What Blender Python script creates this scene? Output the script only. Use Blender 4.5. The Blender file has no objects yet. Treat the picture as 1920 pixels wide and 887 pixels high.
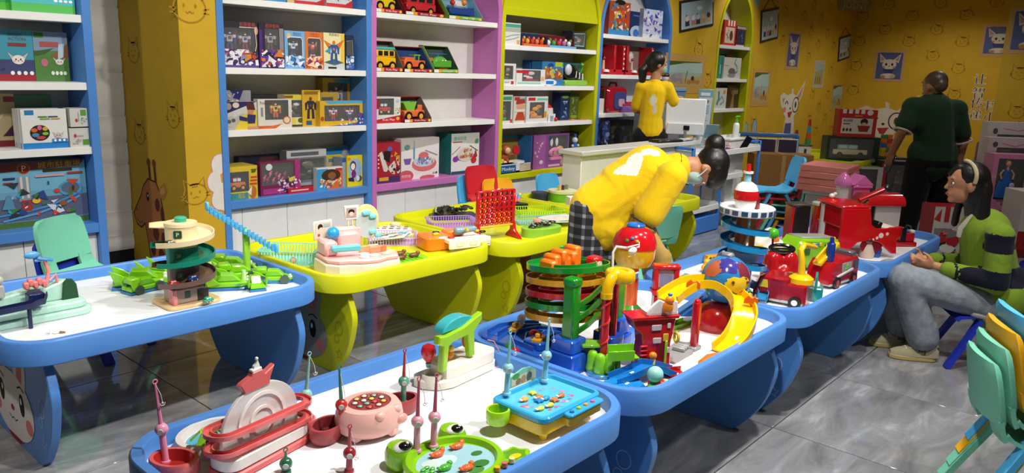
import bpy,bmesh,math,random
from math import sin,cos,pi,radians,sqrt,atan2
from mathutils import Matrix,Vector
S = bpy.context.scene
COL = bpy.context.collection
# ------------------------------------------------ camera
cd = bpy.data.cameras.new('camera'); cam = bpy.data.objects.new('camera',cd); COL.objects.link(cam)
cd.sensor_width = 36.0; cd.lens = 36.0 * 1456.8 / 1920; cd.clip_start = 0.05; cd.clip_end = 100
_p,_r,_y = radians(12.431),radians(-2.0837),radians(41.03)
_f = Vector((cos(_y)*cos(_p),sin(_y)*cos(_p),-sin(_p))); _rt = Vector((sin(_y),-cos(_y),0)); _dn = _f.cross(_rt)
_R = _rt*cos(_r) + _dn*sin(_r); _U = -(-_rt*sin(_r) + _dn*cos(_r))
cam.matrix_world = Matrix(((_R.x,_U.x,-_f.x,0),(_R.y,_U.y,-_f.y,0),(_R.z,_U.z,-_f.z,1.6),(0,0,0,1)))
S.camera = cam
# ------------------------------------------------ world, light, exposure
S.view_settings.view_transform = 'Standard'; S.view_settings.look = 'None'; S.view_settings.gamma = 1
S.view_settings.exposure = -0.22; S.view_settings.use_curve_mapping = False
W = bpy.data.worlds.new('shop_interior'); S.world = W; W.use_nodes = True
W.node_tree.nodes['Background'].inputs[0].default_value = (1.0,0.96,0.9,1); W.node_tree.nodes['Background'].inputs[1].default_value = 0.09
def spot(name,x,y,z,tx,ty,tz,power,ang=95,size=.06,col=(1,.96,.9),blend=.6):
    l = bpy.data.lights.new(name,'SPOT'); l.energy = power; l.spot_size = radians(ang); l.spot_blend = blend
    l.shadow_soft_size = size; l.color = col
    o = bpy.data.objects.new(name,l); COL.objects.link(o); o.location = (x,y,z)
    o.rotation_euler = (Vector((tx,ty,tz)) - Vector((x,y,z))).to_track_quat('-Z','Y').to_euler()
# ceiling downlights over the play tables and the aisle, with two added fills
SPOTS = [
 (1.7,0.75,1.75,1.65,330),(3.1,0.75,3.0,1.65,310),(4.7,0.8,4.6,1.6,110),
 (1.0,2.4,1.2,4.6,120),(-.4,2.6,2.3,5.4,170),(2.8,2.4,2.9,4.4,200),(4.4,2.4,4.6,4.4,195),(6.2,2.5,6.4,4.4,190),(8.2,2.6,8.2,4.6,170),  # second spot is a fill added to brighten the pillar and ribbed recess
 (3.6,-.6,3.6,.2,150),(6.0,0.9,6.6,1.7,60)]  # last spot is a fill added to lighten the man and fourth table
for x,y,tx,ty,e in SPOTS: spot('ceiling_or_fill_spot',x,y,3.2,tx,ty,.5,e)
# wall washers above the shelving and dim lamps at the far end
for x,e in ((1.2,14),(3.4,22),(4.9,26),(6.4,46),(8.0,30),(10.4,60)):
    spot('shelf_washer',x,4.2,3.2,x,5.2,1.6,e,80)
for x,y,e in ((11.5,3.2,110),(13.4,3.3,80),(8.8,1.6,60)):
    spot('far_spot',x,y,3.2,x+.3,y,0,e,140)
# ------------------------------------------------ materials (colour comes from each face, finish from the material)
def _nodes(name):
    m = bpy.data.materials.new(name); m.use_nodes = True; t = m.node_tree
    return m,t,t.nodes,t.links,t.nodes['Principled BSDF']
def finish(name,rough,spec=.5,coat=0,metal=0,grain=0,gscale=60,bump=0,bscale=200,sss=0,sheen=0,folds=0):
    m,t,n,l,b = _nodes(name)
    a = n.new('ShaderNodeAttribute'); a.attribute_name = 'Col'
    tc = n.new('ShaderNodeTexCoord'); src = a.outputs['Color']
    if grain:
        z = n.new('ShaderNodeTexNoise'); z.inputs['Scale'].default_value = gscale; z.inputs['Detail'].default_value = 4
        l.new(tc.outputs['Object'],z.inputs['Vector'])
        mr = n.new('ShaderNodeMapRange'); mr.inputs[1].default_value = .3; mr.inputs[2].default_value = .7; mr.inputs[3].default_value = 1-grain; mr.inputs[4].default_value = 1+grain
        l.new(z.outputs['Fac'],mr.inputs[0])
        mx = n.new('ShaderNodeVectorMath'); mx.operation = 'SCALE'; l.new(src,mx.inputs[0]); l.new(mr.outputs[0],mx.inputs['Scale']); src = mx.outputs[0]
    l.new(src,b.inputs['Base Color'])
    b.inputs['Roughness'].default_value = rough; b.inputs['Metallic'].default_value = metal
    b.inputs['Specular IOR Level'].default_value = spec; b.inputs['Coat Weight'].default_value = coat; b.inputs['Coat Roughness'].default_value = .1
    b.inputs['Sheen Weight'].default_value = sheen
    if sss:
        b.inputs['Subsurface Weight'].default_value = sss; b.inputs['Subsurface Radius'].default_value = (.01,.004,.002)
    if bump:
        z2 = n.new('ShaderNodeTexNoise'); z2.inputs['Scale'].default_value = bscale; l.new(tc.outputs['Object'],z2.inputs['Vector'])
        bp = n.new('ShaderNodeBump'); bp.inputs['Strength'].default_value = bump; bp.inputs['Distance'].default_value = .002
        l.new(z2.outputs['Fac'],bp.inputs['Height']); l.new(bp.outputs[0],b.inputs['Normal'])
        if folds:
            z3 = n.new('ShaderNodeTexNoise'); z3.inputs['Scale'].default_value = 6; z3.inputs['Detail'].default_value = 2; z3.inputs['Distortion'].default_value = 1.6; l.new(tc.outputs['Object'],z3.inputs['Vector'])
            b3 = n.new('ShaderNodeBump'); b3.inputs['Strength'].default_value = folds; b3.inputs['Distance'].default_value = .03; l.new(z3.outputs['Fac'],b3.inputs['Height']); l.new(b3.outputs[0],bp.inputs['Normal'])
    return m
MT = {
 'plastic': finish('moulded_plastic',.32,.5,grain=.02),
 'gloss': finish('glossy_plastic',.14,.5,coat=.3),
 'soft': finish('matt_plastic',.5,.4,grain=.03,bump=.08,bscale=500),
 'paint': finish('painted_board',.38,.45,grain=.025,gscale=12),
 'card': finish('printed_card',.38,.5,grain=.03,gscale=30),
 'matte': finish('matt_print',.75,.3,grain=.04,gscale=25),
 'wall': finish('wallpaper',.7,.3,grain=.05,gscale=6,bump=.1,bscale=300),
 'fabric': finish('cotton_knit',.85,.2,grain=.06,gscale=180,bump=.3,bscale=600,sheen=.1,folds=.25),
 'denim': finish('grey_denim',.9,.2,grain=.18,gscale=25,bump=.4,bscale=500,folds=.3),
 'skin': finish('skin',.5,.4,grain=.04,gscale=40,sss=.08),
 'hair': finish('hair',.42,.5,grain=.35,gscale=70,bump=.5,bscale=120),
 'metal': finish('brushed_metal',.35,.5,metal=.8),
 'cardboard': finish('brown_cardboard',.85,.2,grain=.08,gscale=40),
}
def clear(name,col,alpha,rough=.05):
    m,t,n,l,b = _nodes(name)
    b.inputs['Base Color'].default_value = (*col,1); b.inputs['Roughness'].default_value = rough; b.inputs['Alpha'].default_value = alpha
    b.inputs['Coat Weight'].default_value = .5
    return m
MT['clear'] = clear('clear_film',(.9,.92,.95),.10)
MT['smoke'] = clear('smoky_clear_plastic',(.35,.2,.12),.55,.15)
MT['frost'] = clear('frosted_plastic',(.86,.82,.8),.72,.3)
MT['teal_clear'] = clear('teal_clear_plastic',(.05,.42,.33),.7,.15)
def emis(name,col,s):
    m,t,n,l,b = _nodes(name)
    b.inputs['Base Color'].default_value = (*col,1); b.inputs['Emission Color'].default_value = (*col,1); b.inputs['Emission Strength'].default_value = s
    return m
# ------------------------------------------------ mesh builder
_hc = {}
def hx(c):
    if isinstance(c,str):
        if c not in _hc: _hc[c] = _hx(c)
        return _hc[c]
    return c
def _hx(c):
    if isinstance(c,str):
        c = c.lstrip('#'); c = c if len(c) == 6 else c[0]*2+c[1]*2+c[2]*2; v = [int(c[i:i+2],16)/255 for i in (0,2,4)]
        return tuple(x/12.92 if x <= .04045 else ((x+.055)/1.055)**2.4 for x in v)
    return c
I4 = Matrix.Identity(4)
def T(x=0,y=0,z=0): return Matrix.Translation((x,y,z))
def Rz(a): return Matrix.Rotation(radians(a),4,'Z')
def Rx(a): return Matrix.Rotation(radians(a),4,'X')
def Ry(a): return Matrix.Rotation(radians(a),4,'Y')
FRONT = Matrix(((1,0,0,0),(0,0,-1,0),(0,1,0,0),(0,0,0,1)))   # 2-D (x,y) -> (x, -, z), extruded towards -Y
def ell(cx,cy,rx,ry,n=20,a0=0,a1=360):
    full = abs(a1-a0) >= 360; k = n if full else n+1
    return [(cx+rx*cos(radians(a0+(a1-a0)*i/n)),cy+ry*sin(radians(a0+(a1-a0)*i/n))) for i in range(k)]
def rrect(x0,y0,x1,y1,r,n=4):
    o = []
    for cx,cy,a in ((x1-r,y1-r,0),(x0+r,y1-r,90),(x0+r,y0+r,180),(x1-r,y0+r,270)):
        o += [(cx+r*cos(radians(a+90*i/n)),cy+r*sin(radians(a+90*i/n))) for i in range(n+1)]
    return o
def inset(poly,d):
    n = len(poly); o = []
    ar = sum(poly[i][0]*poly[(i+1) % n][1]-poly[(i+1) % n][0]*poly[i][1] for i in range(n)); s = 1 if ar > 0 else -1
    for i in range(n):
        p,q,r = poly[i-1],poly[i],poly[(i+1) % n]
        e1 = Vector((q[0]-p[0],q[1]-p[1])); e2 = Vector((r[0]-q[0],r[1]-q[1]))
        if e1.length < 1e-9 or e2.length < 1e-9: o.append(q); continue
        e1.normalize(); e2.normalize(); n1 = Vector((-e1.y,e1.x)); n2 = Vector((-e2.y,e2.x)); b = n1+n2
        if b.length < 1e-6: b = n1
        b.normalize(); k = d*s/max(.35,b.dot(n1)); o.append((q[0]+b.x*k,q[1]+b.y*k))
    return o
_txt = {}
def text_mesh(s):
    if s not in _txt:
        c = bpy.data.curves.new('lettering','FONT'); c.body = s; c.align_x = 'CENTER'; c.align_y = 'CENTER'; c.resolution_u = 2
        o = bpy.data.objects.new('lettering',c); COL.objects.link(o)
        me = bpy.data.meshes.new_from_object(o.evaluated_get(bpy.context.evaluated_depsgraph_get()))
        _txt[s] = ([v.co.copy() for v in me.vertices],[tuple(p.vertices) for p in me.polygons])
        bpy.data.objects.remove(o); bpy.data.curves.remove(c); bpy.data.meshes.remove(me)
    return _txt[s]
class MB:
    def __init__(s): s.v = []; s.f = []; s.c = []; s.M = I4
    def add(s,vs,fs,col,M=None):
        M = s.M @ M if M is not None else s.M; b = len(s.v); col = hx(col) if not isinstance(col,list) else [hx(x) for x in col]
        s.v += [M @ Vector(p) for p in vs]
        for i,f in enumerate(fs):
            s.f.append([b+k for k in f]); s.c.append(col[i] if isinstance(col,list) else col)
        return s
    def box(s,cx,cy,cz,sx,sy,sz,col,bev=0,M=None):
        x,y,z = sx/2,sy/2,sz/2
        if bev <= 0:
            vs = [(cx+a*x,cy+b*y,cz+c*z) for a in (-1,1) for b in (-1,1) for c in (-1,1)]
            return s.add(vs,[(0,1,3,2),(4,6,7,5),(0,4,5,1),(2,3,7,6),(0,2,6,4),(1,5,7,3)],col,M)
        b = min(bev,x*.98,y*.98,z*.98); vs = []; ix = {}
        for a in (-1,1):
            for d in (-1,1):
                for e in (-1,1):
                    for k in range(3):
                        ix[a,d,e,k] = len(vs)
                        vs.append((cx+a*(x if k == 0 else x-b),cy+d*(y if k == 1 else y-b),cz+e*(z if k == 2 else z-b)))
        fs = []
        def q(l,nrm):
            p = [Vector(vs[i]) for i in l]; nn = (p[1]-p[0]).cross(p[2]-p[0])
            fs.append(tuple(l) if nn.dot(Vector(nrm)) > 0 else tuple(reversed(l)))
        for a in (-1,1):
            q([ix[a,-1,-1,0],ix[a,1,-1,0],ix[a,1,1,0],ix[a,-1,1,0]],(a,0,0))
            q([ix[-1,a,-1,1],ix[1,a,-1,1],ix[1,a,1,1],ix[-1,a,1,1]],(0,a,0))
            q([ix[-1,-1,a,2],ix[1,-1,a,2],ix[1,1,a,2],ix[-1,1,a,2]],(0,0,a))
            for d in (-1,1):
                q([ix[a,d,-1,0],ix[a,d,-1,1],ix[a,d,1,1],ix[a,d,1,0]],(a,d,0))
                q([ix[a,-1,d,0],ix[a,-1,d,2],ix[a,1,d,2],ix[a,1,d,0]],(a,0,d))
                q([ix[-1,a,d,1],ix[-1,a,d,2],ix[1,a,d,2],ix[1,a,d,1]],(0,a,d))
                for e in (-1,1): q([ix[a,d,e,0],ix[a,d,e,1],ix[a,d,e,2]],(a,d,e))
        return s.add(vs,fs,col,M)
    def rings(s,rings,col,closed=False,cap0=True,cap1=True,M=None):
        n = len(rings[0]); vs = [p for r in rings for p in r]; fs = []; cols = []
        multi = isinstance(col,list)
        m = len(rings)
        for i in range(m if closed else m-1):
            for j in range(n):
                a,b = i*n+j,i*n+(j+1) % n; c,d = ((i+1) % m)*n+(j+1) % n,((i+1) % m)*n+j
                fs.append((a,b,c,d)); cols.append(col[min(i,len(col)-1)] if multi else col)
        if not closed:
            if cap0: fs.append(tuple(reversed(range(n)))); cols.append(col[0] if multi else col)
            if cap1: fs.append(tuple(range((m-1)*n,m*n))); cols.append(col[-1] if multi else col)
        return s.add(vs,fs,[hx(c) for c in cols],M)
    def cyl(s,p0,p1,r0,r1=None,col='#fff',n=14,cap0=True,cap1=True):
        r1 = r0 if r1 is None else r1; p0,p1 = Vector(p0),Vector(p1); d = (p1-p0).normalized()
        u = d.orthogonal().normalized(); w = d.cross(u)
        R = [[p+(u*cos(2*pi*j/n)+w*sin(2*pi*j/n))*r for j in range(n)] for p,r in ((p0,r0),(p1,r1))]
        return s.rings(R,col,cap0=cap0,cap1=cap1)
    def lathe(s,prof,col,c=(0,0,0),n=24,M=None,sx=1,sy=1):
        R = [[(c[0]+r*sx*cos(2*pi*j/n),c[1]+r*sy*sin(2*pi*j/n),c[2]+z) for j in range(n)] for r,z in prof]
        return s.rings(R,col,M=M)
    def ball(s,c,r,col,n=16,m=10,M=None):
        rx,ry,rz = (r,r,r) if not isinstance(r,(tuple,list)) else r
        R = [[(c[0]+rx*sin(t)*cos(2*pi*j/n),c[1]+ry*sin(t)*sin(2*pi*j/n),c[2]-rz*cos(t)) for j in range(n)] for t in [pi*(i+.0 if 0 < i < m else (.02 if i == 0 else m-.02))/m for i in range(m+1)]]
        return s.rings(R,col,M=M)
    def tube(s,pts,r,col,n=8,closed=False):
        pts = [Vector(p) for p in pts]; m = len(pts); R = []; u = None
        for i,p in enumerate(pts):
            a = pts[(i-1) % m] if (i > 0 or closed) else p; b = pts[(i+1) % m] if (i < m-1 or closed) else p
            d = (b-a).normalized()
            u = d.orthogonal().normalized() if u is None else (u-d*u.dot(d)).normalized()
            w = d.cross(u); rr = r[i] if isinstance(r,(list,tuple)) else r
            R.append([p+(u*cos(2*pi*j/n)+w*sin(2*pi*j/n))*rr for j in range(n)])
        return s.rings(R,col,closed=closed)
    def sweep(s,pts,prof,col,closed=False,up=(0,0,1),M=None):
        """profile (side, up) carried along a path"""
        pts = [Vector(p) for p in pts]; m = len(pts); R = []; up = Vector(up)
        for i,p in enumerate(pts):
            a = pts[(i-1) % m] if (i > 0 or closed) else p; b = pts[(i+1) % m] if (i < m-1 or closed) else p
            d = (b-a).normalized(); sd = d.cross(up).normalized(); uu = sd.cross(d)
            R.append([p+sd*q[0]+uu*q[1] for q in prof])
        return s.rings(R,col,closed=closed,M=M)
    def ext(s,poly,z0,z1,col,M=None,bev=0,side=None):
        ar = sum(poly[i][0]*poly[(i+1) % len(poly)][1]-poly[(i+1) % len(poly)][0]*poly[i][1] for i in range(len(poly)))
        if ar < 0: poly = list(reversed(poly))
        if bev > 0:
            q = inset(poly,bev); L = [(q,z0),(poly,z0+bev),(poly,z1-bev),(q,z1)]
        else: L = [(poly,z0),(poly,z1)]
        R = [[(x,y,z) for x,y in p] for p,z in L]
        k = len(L)-1
        return s.rings(R,[side]*0 + [side or col]*(k-1) + [col] if side and k > 1 else col,M=M)
    def flat(s,poly,z,col,M=None):
        ar = sum(poly[i][0]*poly[(i+1) % len(poly)][1]-poly[(i+1) % len(poly)][0]*poly[i][1] for i in range(len(poly)))
        if ar < 0: poly = list(reversed(poly))
        return s.add([(x,y,z) for x,y in poly],[tuple(range(len(poly)))],col,M)
    def text(s,t,x,y,size,col,z=0,M=None,wfit=None,rot=0):
        vs,fs = text_mesh(t)
        if not vs: return s
        w = max(v.x for v in vs)-min(v.x for v in vs); k = size
        kx = k if wfit is None else min(9,wfit/max(w,1e-6)); ca,sa = cos(radians(rot)),sin(radians(rot))
        return s.add([(x+v.x*kx*ca-v.y*k*sa,y+v.x*kx*sa+v.y*k*ca,z) for v in vs],fs,col,M)
    def line(s,pts,w,z,col,M=None,closed=False):
        """flat stroke"""
        n = len(pts); L = []; 
        for i in range(n):
            a = pts[i-1] if (i > 0 or closed) else pts[i]; b = pts[(i+1) % n] if (i < n-1 or closed) else pts[i]
            d = Vector((b[0]-a[0],b[1]-a[1])); d = d.normalized() if d.length > 1e-9 else Vector((1,0))
            L.append(((pts[i][0]-d.y*w/2,pts[i][1]+d.x*w/2,z),(pts[i][0]+d.y*w/2,pts[i][1]-d.x*w/2,z)))
        vs = [p for q in L for p in q]; fs = [(2*i,2*i+1,2*((i+1) % n)+1,2*((i+1) % n)) for i in range(n if closed else n-1)]
        return s.add(vs,fs,col,M)
    def build(s,name,parent=None,mat='plastic',loc=None,rot=0,smooth=38):
        me = bpy.data.meshes.new(name); me.from_pydata([tuple(p) for p in s.v],[],s.f)
        at = me.color_attributes.new('Col','FLOAT_COLOR','CORNER'); d = []
        for p,c in zip(me.polygons,s.c): d += [c[0],c[1],c[2],1.0]*p.loop_total
        at.data.foreach_set('color',d)
        me.polygons.foreach_set('use_smooth',[True]*len(me.polygons)); me.update()
        if smooth < 180: me.set_sharp_from_angle(angle=radians(smooth))
        me.materials.append(MT[mat] if isinstance(mat,str) else mat)
        o = bpy.data.objects.new(name,me); COL.objects.link(o)
        if parent is not None: o.parent = parent
        if loc is not None: o.location = loc
        if rot: o.rotation_euler = (0,0,radians(rot))
        return o
def tag(o,label,cat,group=None,kind=None):
    o['label'] = label
    if cat: o['category'] = cat
    if group: o['group'] = group
    if kind: o['kind'] = kind
    return o
def thing(name,label,cat,loc=(0,0,0),rot=0,group=None):
    o = bpy.data.objects.new(name,None); o.empty_display_size = .05; COL.objects.link(o); o.location = loc; o.rotation_euler = (0,0,radians(rot))
    return tag(o,label,cat,group)
def struct(o): o['kind'] = 'structure'; return o
def copy_tree(o,parent=None):
    c = o.copy(); COL.objects.link(c); c.parent = parent
    for ch in list(o.children): copy_tree(ch,c)
    return c
def place(o,loc,rot,label=None,group=None):
    o.location = loc; o.rotation_euler = (0,0,radians(rot))
    if label: o['label'] = label
    if group: o['group'] = group
    return o
def blob(prims,name,parent,mat,voxel=.012,smooth=6,loc=None,colfn=None):
    """one continuous skin over tapered limbs: ('c',p0,p1,r0,r1,col) capsules and ('e',c,(rx,ry,rz),col[,M]) ellipsoids"""
    m = MB()
    for p in prims:
        if p[0] == 'c':
            a,b = Vector(p[1]),Vector(p[2]); r0,r1 = p[3],p[4]; L = (b-a).length
            d = (b-a).normalized() if L > 1e-6 else Vector((0,0,1)); u = d.orthogonal().normalized(); w = d.cross(u); R = []; n = 14
            for i in range(6): t = pi/2*(i+.15)/6; R.append([a-d*r0*cos(t)+(u*cos(2*pi*j/n)+w*sin(2*pi*j/n))*r0*sin(t) for j in range(n)])
            for i in range(6): t = pi/2*(5.85-i)/6; R.append([b+d*r1*cos(t)+(u*cos(2*pi*j/n)+w*sin(2*pi*j/n))*r1*sin(t) for j in range(n)])
            m.rings(R,p[5])
        else: m.ball((0,0,0),p[2],p[3],M=T(*p[1]) @ (p[4] if len(p) > 4 else I4))
    o = m.build(name,None,mat)
    r = o.modifiers.new('r','REMESH'); r.mode = 'VOXEL'; r.voxel_size = voxel; r.use_smooth_shade = True
    sm = o.modifiers.new('s','SMOOTH'); sm.iterations = smooth; sm.factor = .5
    me = bpy.data.meshes.new_from_object(o.evaluated_get(bpy.context.evaluated_depsgraph_get())); me.name = name
    bpy.data.objects.remove(o)
    cols = list({hx(p[5] if p[0] == 'c' else p[3]) for p in prims})
    for a in list(me.color_attributes): me.color_attributes.remove(a)
    at = me.color_attributes.new('Col','FLOAT_COLOR','CORNER'); d = []
    Ps = []
    for p in prims:
        if p[0] == 'c': Ps.append((Vector(p[1]),Vector(p[2])-Vector(p[1]),p[3],p[4],hx(p[5]),None))
        else: Ps.append((Vector(p[1]),None,p[2],None,hx(p[3]),(p[4].to_3x3().inverted() if len(p) > 4 else None)))
    for f in me.polygons:
        best,bc = 9e9,cols[0]
        if colfn: bc = hx(colfn(f.center))
        elif len(cols) > 1:
            q = f.center
            for a,e,r0,r1,c,mi in Ps:
                if e is not None:
                    t = max(0,min(1,(q-a).dot(e)/max(e.length_squared,1e-9))); k = (q-a-e*t).length-(r0+(r1-r0)*t)
                else:
                    v = q-a; v = mi @ v if mi else v; k = (sqrt((v.x/r0[0])**2+(v.y/r0[1])**2+(v.z/r0[2])**2)-1)*min(r0)
                if k < best: best,bc = k,c
        d += [bc[0],bc[1],bc[2],1.0]*f.loop_total
    at.data.foreach_set('color',d)
    me.polygons.foreach_set('use_smooth',[True]*len(me.polygons))
    me.materials.clear(); me.materials.append(MT[mat] if isinstance(mat,str) else mat)
    ob = bpy.data.objects.new(name,me); COL.objects.link(ob)
    if parent: ob.parent = parent
    if loc: ob.location = loc
    return ob

# ------------------------------------------------ the room
BLUE,YEL,PINK,WHITE = '#4f88d2','#c6c90e','#c473b8','#d9d6d2'
WY = '#cca428'
def floor_mat():
    m,t,n,l,b = _nodes('polished_grey_stone')
    tc = n.new('ShaderNodeTexCoord'); oi = n.new('ShaderNodeObjectInfo')
    ad = n.new('ShaderNodeVectorMath'); ad.operation = 'ADD'; l.new(tc.outputs['Object'],ad.inputs[0])
    sc = n.new('ShaderNodeVectorMath'); sc.operation = 'SCALE'; sc.inputs[0].default_value = (37,53,0); l.new(oi.outputs['Random'],sc.inputs['Scale']); l.new(sc.outputs[0],ad.inputs[1])
    mp = n.new('ShaderNodeMapping'); mp.inputs['Rotation'].default_value = (0,0,.5); mp.inputs['Scale'].default_value = (1.3,4.2,1); l.new(ad.outputs[0],mp.inputs['Vector'])
    z = n.new('ShaderNodeTexNoise'); z.inputs['Scale'].default_value = 1.6; z.inputs['Detail'].default_value = 9; z.inputs['Roughness'].default_value = .62; z.inputs['Distortion'].default_value = .8; l.new(mp.outputs[0],z.inputs['Vector'])
    r = n.new('ShaderNodeValToRGB'); e = r.color_ramp.elements
    e[0].position = .3; e[0].color = (.13,.135,.145,1); e[1].position = .75; e[1].color = (.46,.47,.485,1)
    k = e.new(.55); k.color = (.25,.255,.27,1)
    l.new(z.outputs['Fac'],r.inputs[0]); l.new(r.outputs[0],b.inputs['Base Color'])
    b.inputs['Roughness'].default_value = .07; b.inputs['Specular IOR Level'].default_value = .6
    return m
MF = floor_mat()
fl = struct(MB().box(7,2,-.03,20,12,.04,'#2c2d30').build('floor',None,'matte')); tag(fl,'polished grey stone tile floor with dark joints',None)
tile_me = None
PX,PY,GX,GY = .863,.877,1.612,1.257
for i in range(-3,16):
    for j in range(-4,6):
        x,y = GX+i*PX,GY+j*PY
        if x+PX < 0 or y < -2.2-0*x or (x < 1 and y < 0): continue
        if tile_me is None:
            o = MB().box(PX/2,PY/2,-.006,PX-.005,PY-.005,.012,'#888',.0015).build('tile',fl,MF); tile_me = o.data
        else:
            o = bpy.data.objects.new('tile',tile_me); COL.objects.link(o); o.parent = fl
        o.location = (x,y,0)
# ceiling (above the frame, returns the lamps' light)
struct(MB().box(7,1.8,3.36,20,12,.1,'#b9b6ae').build('ceiling',None,'matte'))
# ---- wall the shelving is set into
YW = 5.1; SPR = 2.03
CABS = [('blue',.62,1.94),('blue',2.74,4.055),('pink',4.055,5.60),('yellow',5.60,7.205),('blue',7.205,8.72),('yellow',9.95,11.02)]
CC = {'blue': BLUE,'pink': PINK,'yellow': YEL}
def arch(x0,x1,ins,spring=SPR,n=24):
    c,a = (x0+x1)/2,(x1-x0)/2-ins; b = .72-ins
    return [(c+a*cos(pi*i/n),spring+b*sin(pi*i/n)) for i in range(n+1)]
TOPZ = 3.3
w = MB()
def wslab(x0,x1,z0,z1,y0=YW,y1=YW+.4): w.box((x0+x1)/2,(y0+y1)/2,(z0+z1)/2,x1-x0,y1-y0,z1-z0,WY)
for _,x0,x1 in CABS:
    A = arch(x0,x1,0); c = (x0+x1)/2
    for half in (A[:13],A[12:]):
        side = x1 if half[0][0] > c else x0
        poly = half + ([(c,TOPZ),(side,TOPZ)] if side == x1 else [(side,TOPZ),(c,TOPZ)])
        w.ext(poly,-YW-.02,-YW+0.0,WY,M=FRONT)
wslab(8.72,9.95,0,TOPZ); wslab(11.02,15.3,0,TOPZ); wslab(-1.5,.62,0,TOPZ)
wall_left = struct(w.build('wall_left',None,'wall')); tag(wall_left,'yellow papered side wall with cat drawings and arched shelves',None)
w = MB(); w.box(2.61,5.6,1.65,.26,1.0,3.3,WY); wall_col = struct(w.build('wall_column',None,'wall')); tag(wall_col,'yellow pillar with a cartoon giraffe beside the blue shelves',None)
# recess with white ribbed cladding between blue shelves and pillar
w = MB(); w.box(2.2,6.12,1.65,.9,.1,3.3,'#8c8a86'); w.box(2.22,6.055,.06,.55,.05,.115,'#0c0c0e'); wr = struct(w.build('wall_recess',None,'matte'))
zz = [.116,.235,.418,.766,.932,1.127,1.442,1.583,1.898,2.06,2.4,3.0]
for a,b in zip(zz,zz[1:]):
    m = MB(); h = b-a
    R = []
    for k in range(7):
        t = k/6; R.append([(1.97,6.03-.012-.05*sin(pi*t)**.6*.35-(.02 if k == 6 else 0),a+h*t),(2.476,6.03-.012-.05*sin(pi*t)**.6*.35-(.02 if k == 6 else 0),a+h*t),(2.476,6.06,a+h*t),(1.97,6.06,a+h*t)])
    m.rings(R,'#d3d2d0'); m.build('panel',wr,'paint')
# ---- back wall
w = MB(); w.box(15.3,1.8,1.65,.3,7,3.3,WY); wall_back = struct(w.build('wall_back',None,'wall')); tag(wall_back,'far yellow papered wall with white lettering and rabbit poster',None)
w = MB(); w.box(14.3,-1.65,1.65,1.8,8.0,3.3,'#c8a02a'); wall_nib = struct(w.build('wall_right',None,'wall')); tag(wall_nib,'projecting yellow wall at the far right',None)
# ---- shelf units
SHELF_Z = {0: (1.80,1.405,1.017),1: (1.985,1.515,1.08),2: (1.98,1.51,1.085),3: (1.79,1.405,1.035),4: (1.975,1.535,1.10),5: (1.975,1.52,1.10)}
SILL = {0: .54,1: .58,2: .58,3: .54,4: .58,5: .58}
JOINTS = {0: (1.06,1.476),1: (2.896,3.271,3.633),2: (4.456,4.821,5.171),3: (6.185,6.708),4: (7.7,8.2),5: (10.3,10.65)}
CLAB = ['blue arched shelf unit left of the white ribbed recess','blue arched shelf unit filled with robot toy boxes beside the yellow pillar','pink arched shelf unit with open truck boxes',
        'yellow arched shelf unit with a yellow header board','blue arched shelf unit behind the standing ponytailed woman','narrow yellow arched shelf unit on the far wall section']
for k,(cn,x0,x1) in enumerate(CABS):
    c = CC[cn]; t = thing('shelf_unit',CLAB[k],'shelf unit',(x0,YW,0),0,'arched shelf units along the wall'); pw = .05
    def L(p): return [(a-x0,b) for a,b in p]
    for s in (0,1):
        m = MB(); m.box(pw/2 if s == 0 else x1-x0-pw/2,.155,SPR/2,pw,.33,SPR,c,.002); m.build('side_panel',t,'paint')
    o,i = L(arch(x0,x1,0)),L(arch(x0,x1,pw)); m = MB()
    m.rings([[(p[0],-.01,p[1]),(q[0],-.01,q[1]),(q[0],.32,q[1]),(p[0],.32,p[1])] for p,q in zip(o,i)],c); m.build('arch',t,'paint')
    m = MB(); m.ext([(x1-x0-.01,.0),(x1-x0-.01,SPR)] + L(arch(x0,x1,.02)) + [(.01,SPR),(.01,0)],-.33,-.318,WHITE,M=FRONT); m.build('back_panel',t,'paint')
    for z in SHELF_Z[k]:
        m = MB(); m.box((x1-x0)/2,.158,z-.0225,x1-x0-2*pw+.002,.31,.045,'#efefef',.002); m.build('shelf',t,'paint')
    z = SILL[k]; m = MB(); m.box((x1-x0)/2,.15,z-.03,x1-x0-2*pw+.002,.32,.06,c,.003); m.build('sill',t,'paint')
    js = (x0+pw,)+JOINTS[k]+(x1-pw,)
    for a,b in zip(js,js[1:]):
        m = MB(); m.box((a+b)/2-x0,.045,.04+(z-.085)/2-.005,b-a-.004,.02,z-.1,'#e4e6e6',.0015); m.build('base_panel',t,'paint')
    m = MB(); m.box((x1-x0)/2,.07,(z-.06)/2,x1-x0-2*pw,.02,z-.064,hx(c)); m.box((x1-x0)/2,.06,.02,x1-x0-2*pw,.02,.04,'#303236'); m.build('carcass',t,'paint')
    if k == 3:
        m = MB(); m.box((x1-x0)/2,.02,2.065+.27,x1-x0-2*pw,.02,.54,c,.002); m.box((x1-x0)/2,.007,2.1,x1-x0-2*pw,.01,.07,c,.002); m.build('header_board',t,'paint')
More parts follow.
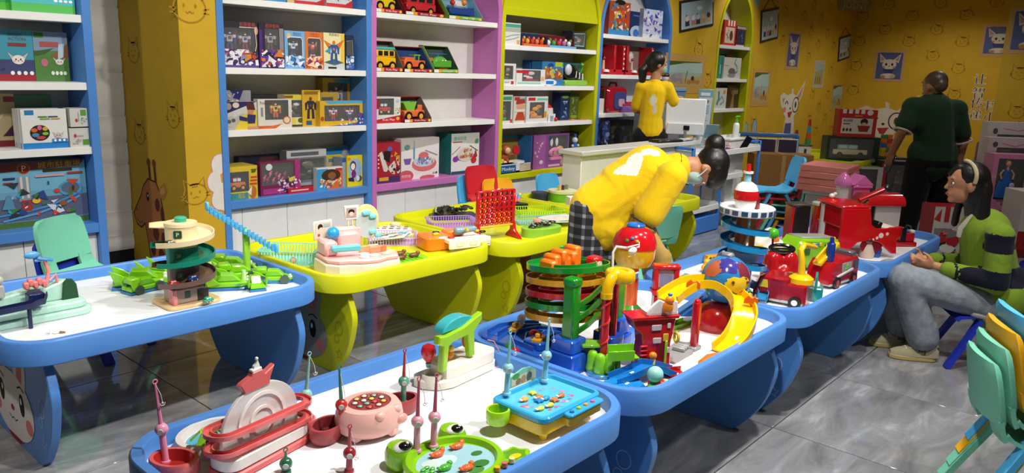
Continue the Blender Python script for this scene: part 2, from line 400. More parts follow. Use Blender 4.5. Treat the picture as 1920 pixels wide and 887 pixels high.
# ---- play tables
def make_table(name,label,x0,x1,y0,y1,c,floorc,group,zt=.565,ec=None):
    t = thing(name,label,'table',(x0,y0,0),0,group); Lx,Ly = x1-x0,y1-y0
    R = rrect(0,0,Lx,Ly,.17,8); q = inset(R,.035)
    m = MB()   # rim: outer wall, top, inner wall
    lv = [(inset(R,.006),zt-.095),(R,zt-.09),(R,zt-.008),(inset(R,.006),zt),(inset(R,.03),zt),(q,zt-.008),(q,zt-.06),(inset(R,.006),zt-.095)]
    m.rings([[(x,y,z) for x,y in p] for p,z in lv],c,cap0=False,cap1=False); m.build('rim',t,'paint')
    m = MB(); m.ext(inset(R,.03),zt-.075,zt-.05,floorc); m.build('top',t,'paint')
    pr = [(.06,zt-.095),(.03,.42),(0,.34),(.012,.25),(.055,.14),(.12,.05),(.17,0.0)]
    outline = [(a,b) for a,b in pr] + [(Ly-a,b) for a,b in reversed(pr)]
    sm = []
    for i in range(len(pr)-1):
        for k in range(4):
            u = k/4; p0,p1,p2,p3 = pr[max(0,i-1)],pr[i],pr[i+1],pr[min(len(pr)-1,i+2)]
            sm.append(tuple(.5*((2*p1[d])+(-p0[d]+p2[d])*u+(2*p0[d]-5*p1[d]+4*p2[d]-p3[d])*u*u+(-p0[d]+3*p1[d]-3*p2[d]+p3[d])*u**3) for d in (0,1)))
    sm.append(pr[-1]); outline = [(a+.02,b) for a,b in sm] + [(Ly-a-.02,b) for a,b in reversed(sm)]
    YZ = Matrix(((0,0,1,0),(1,0,0,0),(0,1,0,0),(0,0,0,1)))
    for lx in (.12,Lx-.155):
        m = MB(); m.ext(outline,lx,lx+.035,c,M=YZ,bev=.003); lg = m.build('leg',t,'paint')
        if lx < .2:
            m = MB(); P = T(lx-.001,0,0) @ Matrix(((0,0,-1,0),(-1,0,0,0),(0,1,0,0),(0,0,0,1)))
            cy = -Ly/2; big = c == BLUE
            if ec != 'none':
                # rabbit head print: ears, face, cheeks, bib
                fc = '#d8d6d6' if big else '#9a9890'
                for s in (-1,1):
                    m.flat([(cy+s*.12+.07*cos(a)*1.0+s*.03*sin(a),.33+.16*sin(a)) for a in [2*pi*i/18 for i in range(18)]],.0003,fc,M=P)
                    m.flat([(cy+s*.12+.032*cos(a)+s*.03*sin(a),.33+.12*sin(a)) for a in [2*pi*i/16 for i in range(16)]],.0006,'#c8787c',M=P)
                m.flat(ell(cy,.17,.25,.15,26),.0008,fc,M=P)
                for s in (-1,1):
                    m.flat(ell(cy+s*.12,.2,.03,.05,16),.0011,'#141216',M=P); m.flat(ell(cy+s*.112,.215,.009,.015,10),.0014,'#ffffff',M=P)
                    m.flat(ell(cy+s*.19,.125,.042,.034,16),.0011,'#cf7a80',M=P)
                    m.line([(cy+s*.12-.04,.265),(cy+s*.12,.28),(cy+s*.12+.04,.265)],.008,.0011,'#222222',M=P)
                m.flat(ell(cy,.155,.022,.014,12),.0011,'#a03048',M=P)
                m.line([(cy-.05,.115),(cy-.02,.1),(cy,.112),(cy+.02,.1),(cy+.05,.115)],.006,.0011,'#222222',M=P)
                m.flat([(cy-.1,.03),(cy+.1,.03),(cy+.05,.008),(cy-.05,.008)],.0011,'#8f1f30',M=P)
            gl = '#a8c4ee' if big else '#a39a10'
            for s in (-1,1):
                u = cy+s*(Ly/2-.13)
                m.line([(u+.03*cos(a),.26+.035*sin(a)) for a in [2*pi*i/14 for i in range(15)]],.004,.0006,gl,M=P)
                m.line([(u-.02+.02*cos(a),.20+.02*sin(a)) for a in [2*pi*i/14 for i in range(15)]],.004,.0006,gl,M=P)
                m.line([(u+(.03 if i % 2 == 0 else .013)*sin(i*pi/5),.12+(.03 if i % 2 == 0 else .013)*cos(i*pi/5)) for i in range(11)],.004,.0006,gl,M=P)
            m.build('printed_decoration',lg,'matte')
    return t
TG = 'blue play tables in the front row'
make_table('play_table','blue rimmed white play table nearest the camera with fishing toys',.745,2.035,1.195,2.075,BLUE,'#eceef2',TG)
make_table('play_table','blue rimmed white play table holding the marble run and globe',2.045,3.335,1.195,2.075,BLUE,'#eceef2',TG)
make_table('play_table','blue rimmed white play table holding the spiral tower and fire trucks',3.345,4.635,1.195,2.075,BLUE,'#eceef2',TG)
make_table('play_table','blue rimmed white play table holding the red toy piano',4.645,5.93,1.195,2.075,BLUE,'#eceef2',TG)
make_table('play_table','blue rimmed white play table at far left with the parking tower',.78,2.115,2.985,3.95,BLUE,'#e4e7ea',None)
make_table('play_table','all yellow play table with the pink toy kitchen',2.15,3.33,2.99,3.95,YEL,YEL,'yellow play tables by the shelves')
make_table('play_table','all yellow play table with the upright red disc grid',3.36,4.66,2.93,4.1,YEL,YEL,'yellow play tables by the shelves')

# ------------------------------------------------ boxed toys on the shelves
def robot3d(m,cx,cy,cz,h,a,b,c,d=.02):
    """standing toy robot: legs, torso, shoulders, arms, head, wings"""
    k = h
    for s in (-1,1):
        m.box(cx+s*.09*k,cy,cz+.17*k,.11*k,d,.34*k,a,.01*k); m.box(cx+s*.1*k,cy-.1*d,cz+.05*k,.14*k,d*1.2,.1*k,c,.01*k)
        m.box(cx+s*.25*k,cy,cz+.66*k,.16*k,d*1.1,.16*k,b,.02*k); m.box(cx+s*.28*k,cy-.1*d,cz+.46*k,.09*k,d,.3*k,a,.01*k)
        m.add([(cx+s*.2*k,cy+d*.4,cz+.6*k),(cx+s*.45*k,cy+d*.4,cz+.98*k),(cx+s*.4*k,cy+d*.4,cz+.6*k)],[(0,1,2) if s < 0 else (0,2,1)],c)
    m.box(cx,cy,cz+.56*k,.3*k,d*1.2,.3*k,b,.02*k); m.box(cx,cy-d*.6,cz+.6*k,.16*k,d*.5,.14*k,c,.01*k)
    m.box(cx,cy,cz+.38*k,.2*k,d,.1*k,a,.01*k); m.box(cx,cy-d*.1,cz+.8*k,.12*k,d,.14*k,a,.02*k); m.box(cx,cy-d*.6,cz+.81*k,.08*k,d*.3,.04*k,'#f0f0f0')
def vehicle3d(m,cx,cy,cz,w,h,d,body,cab,wh='#1c1c1c',hub='#e8b040',kind='car'):
    r = h*.2
    m.box(cx,cy,cz+r+h*.18,w,d,h*.36,body,h*.05)
    if kind == 'bus':
        m.box(cx,cy,cz+r+h*.5,w*.96,d*.94,h*.34,body,h*.06); m.box(cx,cy,cz+r+h*.72,w*.98,d*.9,h*.14,cab,h*.05)
        for i in (-1,0,1): m.box(cx+i*w*.27,cy-d*.47,cz+r+h*.52,w*.2,d*.02,h*.2,'#20242a')
    elif kind == 'tractor':
        m.box(cx-w*.2,cy,cz+r+h*.35,w*.45,d*.8,h*.3,body,h*.05); m.box(cx+w*.15,cy,cz+r+h*.62,w*.3,d*.7,h*.06,cab)
        for s in (-1,1): m.cyl((cx+w*.03+s*.1*w+w*.1,cy-d*.3,cz+r+h*.3),(cx+w*.03+s*.1*w+w*.1,cy-d*.3,cz+r+h*.62),.006,.006,cab,6)
    elif kind == 'dump':
        m.add([(cx-w*.55,cy-d*.45,cz+r+h*.75),(cx+w*.1,cy-d*.45,cz+r+h*.8),(cx+w*.0,cy-d*.4,cz+r+h*.35),(cx-w*.35,cy-d*.4,cz+r+h*.35),(cx-w*.55,cy+d*.45,cz+r+h*.75),(cx+w*.1,cy+d*.45,cz+r+h*.8),(cx,cy+d*.4,cz+r+h*.35),(cx-w*.35,cy+d*.4,cz+r+h*.35)],[(0,3,2,1),(4,5,6,7),(3,7,6,2),(0,4,7,3),(1,2,6,5)],cab)
        m.box(cx+w*.28,cy,cz+r+h*.42,w*.32,d*.8,h*.42,body,h*.06); m.box(cx+w*.13,cy-d*.2,cz+r+h*.6,w*.06,d*.4,h*.3,'#24304a')
    elif kind == 'heli':
        m.ball((cx,cy,cz+h*.45),(w*.42,d*.45,h*.3),body); m.box(cx-w*.1,cy,cz+h*.85,w*1.0,d*.12,h*.05,cab,.003); m.cyl((cx-w*.1,cy,cz+h*.7),(cx-w*.1,cy,cz+h*.86),.01,.01,cab,8)
        m.box(cx-w*.45,cy,cz+h*.55,w*.2,d*.3,h*.24,'#c86a38',.01)
        for s in (-1,1): m.ball((cx+s*.08*w+w*.1,cy-d*.4,cz+h*.52),h*.06,'#f0f0f0'); m.ball((cx+s*.08*w+w*.1,cy-d*.47,cz+h*.52),h*.03,'#101010')
        m.box(cx+w*.1,cy-d*.1,cz+h*.18,w*.5,d*.6,h*.12,'#c03028',.01)
        return
    elif kind == 'ship':
        m.add([(cx-w*.5,cy-d*.4,cz+h*.5),(cx+w*.5,cy-d*.4,cz+h*.62),(cx+w*.3,cy-d*.3,cz+.01),(cx-w*.3,cy-d*.3,cz+.01),(cx-w*.5,cy+d*.4,cz+h*.5),(cx+w*.5,cy+d*.4,cz+h*.62),(cx+w*.3,cy+d*.3,cz+.01),(cx-w*.3,cy+d*.3,cz+.01)],[(0,3,2,1),(4,5,6,7),(0,1,5,4),(0,4,7,3),(1,2,6,5),(2,3,7,6)],body)
        m.box(cx,cy,cz+h*.75,w*.5,d*.6,h*.4,cab,.02); m.ball((cx+w*.1,cy-d*.3,cz+h*.85),h*.16,'#e08a2a'); m.ball((cx-w*.35,cy-d*.3,cz+h*.8),h*.14,'#c83030')
        return
    else:
        m.box(cx-w*.08,cy,cz+r+h*.52,w*.6,d*.9,h*.36,cab,h*.1)
        for i in (-1,1): m.box(cx-w*.08+i*w*.14,cy-d*.46,cz+r+h*.55,w*.22,d*.02,h*.2,'#c8dce8')
    for s in (-1,1):
        for t in (-1,1):
            rr = r*1.25 if kind in ('tractor','dump') else r
            m.cyl((cx+s*w*.3,cy+t*d*.52,cz+rr),(cx+s*w*.3,cy+t*d*.38,cz+rr),rr,rr,wh,14); m.cyl((cx+s*w*.3,cy+t*d*.54,cz+rr),(cx+s*w*.3,cy+t*d*.5,cz+rr),rr*.55,rr*.5,hub,10)
def draw(m,P,w,h,items,z=.0006):
    for n,it in enumerate(items):
        k = it[0]; zz = z+.0004*n
        if k == 'r': m.flat([(it[1]*w,it[2]*h),(it[3]*w,it[2]*h),(it[3]*w,it[4]*h),(it[1]*w,it[4]*h)],zz,it[5],P)
        elif k == 'e': m.flat(ell(it[1]*w,it[2]*h,it[3]*w,it[4]*h,18),zz,it[5],P)
        elif k == 'p': m.flat([(a*w,b*h) for a,b in it[1]],zz,it[2],P)
        elif k == 'line': m.line([(a*w,b*h) for a,b in it[1]],it[2]*min(w,h),zz,it[3],P)
        elif k == 't': m.text(it[1],it[2]*w,it[3]*h,it[4]*h*1.1,it[5],zz,P,wfit=(it[6]*w if len(it) > 6 else None))
        elif k == 'mix':
            rg = random.Random(it[1]); x0,y0,x1,y1 = it[2:6]
            for i in range(it[6]):
                cx,cy = x0+(x1-x0)*rg.random(),y0+(y1-y0)*rg.random(); s = (.02+.038*rg.random())*min(1.6,.5+(x1-x0)); a = rg.random()*6.3; c = rg.choice(it[7]); q = rg.random()
                kx,ky = s*h,s*h
                if q < .4: pl = [(kx*1.6*cos(a+t)*(1 if t else 1.5),ky*1.6*sin(a+t)) for t in (0,2.2+rg.random(),4+rg.random())]
                elif q < .7: pl = [(kx*cos(a)*u-ky*.45*sin(a)*v,kx*sin(a)*u+ky*.45*cos(a)*v) for u,v in ((-1,-1),(1,-1),(1,1),(-1,1))]
                else: pl = ell(0,0,kx*.9,ky*.7,9)
                pl = [(min(max(cx*w+u,x0*w*.98+.002),x1*w),min(max(cy*h+v,y0*h*.98+.002),y1*h)) for u,v in pl]
                m.flat(pl,zz+.00004*i,c,P)
        elif k == 'bunny':
            cx,cy,s,c = it[1]*w,it[2]*h,it[3]*w,it[4]
            for e in (-1,1):
                m.flat([(cx+e*s*.5,cy+s*.3),(cx+e*s*1.7,cy+s*1.3),(cx+e*s*.95,cy-s*.1)],zz,c,P); m.flat([(cx+e*s*.75,cy+s*.35),(cx+e*s*1.45,cy+s*1.05),(cx+e*s*.95,cy+s*.1)],zz+.0001,'#c8968a',P)
            m.flat(ell(cx,cy,s*1.05,s*.85,20),zz+.0002,c,P)
            for e in (-1,1): m.flat(ell(cx+e*s*.4,cy+s*.05,s*.14,s*.17,10),zz+.0003,'#20181a',P); m.flat(ell(cx+e*s*.62,cy-s*.25,s*.2,s*.13,10),zz+.0003,'#d88a86',P)
            m.flat(ell(cx,cy-s*.22,s*.14,s*.1,8),zz+.0003,'#58343a',P)
        elif k == 'robot':
            cx,cy,s = it[1]*w,it[2]*h,it[3]*h; a,b = it[4],it[5]
            for e in (-1,1):
                m.flat([(cx+e*s*.04,cy-s*.05),(cx+e*s*.17,cy-s*.05),(cx+e*s*.2,cy-s*.5),(cx+e*s*.06,cy-s*.5)],zz,a,P); m.flat([(cx+e*s*.15,cy+s*.28),(cx+e*s*.3,cy+s*.2),(cx+e*s*.28,cy-s*.12),(cx+e*s*.2,cy-s*.1)],zz,a,P)
            m.flat([(cx-s*.18,cy+s*.3),(cx+s*.18,cy+s*.3),(cx+s*.1,cy-s*.08),(cx-s*.1,cy-s*.08)],zz+.0001,a,P); m.flat(ell(cx,cy+s*.38,s*.08,s*.1,12),zz+.0002,b,P); m.flat(ell(cx,cy+s*.1,s*.07,s*.06,8),zz+.0002,b,P)
NBX = {'z': 0}
def bx(x0,x1,z,h,yf,dep,label,body,items=(),win=None,fig=None,sidec=None):
    w = x1-x0; t = thing('toy_box',label,'toy box',(x0,yf,z),0,'boxed toys on the wall shelves'); m = MB()
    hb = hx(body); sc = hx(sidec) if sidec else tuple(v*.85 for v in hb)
    if win:
        a,b,c,d = win[1]*w,win[2]*h,win[3]*w,win[4]*h; q = min(.06,dep*.7)
        vs = [(0,0,0),(w,0,0),(w,0,h),(0,0,h),(a,0,b),(c,0,b),(c,0,d),(a,0,d),(a,q,b),(c,q,b),(c,q,d),(a,q,d),(0,dep,0),(w,dep,0),(w,dep,h),(0,dep,h)]
        fs = [(0,1,5,4),(1,2,6,5),(2,3,7,6),(3,0,4,7),(4,5,9,8),(5,6,10,9),(6,7,11,10),(7,4,8,11),(8,9,10,11),(1,13,14,2),(0,3,15,12),(3,2,14,15),(0,12,13,1),(12,15,14,13)]
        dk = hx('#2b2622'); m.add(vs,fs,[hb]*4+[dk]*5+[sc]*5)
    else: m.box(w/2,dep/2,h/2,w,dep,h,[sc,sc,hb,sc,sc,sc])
    bo = m.build('carton',t,'card')
    if items:
        m = MB(); draw(m,FRONT,w,h,items); m.build('print',bo,'card',smooth=180)
    if win:
        ww,wh,cx = c-a,d-b,(a+c)/2
        if fig:
            m = MB(); k = fig[0]; fd = min(.02,q*.4); cy = q*.55
            if k == 'bot': robot3d(m,cx,cy,b+wh*.03,wh*.92,fig[1],fig[2],fig[3],fd)
            elif k == 'bot2': robot3d(m,a+ww*.27,cy,b+wh*.03,wh*.92,fig[1],fig[2],fig[3],fd); robot3d(m,a+ww*.74,cy,b+wh*.05,wh*.85,fig[3],fig[2],fig[1],fd)
            elif k == 'car': vehicle3d(m,cx,cy,b+.004,ww*.8,wh*.75,q*.5,fig[1],fig[2],hub=fig[3])
            elif k == 'pup':
                m.ball((cx,cy,b+wh*.32),(ww*.36,q*.35,wh*.2),fig[1]); m.ball((cx+ww*.2,cy-.004,b+wh*.4),(ww*.2,q*.3,wh*.16),fig[3]); m.ball((cx+ww*.2,cy-q*.2,b+wh*.34),(ww*.1,q*.2,wh*.07),fig[2])
                for s in (-1,1): m.ball((cx-ww*.1+s*ww*.14,cy,b+wh*.72),(ww*.07,q*.2,wh*.17),fig[2])
                m.box(cx,cy,b+wh*.07,ww*.6,q*.6,wh*.12,fig[1],.004)
                for i in range(4): m.box(cx-ww*.2+i*ww*.08,cy-q*.36,b+wh*.32,ww*.05,.004,wh*.14,['#c03838','#d8a030','#5a9a3a','#6a3a98'][i])
            elif k == 'dinos':
                rg = random.Random(7)
                for i in range(9):
                    px,pz = a+ww*(.12+.1*i*.9),b+wh*(.15+.55*rg.random()); cc = fig[1+i % 3]
                    m.ball((px,cy,pz),(ww*.045,fd*.5,wh*.09),cc,8,6); m.ball((px+ww*.03,cy,pz+wh*.1),(ww*.03,fd*.4,wh*.05),cc,8,6); m.box(px-ww*.02,cy,pz-wh*.1,ww*.03,fd*.6,wh*.08,cc)
            else:
                rg = random.Random(len(label))
                for i in range(5): m.ball((a+ww*(.2+.6*rg.random()),cy,b+wh*(.2+.13*i)),(ww*(.12+.12*rg.random()),fd*.6,wh*(.08+.08*rg.random())),fig[1+i % 3],10,7)
                m.box(cx,cy+fd,b+wh*.08,ww*.8,fd,wh*.14,fig[1],.003)
            m.build('boxed_toy',t,'plastic')
        m = MB(); m.add([(a,.0008,b),(c,.0008,b),(c,.0008,d),(a,.0008,d)],[(0,1,2,3)],'#fff'); m.build('window',t,'clear')
    return t
def open_box(x0,x1,z,h,yf,dep,label,col,back,kind,body,cab,hub='#e8b040',txt='Kids Play',rot=0):
    """open-fronted display carton: tray lip, slanted cheeks, back card, toy vehicle"""
    w = x1-x0; t = thing('display_box',label,'toy box',(x0,yf,z),rot,'boxed toys on the wall shelves'); m = MB()
    lip = h*.14; e = .006
    m.box(w/2,e/2,lip/2,w,e,lip,col); m.box(w/2,dep/2,e/2,w,dep,e,col); m.box(w/2,dep-e/2,h/2,w,e,h,[hx(back)]*2+[hx(back)]*4)
    for s,x in ((0,0),(1,w)):
        vs = [(x,0,0),(x,dep,0),(x,dep,h),(x,dep*.72,h),(x,0,lip*1.3)]; m.rings([[(v[0]+(k if s == 0 else -k),v[1],v[2]) for v in vs] for k in (0,.004)],col if s == 0 else back)
    m.box(w/2,dep*.85,h-.003,w,dep*.3,.006,col)
    c = m.build('carton',t,'card')
    m = MB(); draw(m,FRONT,w,lip,[('r',.02,.12,.2,.88,'#e8e4e0'),('r',.2,.12,.3,.88,'#e0a030'),('t',txt,.58,.5,.62,'#f4e8e4',.4),('e',.92,.5,.05,.35,'#e8c050')]); m.build('print',c,'card',smooth=180)
    m = MB(); vehicle3d(m,w*.48,dep*.42,.008,w*.74,h*.78,dep*.5,body,cab,hub=hub,kind=kind); m.build('boxed_toy',t,'gloss')
    return t

bx(1.404,1.545,1.800,0.226,5.200,0.150,'green box edge at the top left corner of the blue shelf','#2f9a4a',[('r',0,0,1,.2,'#4fb43a')])
bx(1.546,1.880,1.800,0.250,5.160,0.080,'green board game box with a map print on the top left shelf','#5bbf5a',[('r',0,.2,1,1,'#4fc0c8'),('p',[(.1,.6),(.45,.28),(.75,.55),(.6,.9),(.2,.9)],'#e8d9a0'),('p',[(.15,.62),(.45,.35),(.7,.56),(.55,.85)],'#8ec3d8'),('mix',3,.15,.4,.75,.9,26,['#c2606a','#e8c84a','#3a4a80','#e8e0d0']),('e',.69,.29,.03,.03,'#fff'),('e',.77,.29,.03,.03,'#fff'),('e',.85,.29,.03,.03,'#fff'),('e',.93,.29,.03,.03,'#fff'),('r',.75,.5,.97,.95,'#5a3a80')])
bx(1.430,1.669,1.405,0.294,5.270,0.070,'teal storybook box with red base and white rabbit print','#3f93a8',[('r',0,0,1,.14,'#9c2a34'),('r',0,.14,1,.42,'#3c4470'),('mix',5,0,.2,.35,.6,14,['#6a2f3c','#2a2e52','#7d86a0']),('t','ARREST',.62,.9,.07,'#333a66'),('t','ACTION',.66,.82,.075,'#7c3a3c'),('r',.45,.68,.85,.745,'#7c3a3c'),('bunny',.65,.42,.13,'#e6dcd8'),('e',.5,.16,.045,.04,'#eee'),('e',.64,.16,.045,.04,'#eee'),('e',.78,.16,.045,.04,'#eee'),('e',.92,.16,.045,.04,'#eee')])
bx(1.671,1.859,1.405,0.291,5.270,0.070,'green storybook box with rabbit and waterfall print','#4f7f3c',[('r',0,.62,1,1,'#7f93ac'),('p',[(0,.6),(.6,.68),(.3,.55),(0,.5)],'#3f5a30'),('p',[(.45,.5),(1,.78),(1,.45)],'#8a5a34'),('p',[(.72,.75),(.9,.78),(.85,.5),(.68,.45)],'#b4c6d2'),('r',.03,.88,.3,.98,'#2f7a2c'),('r',.18,.7,.72,.8,'#a8504c'),('bunny',.72,.4,.11,'#e2dcda'),('e',.28,.38,.1,.08,'#c06a80'),('e',.5,.17,.05,.04,'#dfe8d8'),('e',.62,.17,.05,.04,'#dfe8d8'),('e',.74,.17,.05,.04,'#dfe8d8'),('e',.86,.17,.05,.04,'#dfe8d8')])
bx(1.368,1.560,1.017,0.311,5.330,0.007,'beige puzzle box with dark red base standing at the back left','#b8a47c',[('r',0,0,1,.12,'#7a2028'),('p',[(.6,.2),(1,.2),(.95,.45)],'#43203c'),('r',.7,.85,1,.95,'#8a2f34')])
bx(1.551,1.764,1.017,0.304,5.340,0.050,'dark green box with brown lettering behind the white boxes','#3d7a62',[('t','かみの花',.5,.86,.13,'#7a4a24')])
bx(1.524,1.754,1.017,0.230,5.240,0.030,'white busy board box at the back of the row of four','#d8d8d6',[('r',0,0,1,.14,'#1f78c0')])
bx(1.525,1.754,1.017,0.232,5.205,0.030,'white busy board box third from the front of its row','#dcdcda',[('r',0,0,1,.14,'#1f78c0')])
bx(1.525,1.753,1.017,0.231,5.170,0.030,'white busy board box second in its row','#dcdcda',[('r',0,0,1,.14,'#1f78c0')])
bx(1.528,1.771,1.017,0.233,5.135,0.030,'white busy board box with a dark oval at the front of the row','#e4e4e2',[('r',0,0,1,.15,'#2383cc'),('r',.08,.85,.28,.97,'#2b7ab8'),('e',.38,.4,.22,.2,'#2e2422'),('e',.26,.47,.07,.05,'#d8682a'),('e',.38,.53,.05,.06,'#d8609a'),('e',.5,.5,.06,.05,'#d8a830'),('e',.5,.38,.07,.04,'#8ac03a'),('e',.4,.28,.1,.04,'#c8484a'),('e',.28,.35,.08,.05,'#4a8ac0'),('r',.36,.79,.56,.82,'#4a8a2a'),('r',.58,.79,.8,.82,'#3a4a8a'),('r',.4,.74,.62,.77,'#8aaa3a'),('r',.65,.74,.85,.77,'#c8a83a'),('bunny',.78,.33,.08,'#d8c8c0'),('r',.63,.15,.98,.24,'#2383cc'),('e',.7,.2,.03,.03,'#fff'),('e',.8,.2,.03,.03,'#fff'),('e',.9,.2,.03,.03,'#fff')])
bx(1.776,1.886,1.017,0.115,5.120,0.100,'lower of two small white card packs beside the post','#cfcdc8',[('r',.65,.1,.98,.4,'#5a9a3a'),('e',.28,.6,.08,.1,'#b83a4a'),('r',.35,.55,.7,.62,'#b09aa0'),('mix',8,.1,.15,.6,.45,14,['#9aa0a0','#b0a8a0'])])
bx(1.786,1.886,1.140,0.111,5.120,0.100,'upper of two small white card packs beside the post','#d0cec9',[('r',.6,.6,.92,.92,'#5a9a3a'),('e',.35,.35,.08,.1,'#b83a4a'),('r',.45,.3,.5,.8,'#8aa09a'),('mix',9,.6,.1,.95,.5,14,['#9aa0a0','#6a8a7a'])])
bx(1.248,1.882,0.540,0.392,5.220,0.140,'large blue city parking garage playset box on the lowest left shelf','#6fa6c4',[('r',0,.55,1,1,'#74b4d0'),('r',0,.1,1,.45,'#5a6480'),('r',0,0,1,.09,'#4a7034'),('p',[(0,1),(0,.8),(.25,.86),(.95,.9),(1,1)],'#7a2c30'),('e',.46,.9,.055,.085,'#c87828'),('e',.46,.9,.048,.073,'#8a2420'),('t','P',.46,.9,.12,'#e8d8c8'),('t','城市駐車場',.77,.93,.1,'#d8a828',.38),('r',.62,.83,.88,.875,'#3a2c20'),('r',.4,.4,.5,.78,'#93979c'),('r',.42,.45,.44,.78,'#d0d4d6'),('r',.47,.45,.49,.78,'#d0d4d6'),('e',.85,.55,.11,.12,'#4f9cc8'),('e',.85,.56,.085,.09,'#5a6a80'),('line',[(.2,.2),(.45,.24),(.65,.3),(.85,.42),(.95,.5)],.03,'#4a90d0'),('line',[(.25,.12),(.55,.2),(.8,.32),(.93,.42)],.03,'#5aa0dc'),('r',.42,.25,.5,.42,'#a83a30'),('mix',11,.3,.15,.95,.7,34,['#d04a34','#3f7f3a','#e8c040','#2f4a8a','#d8dce0','#8a5a34','#40a0d0','#303840']),('r',.28,.75,.38,.78,'#22386a'),('r',.28,.68,.36,.71,'#a83a30'),('r',.83,.78,.97,.81,'#a83a30'),('r',.55,.76,.8,.79,'#d8a0a8'),('p',[(.25,.3),(.3,.52),(.33,.52),(.36,.3)],'#5a90b0')])
bx(2.973,3.225,1.985,0.223,5.250,0.120,'dark box on the top shelf left of the blue one','#333b46',[])
bx(3.169,3.325,1.985,0.198,5.160,0.087,'dark blue box on the top shelf of the robot unit','#20406a',[('r',0,0,1,.2,'#3a8ac0')])
bx(3.334,3.392,1.985,0.210,5.160,0.120,'thin beige box on the top shelf','#cbb27a',[])
bx(3.396,3.658,1.985,0.190,5.160,0.120,'red and white box on the top shelf with a dark window, left of its twin','#c8ccd2',[('r',0,0,.7,.14,'#c83038'),('p',[(.5,0),(1,.3),(1,0)],'#b82a30'),('mix',21,.1,.2,.9,.9,16,['#c83038','#e8e8ea','#3a3438'])],('w',.15,.3,.85,.9))
bx(3.677,3.917,1.985,0.217,5.160,0.120,'red and white box on the top shelf with a dark window, nearest the blue post','#c8ccd2',[('r',0,0,.7,.14,'#c83038'),('p',[(.5,0),(1,.3),(1,0)],'#b82a30'),('mix',22,.1,.2,.9,.9,16,['#c83038','#e8e8ea','#3a3438'])],('w',.15,.3,.85,.9))
bx(2.794,3.080,1.515,0.315,5.150,0.120,'wide black and purple twin robot box on the upper shelf','#2a2430',[('t','机甲兽神',.72,.93,.11,'#b84a3a',.42),('p',[(0,0),(0,.5),(.5,.1),(1,.12),(1,0)],'#5a4a8c'),('e',.95,.82,.05,.09,'#caa080'),('line',[(.5,.88),(.93,.88),(.95,.5),(.9,.3)],.02,'#d8cfd0'),('r',.62,.14,.8,.3,'#d8862a'),('mix',31,.0,.05,1,.4,60,['#6a58a8','#d8d4e0','#3a3060','#b84a3a','#8a86b8','#e8e4ee']),('t','机甲兽神',.75,.08,.1,'#6a58a0',.4)],('w',.05,.35,.92,.86),('bot2','#3a3a78','#b0b0c0','#7a2a38'))
bx(3.088,3.288,1.515,0.317,5.150,0.120,'black and purple single robot box on the upper shelf','#2c2138',[('t','机甲兽神',.55,.93,.1,'#b84a3a',.55),('r',0,.0,.14,.85,'#4a2a78'),('r',.82,.3,1,.9,'#8a8690'),('mix',32,.05,.02,1,.42,46,['#5a3a98','#d8d4e0','#e8e4ee','#b84a3a','#30284a','#d87a2a']),('t','机甲兽神',.55,.1,.1,'#b83a40',.5)],('w',.24,.36,.8,.88),('bot','#4a3038','#9a9aa6','#30303a'))
bx(3.296,3.469,1.515,0.275,5.150,0.120,'light blue robot box in the row of four robot boxes','#79aee0',[('e',.2,.87,.1,.07,'#e0c070'),('t','恐龙战士',.62,.91,.1,'#4a4a90',.4),('mix',33,.02,.02,.98,.36,40,['#b8d4ee','#3a78c0','#284a90','#e8eef6','#8a5aa0']),('line',[(.12,.8),(.2,.84),(.8,.84),(.88,.76),(.88,.3)],.03,'#e4ecf4')],('w',.15,.34,.86,.82),('bot','#24345a','#d8dce4','#3a68a8'))
bx(3.471,3.632,1.515,0.277,5.150,0.120,'orange robot box in the row of four robot boxes','#d8763a',[('t','恐龙战士',.55,.91,.1,'#c03a20',.5),('mix',34,.02,.02,.98,.36,40,['#e8a050','#8a2a70','#f0d0b0','#c84a2a','#503050','#e8e0e0']),('line',[(.12,.8),(.2,.84),(.8,.84),(.88,.76),(.88,.3)],.03,'#f0d8c8')],('w',.16,.34,.86,.82),('bot','#5a2426','#c84038','#c8b8b0'))
bx(3.637,3.832,1.515,0.278,5.150,0.120,'white and yellow box with a blue winged robot print','#e8dfae',[('r',.82,.1,1,1,'#e8c450'),('r',0,0,1,.16,'#c8d0d0'),('p',[(0,.2),(.5,.3),(.95,.2),(.5,.12)],'#4a6a7a'),('robot',.48,.5,.62,'#2f5a9a','#d87a2a'),('t','恐龙战士',.5,.95,.07,'#5a5030',.5),('r',.2,.03,.6,.08,'#282418'),('p',[(0,.8),(.32,.7),(.2,.6)],'#d8762a'),('p',[(.98,.84),(.6,.7),(.75,.58)],'#d8762a'),('p',[(.05,.5),(.3,.6),(.3,.45)],'#3a9ac8')])
bx(3.865,3.948,1.515,0.271,5.180,0.100,'dark blue robot box at the right end of the upper shelf','#22304e',[('mix',35,.02,.02,.98,.4,20,['#e8eef6','#3a68b8','#8aa0c8']),('line',[(.1,.82),(.8,.86),(.85,.4)],.03,'#c0cad8')],('w',.12,.42,.8,.84))
bx(2.794,2.823,1.080,0.217,5.200,0.140,'thin teal box at the left end of the middle shelf','#2a7fa0',[('r',0,.6,1,1,'#d8dcde')])
bx(2.849,3.089,1.080,0.272,5.290,0.100,'white and navy box lying behind the hero print box','#9a9aa2',[('p',[(.3,1),(.75,1),(.6,.7)],'#2a2a6a'),('mix',41,.05,.6,.6,.95,20,['#3a3a70','#d8d0b0','#c8c8d0'])])
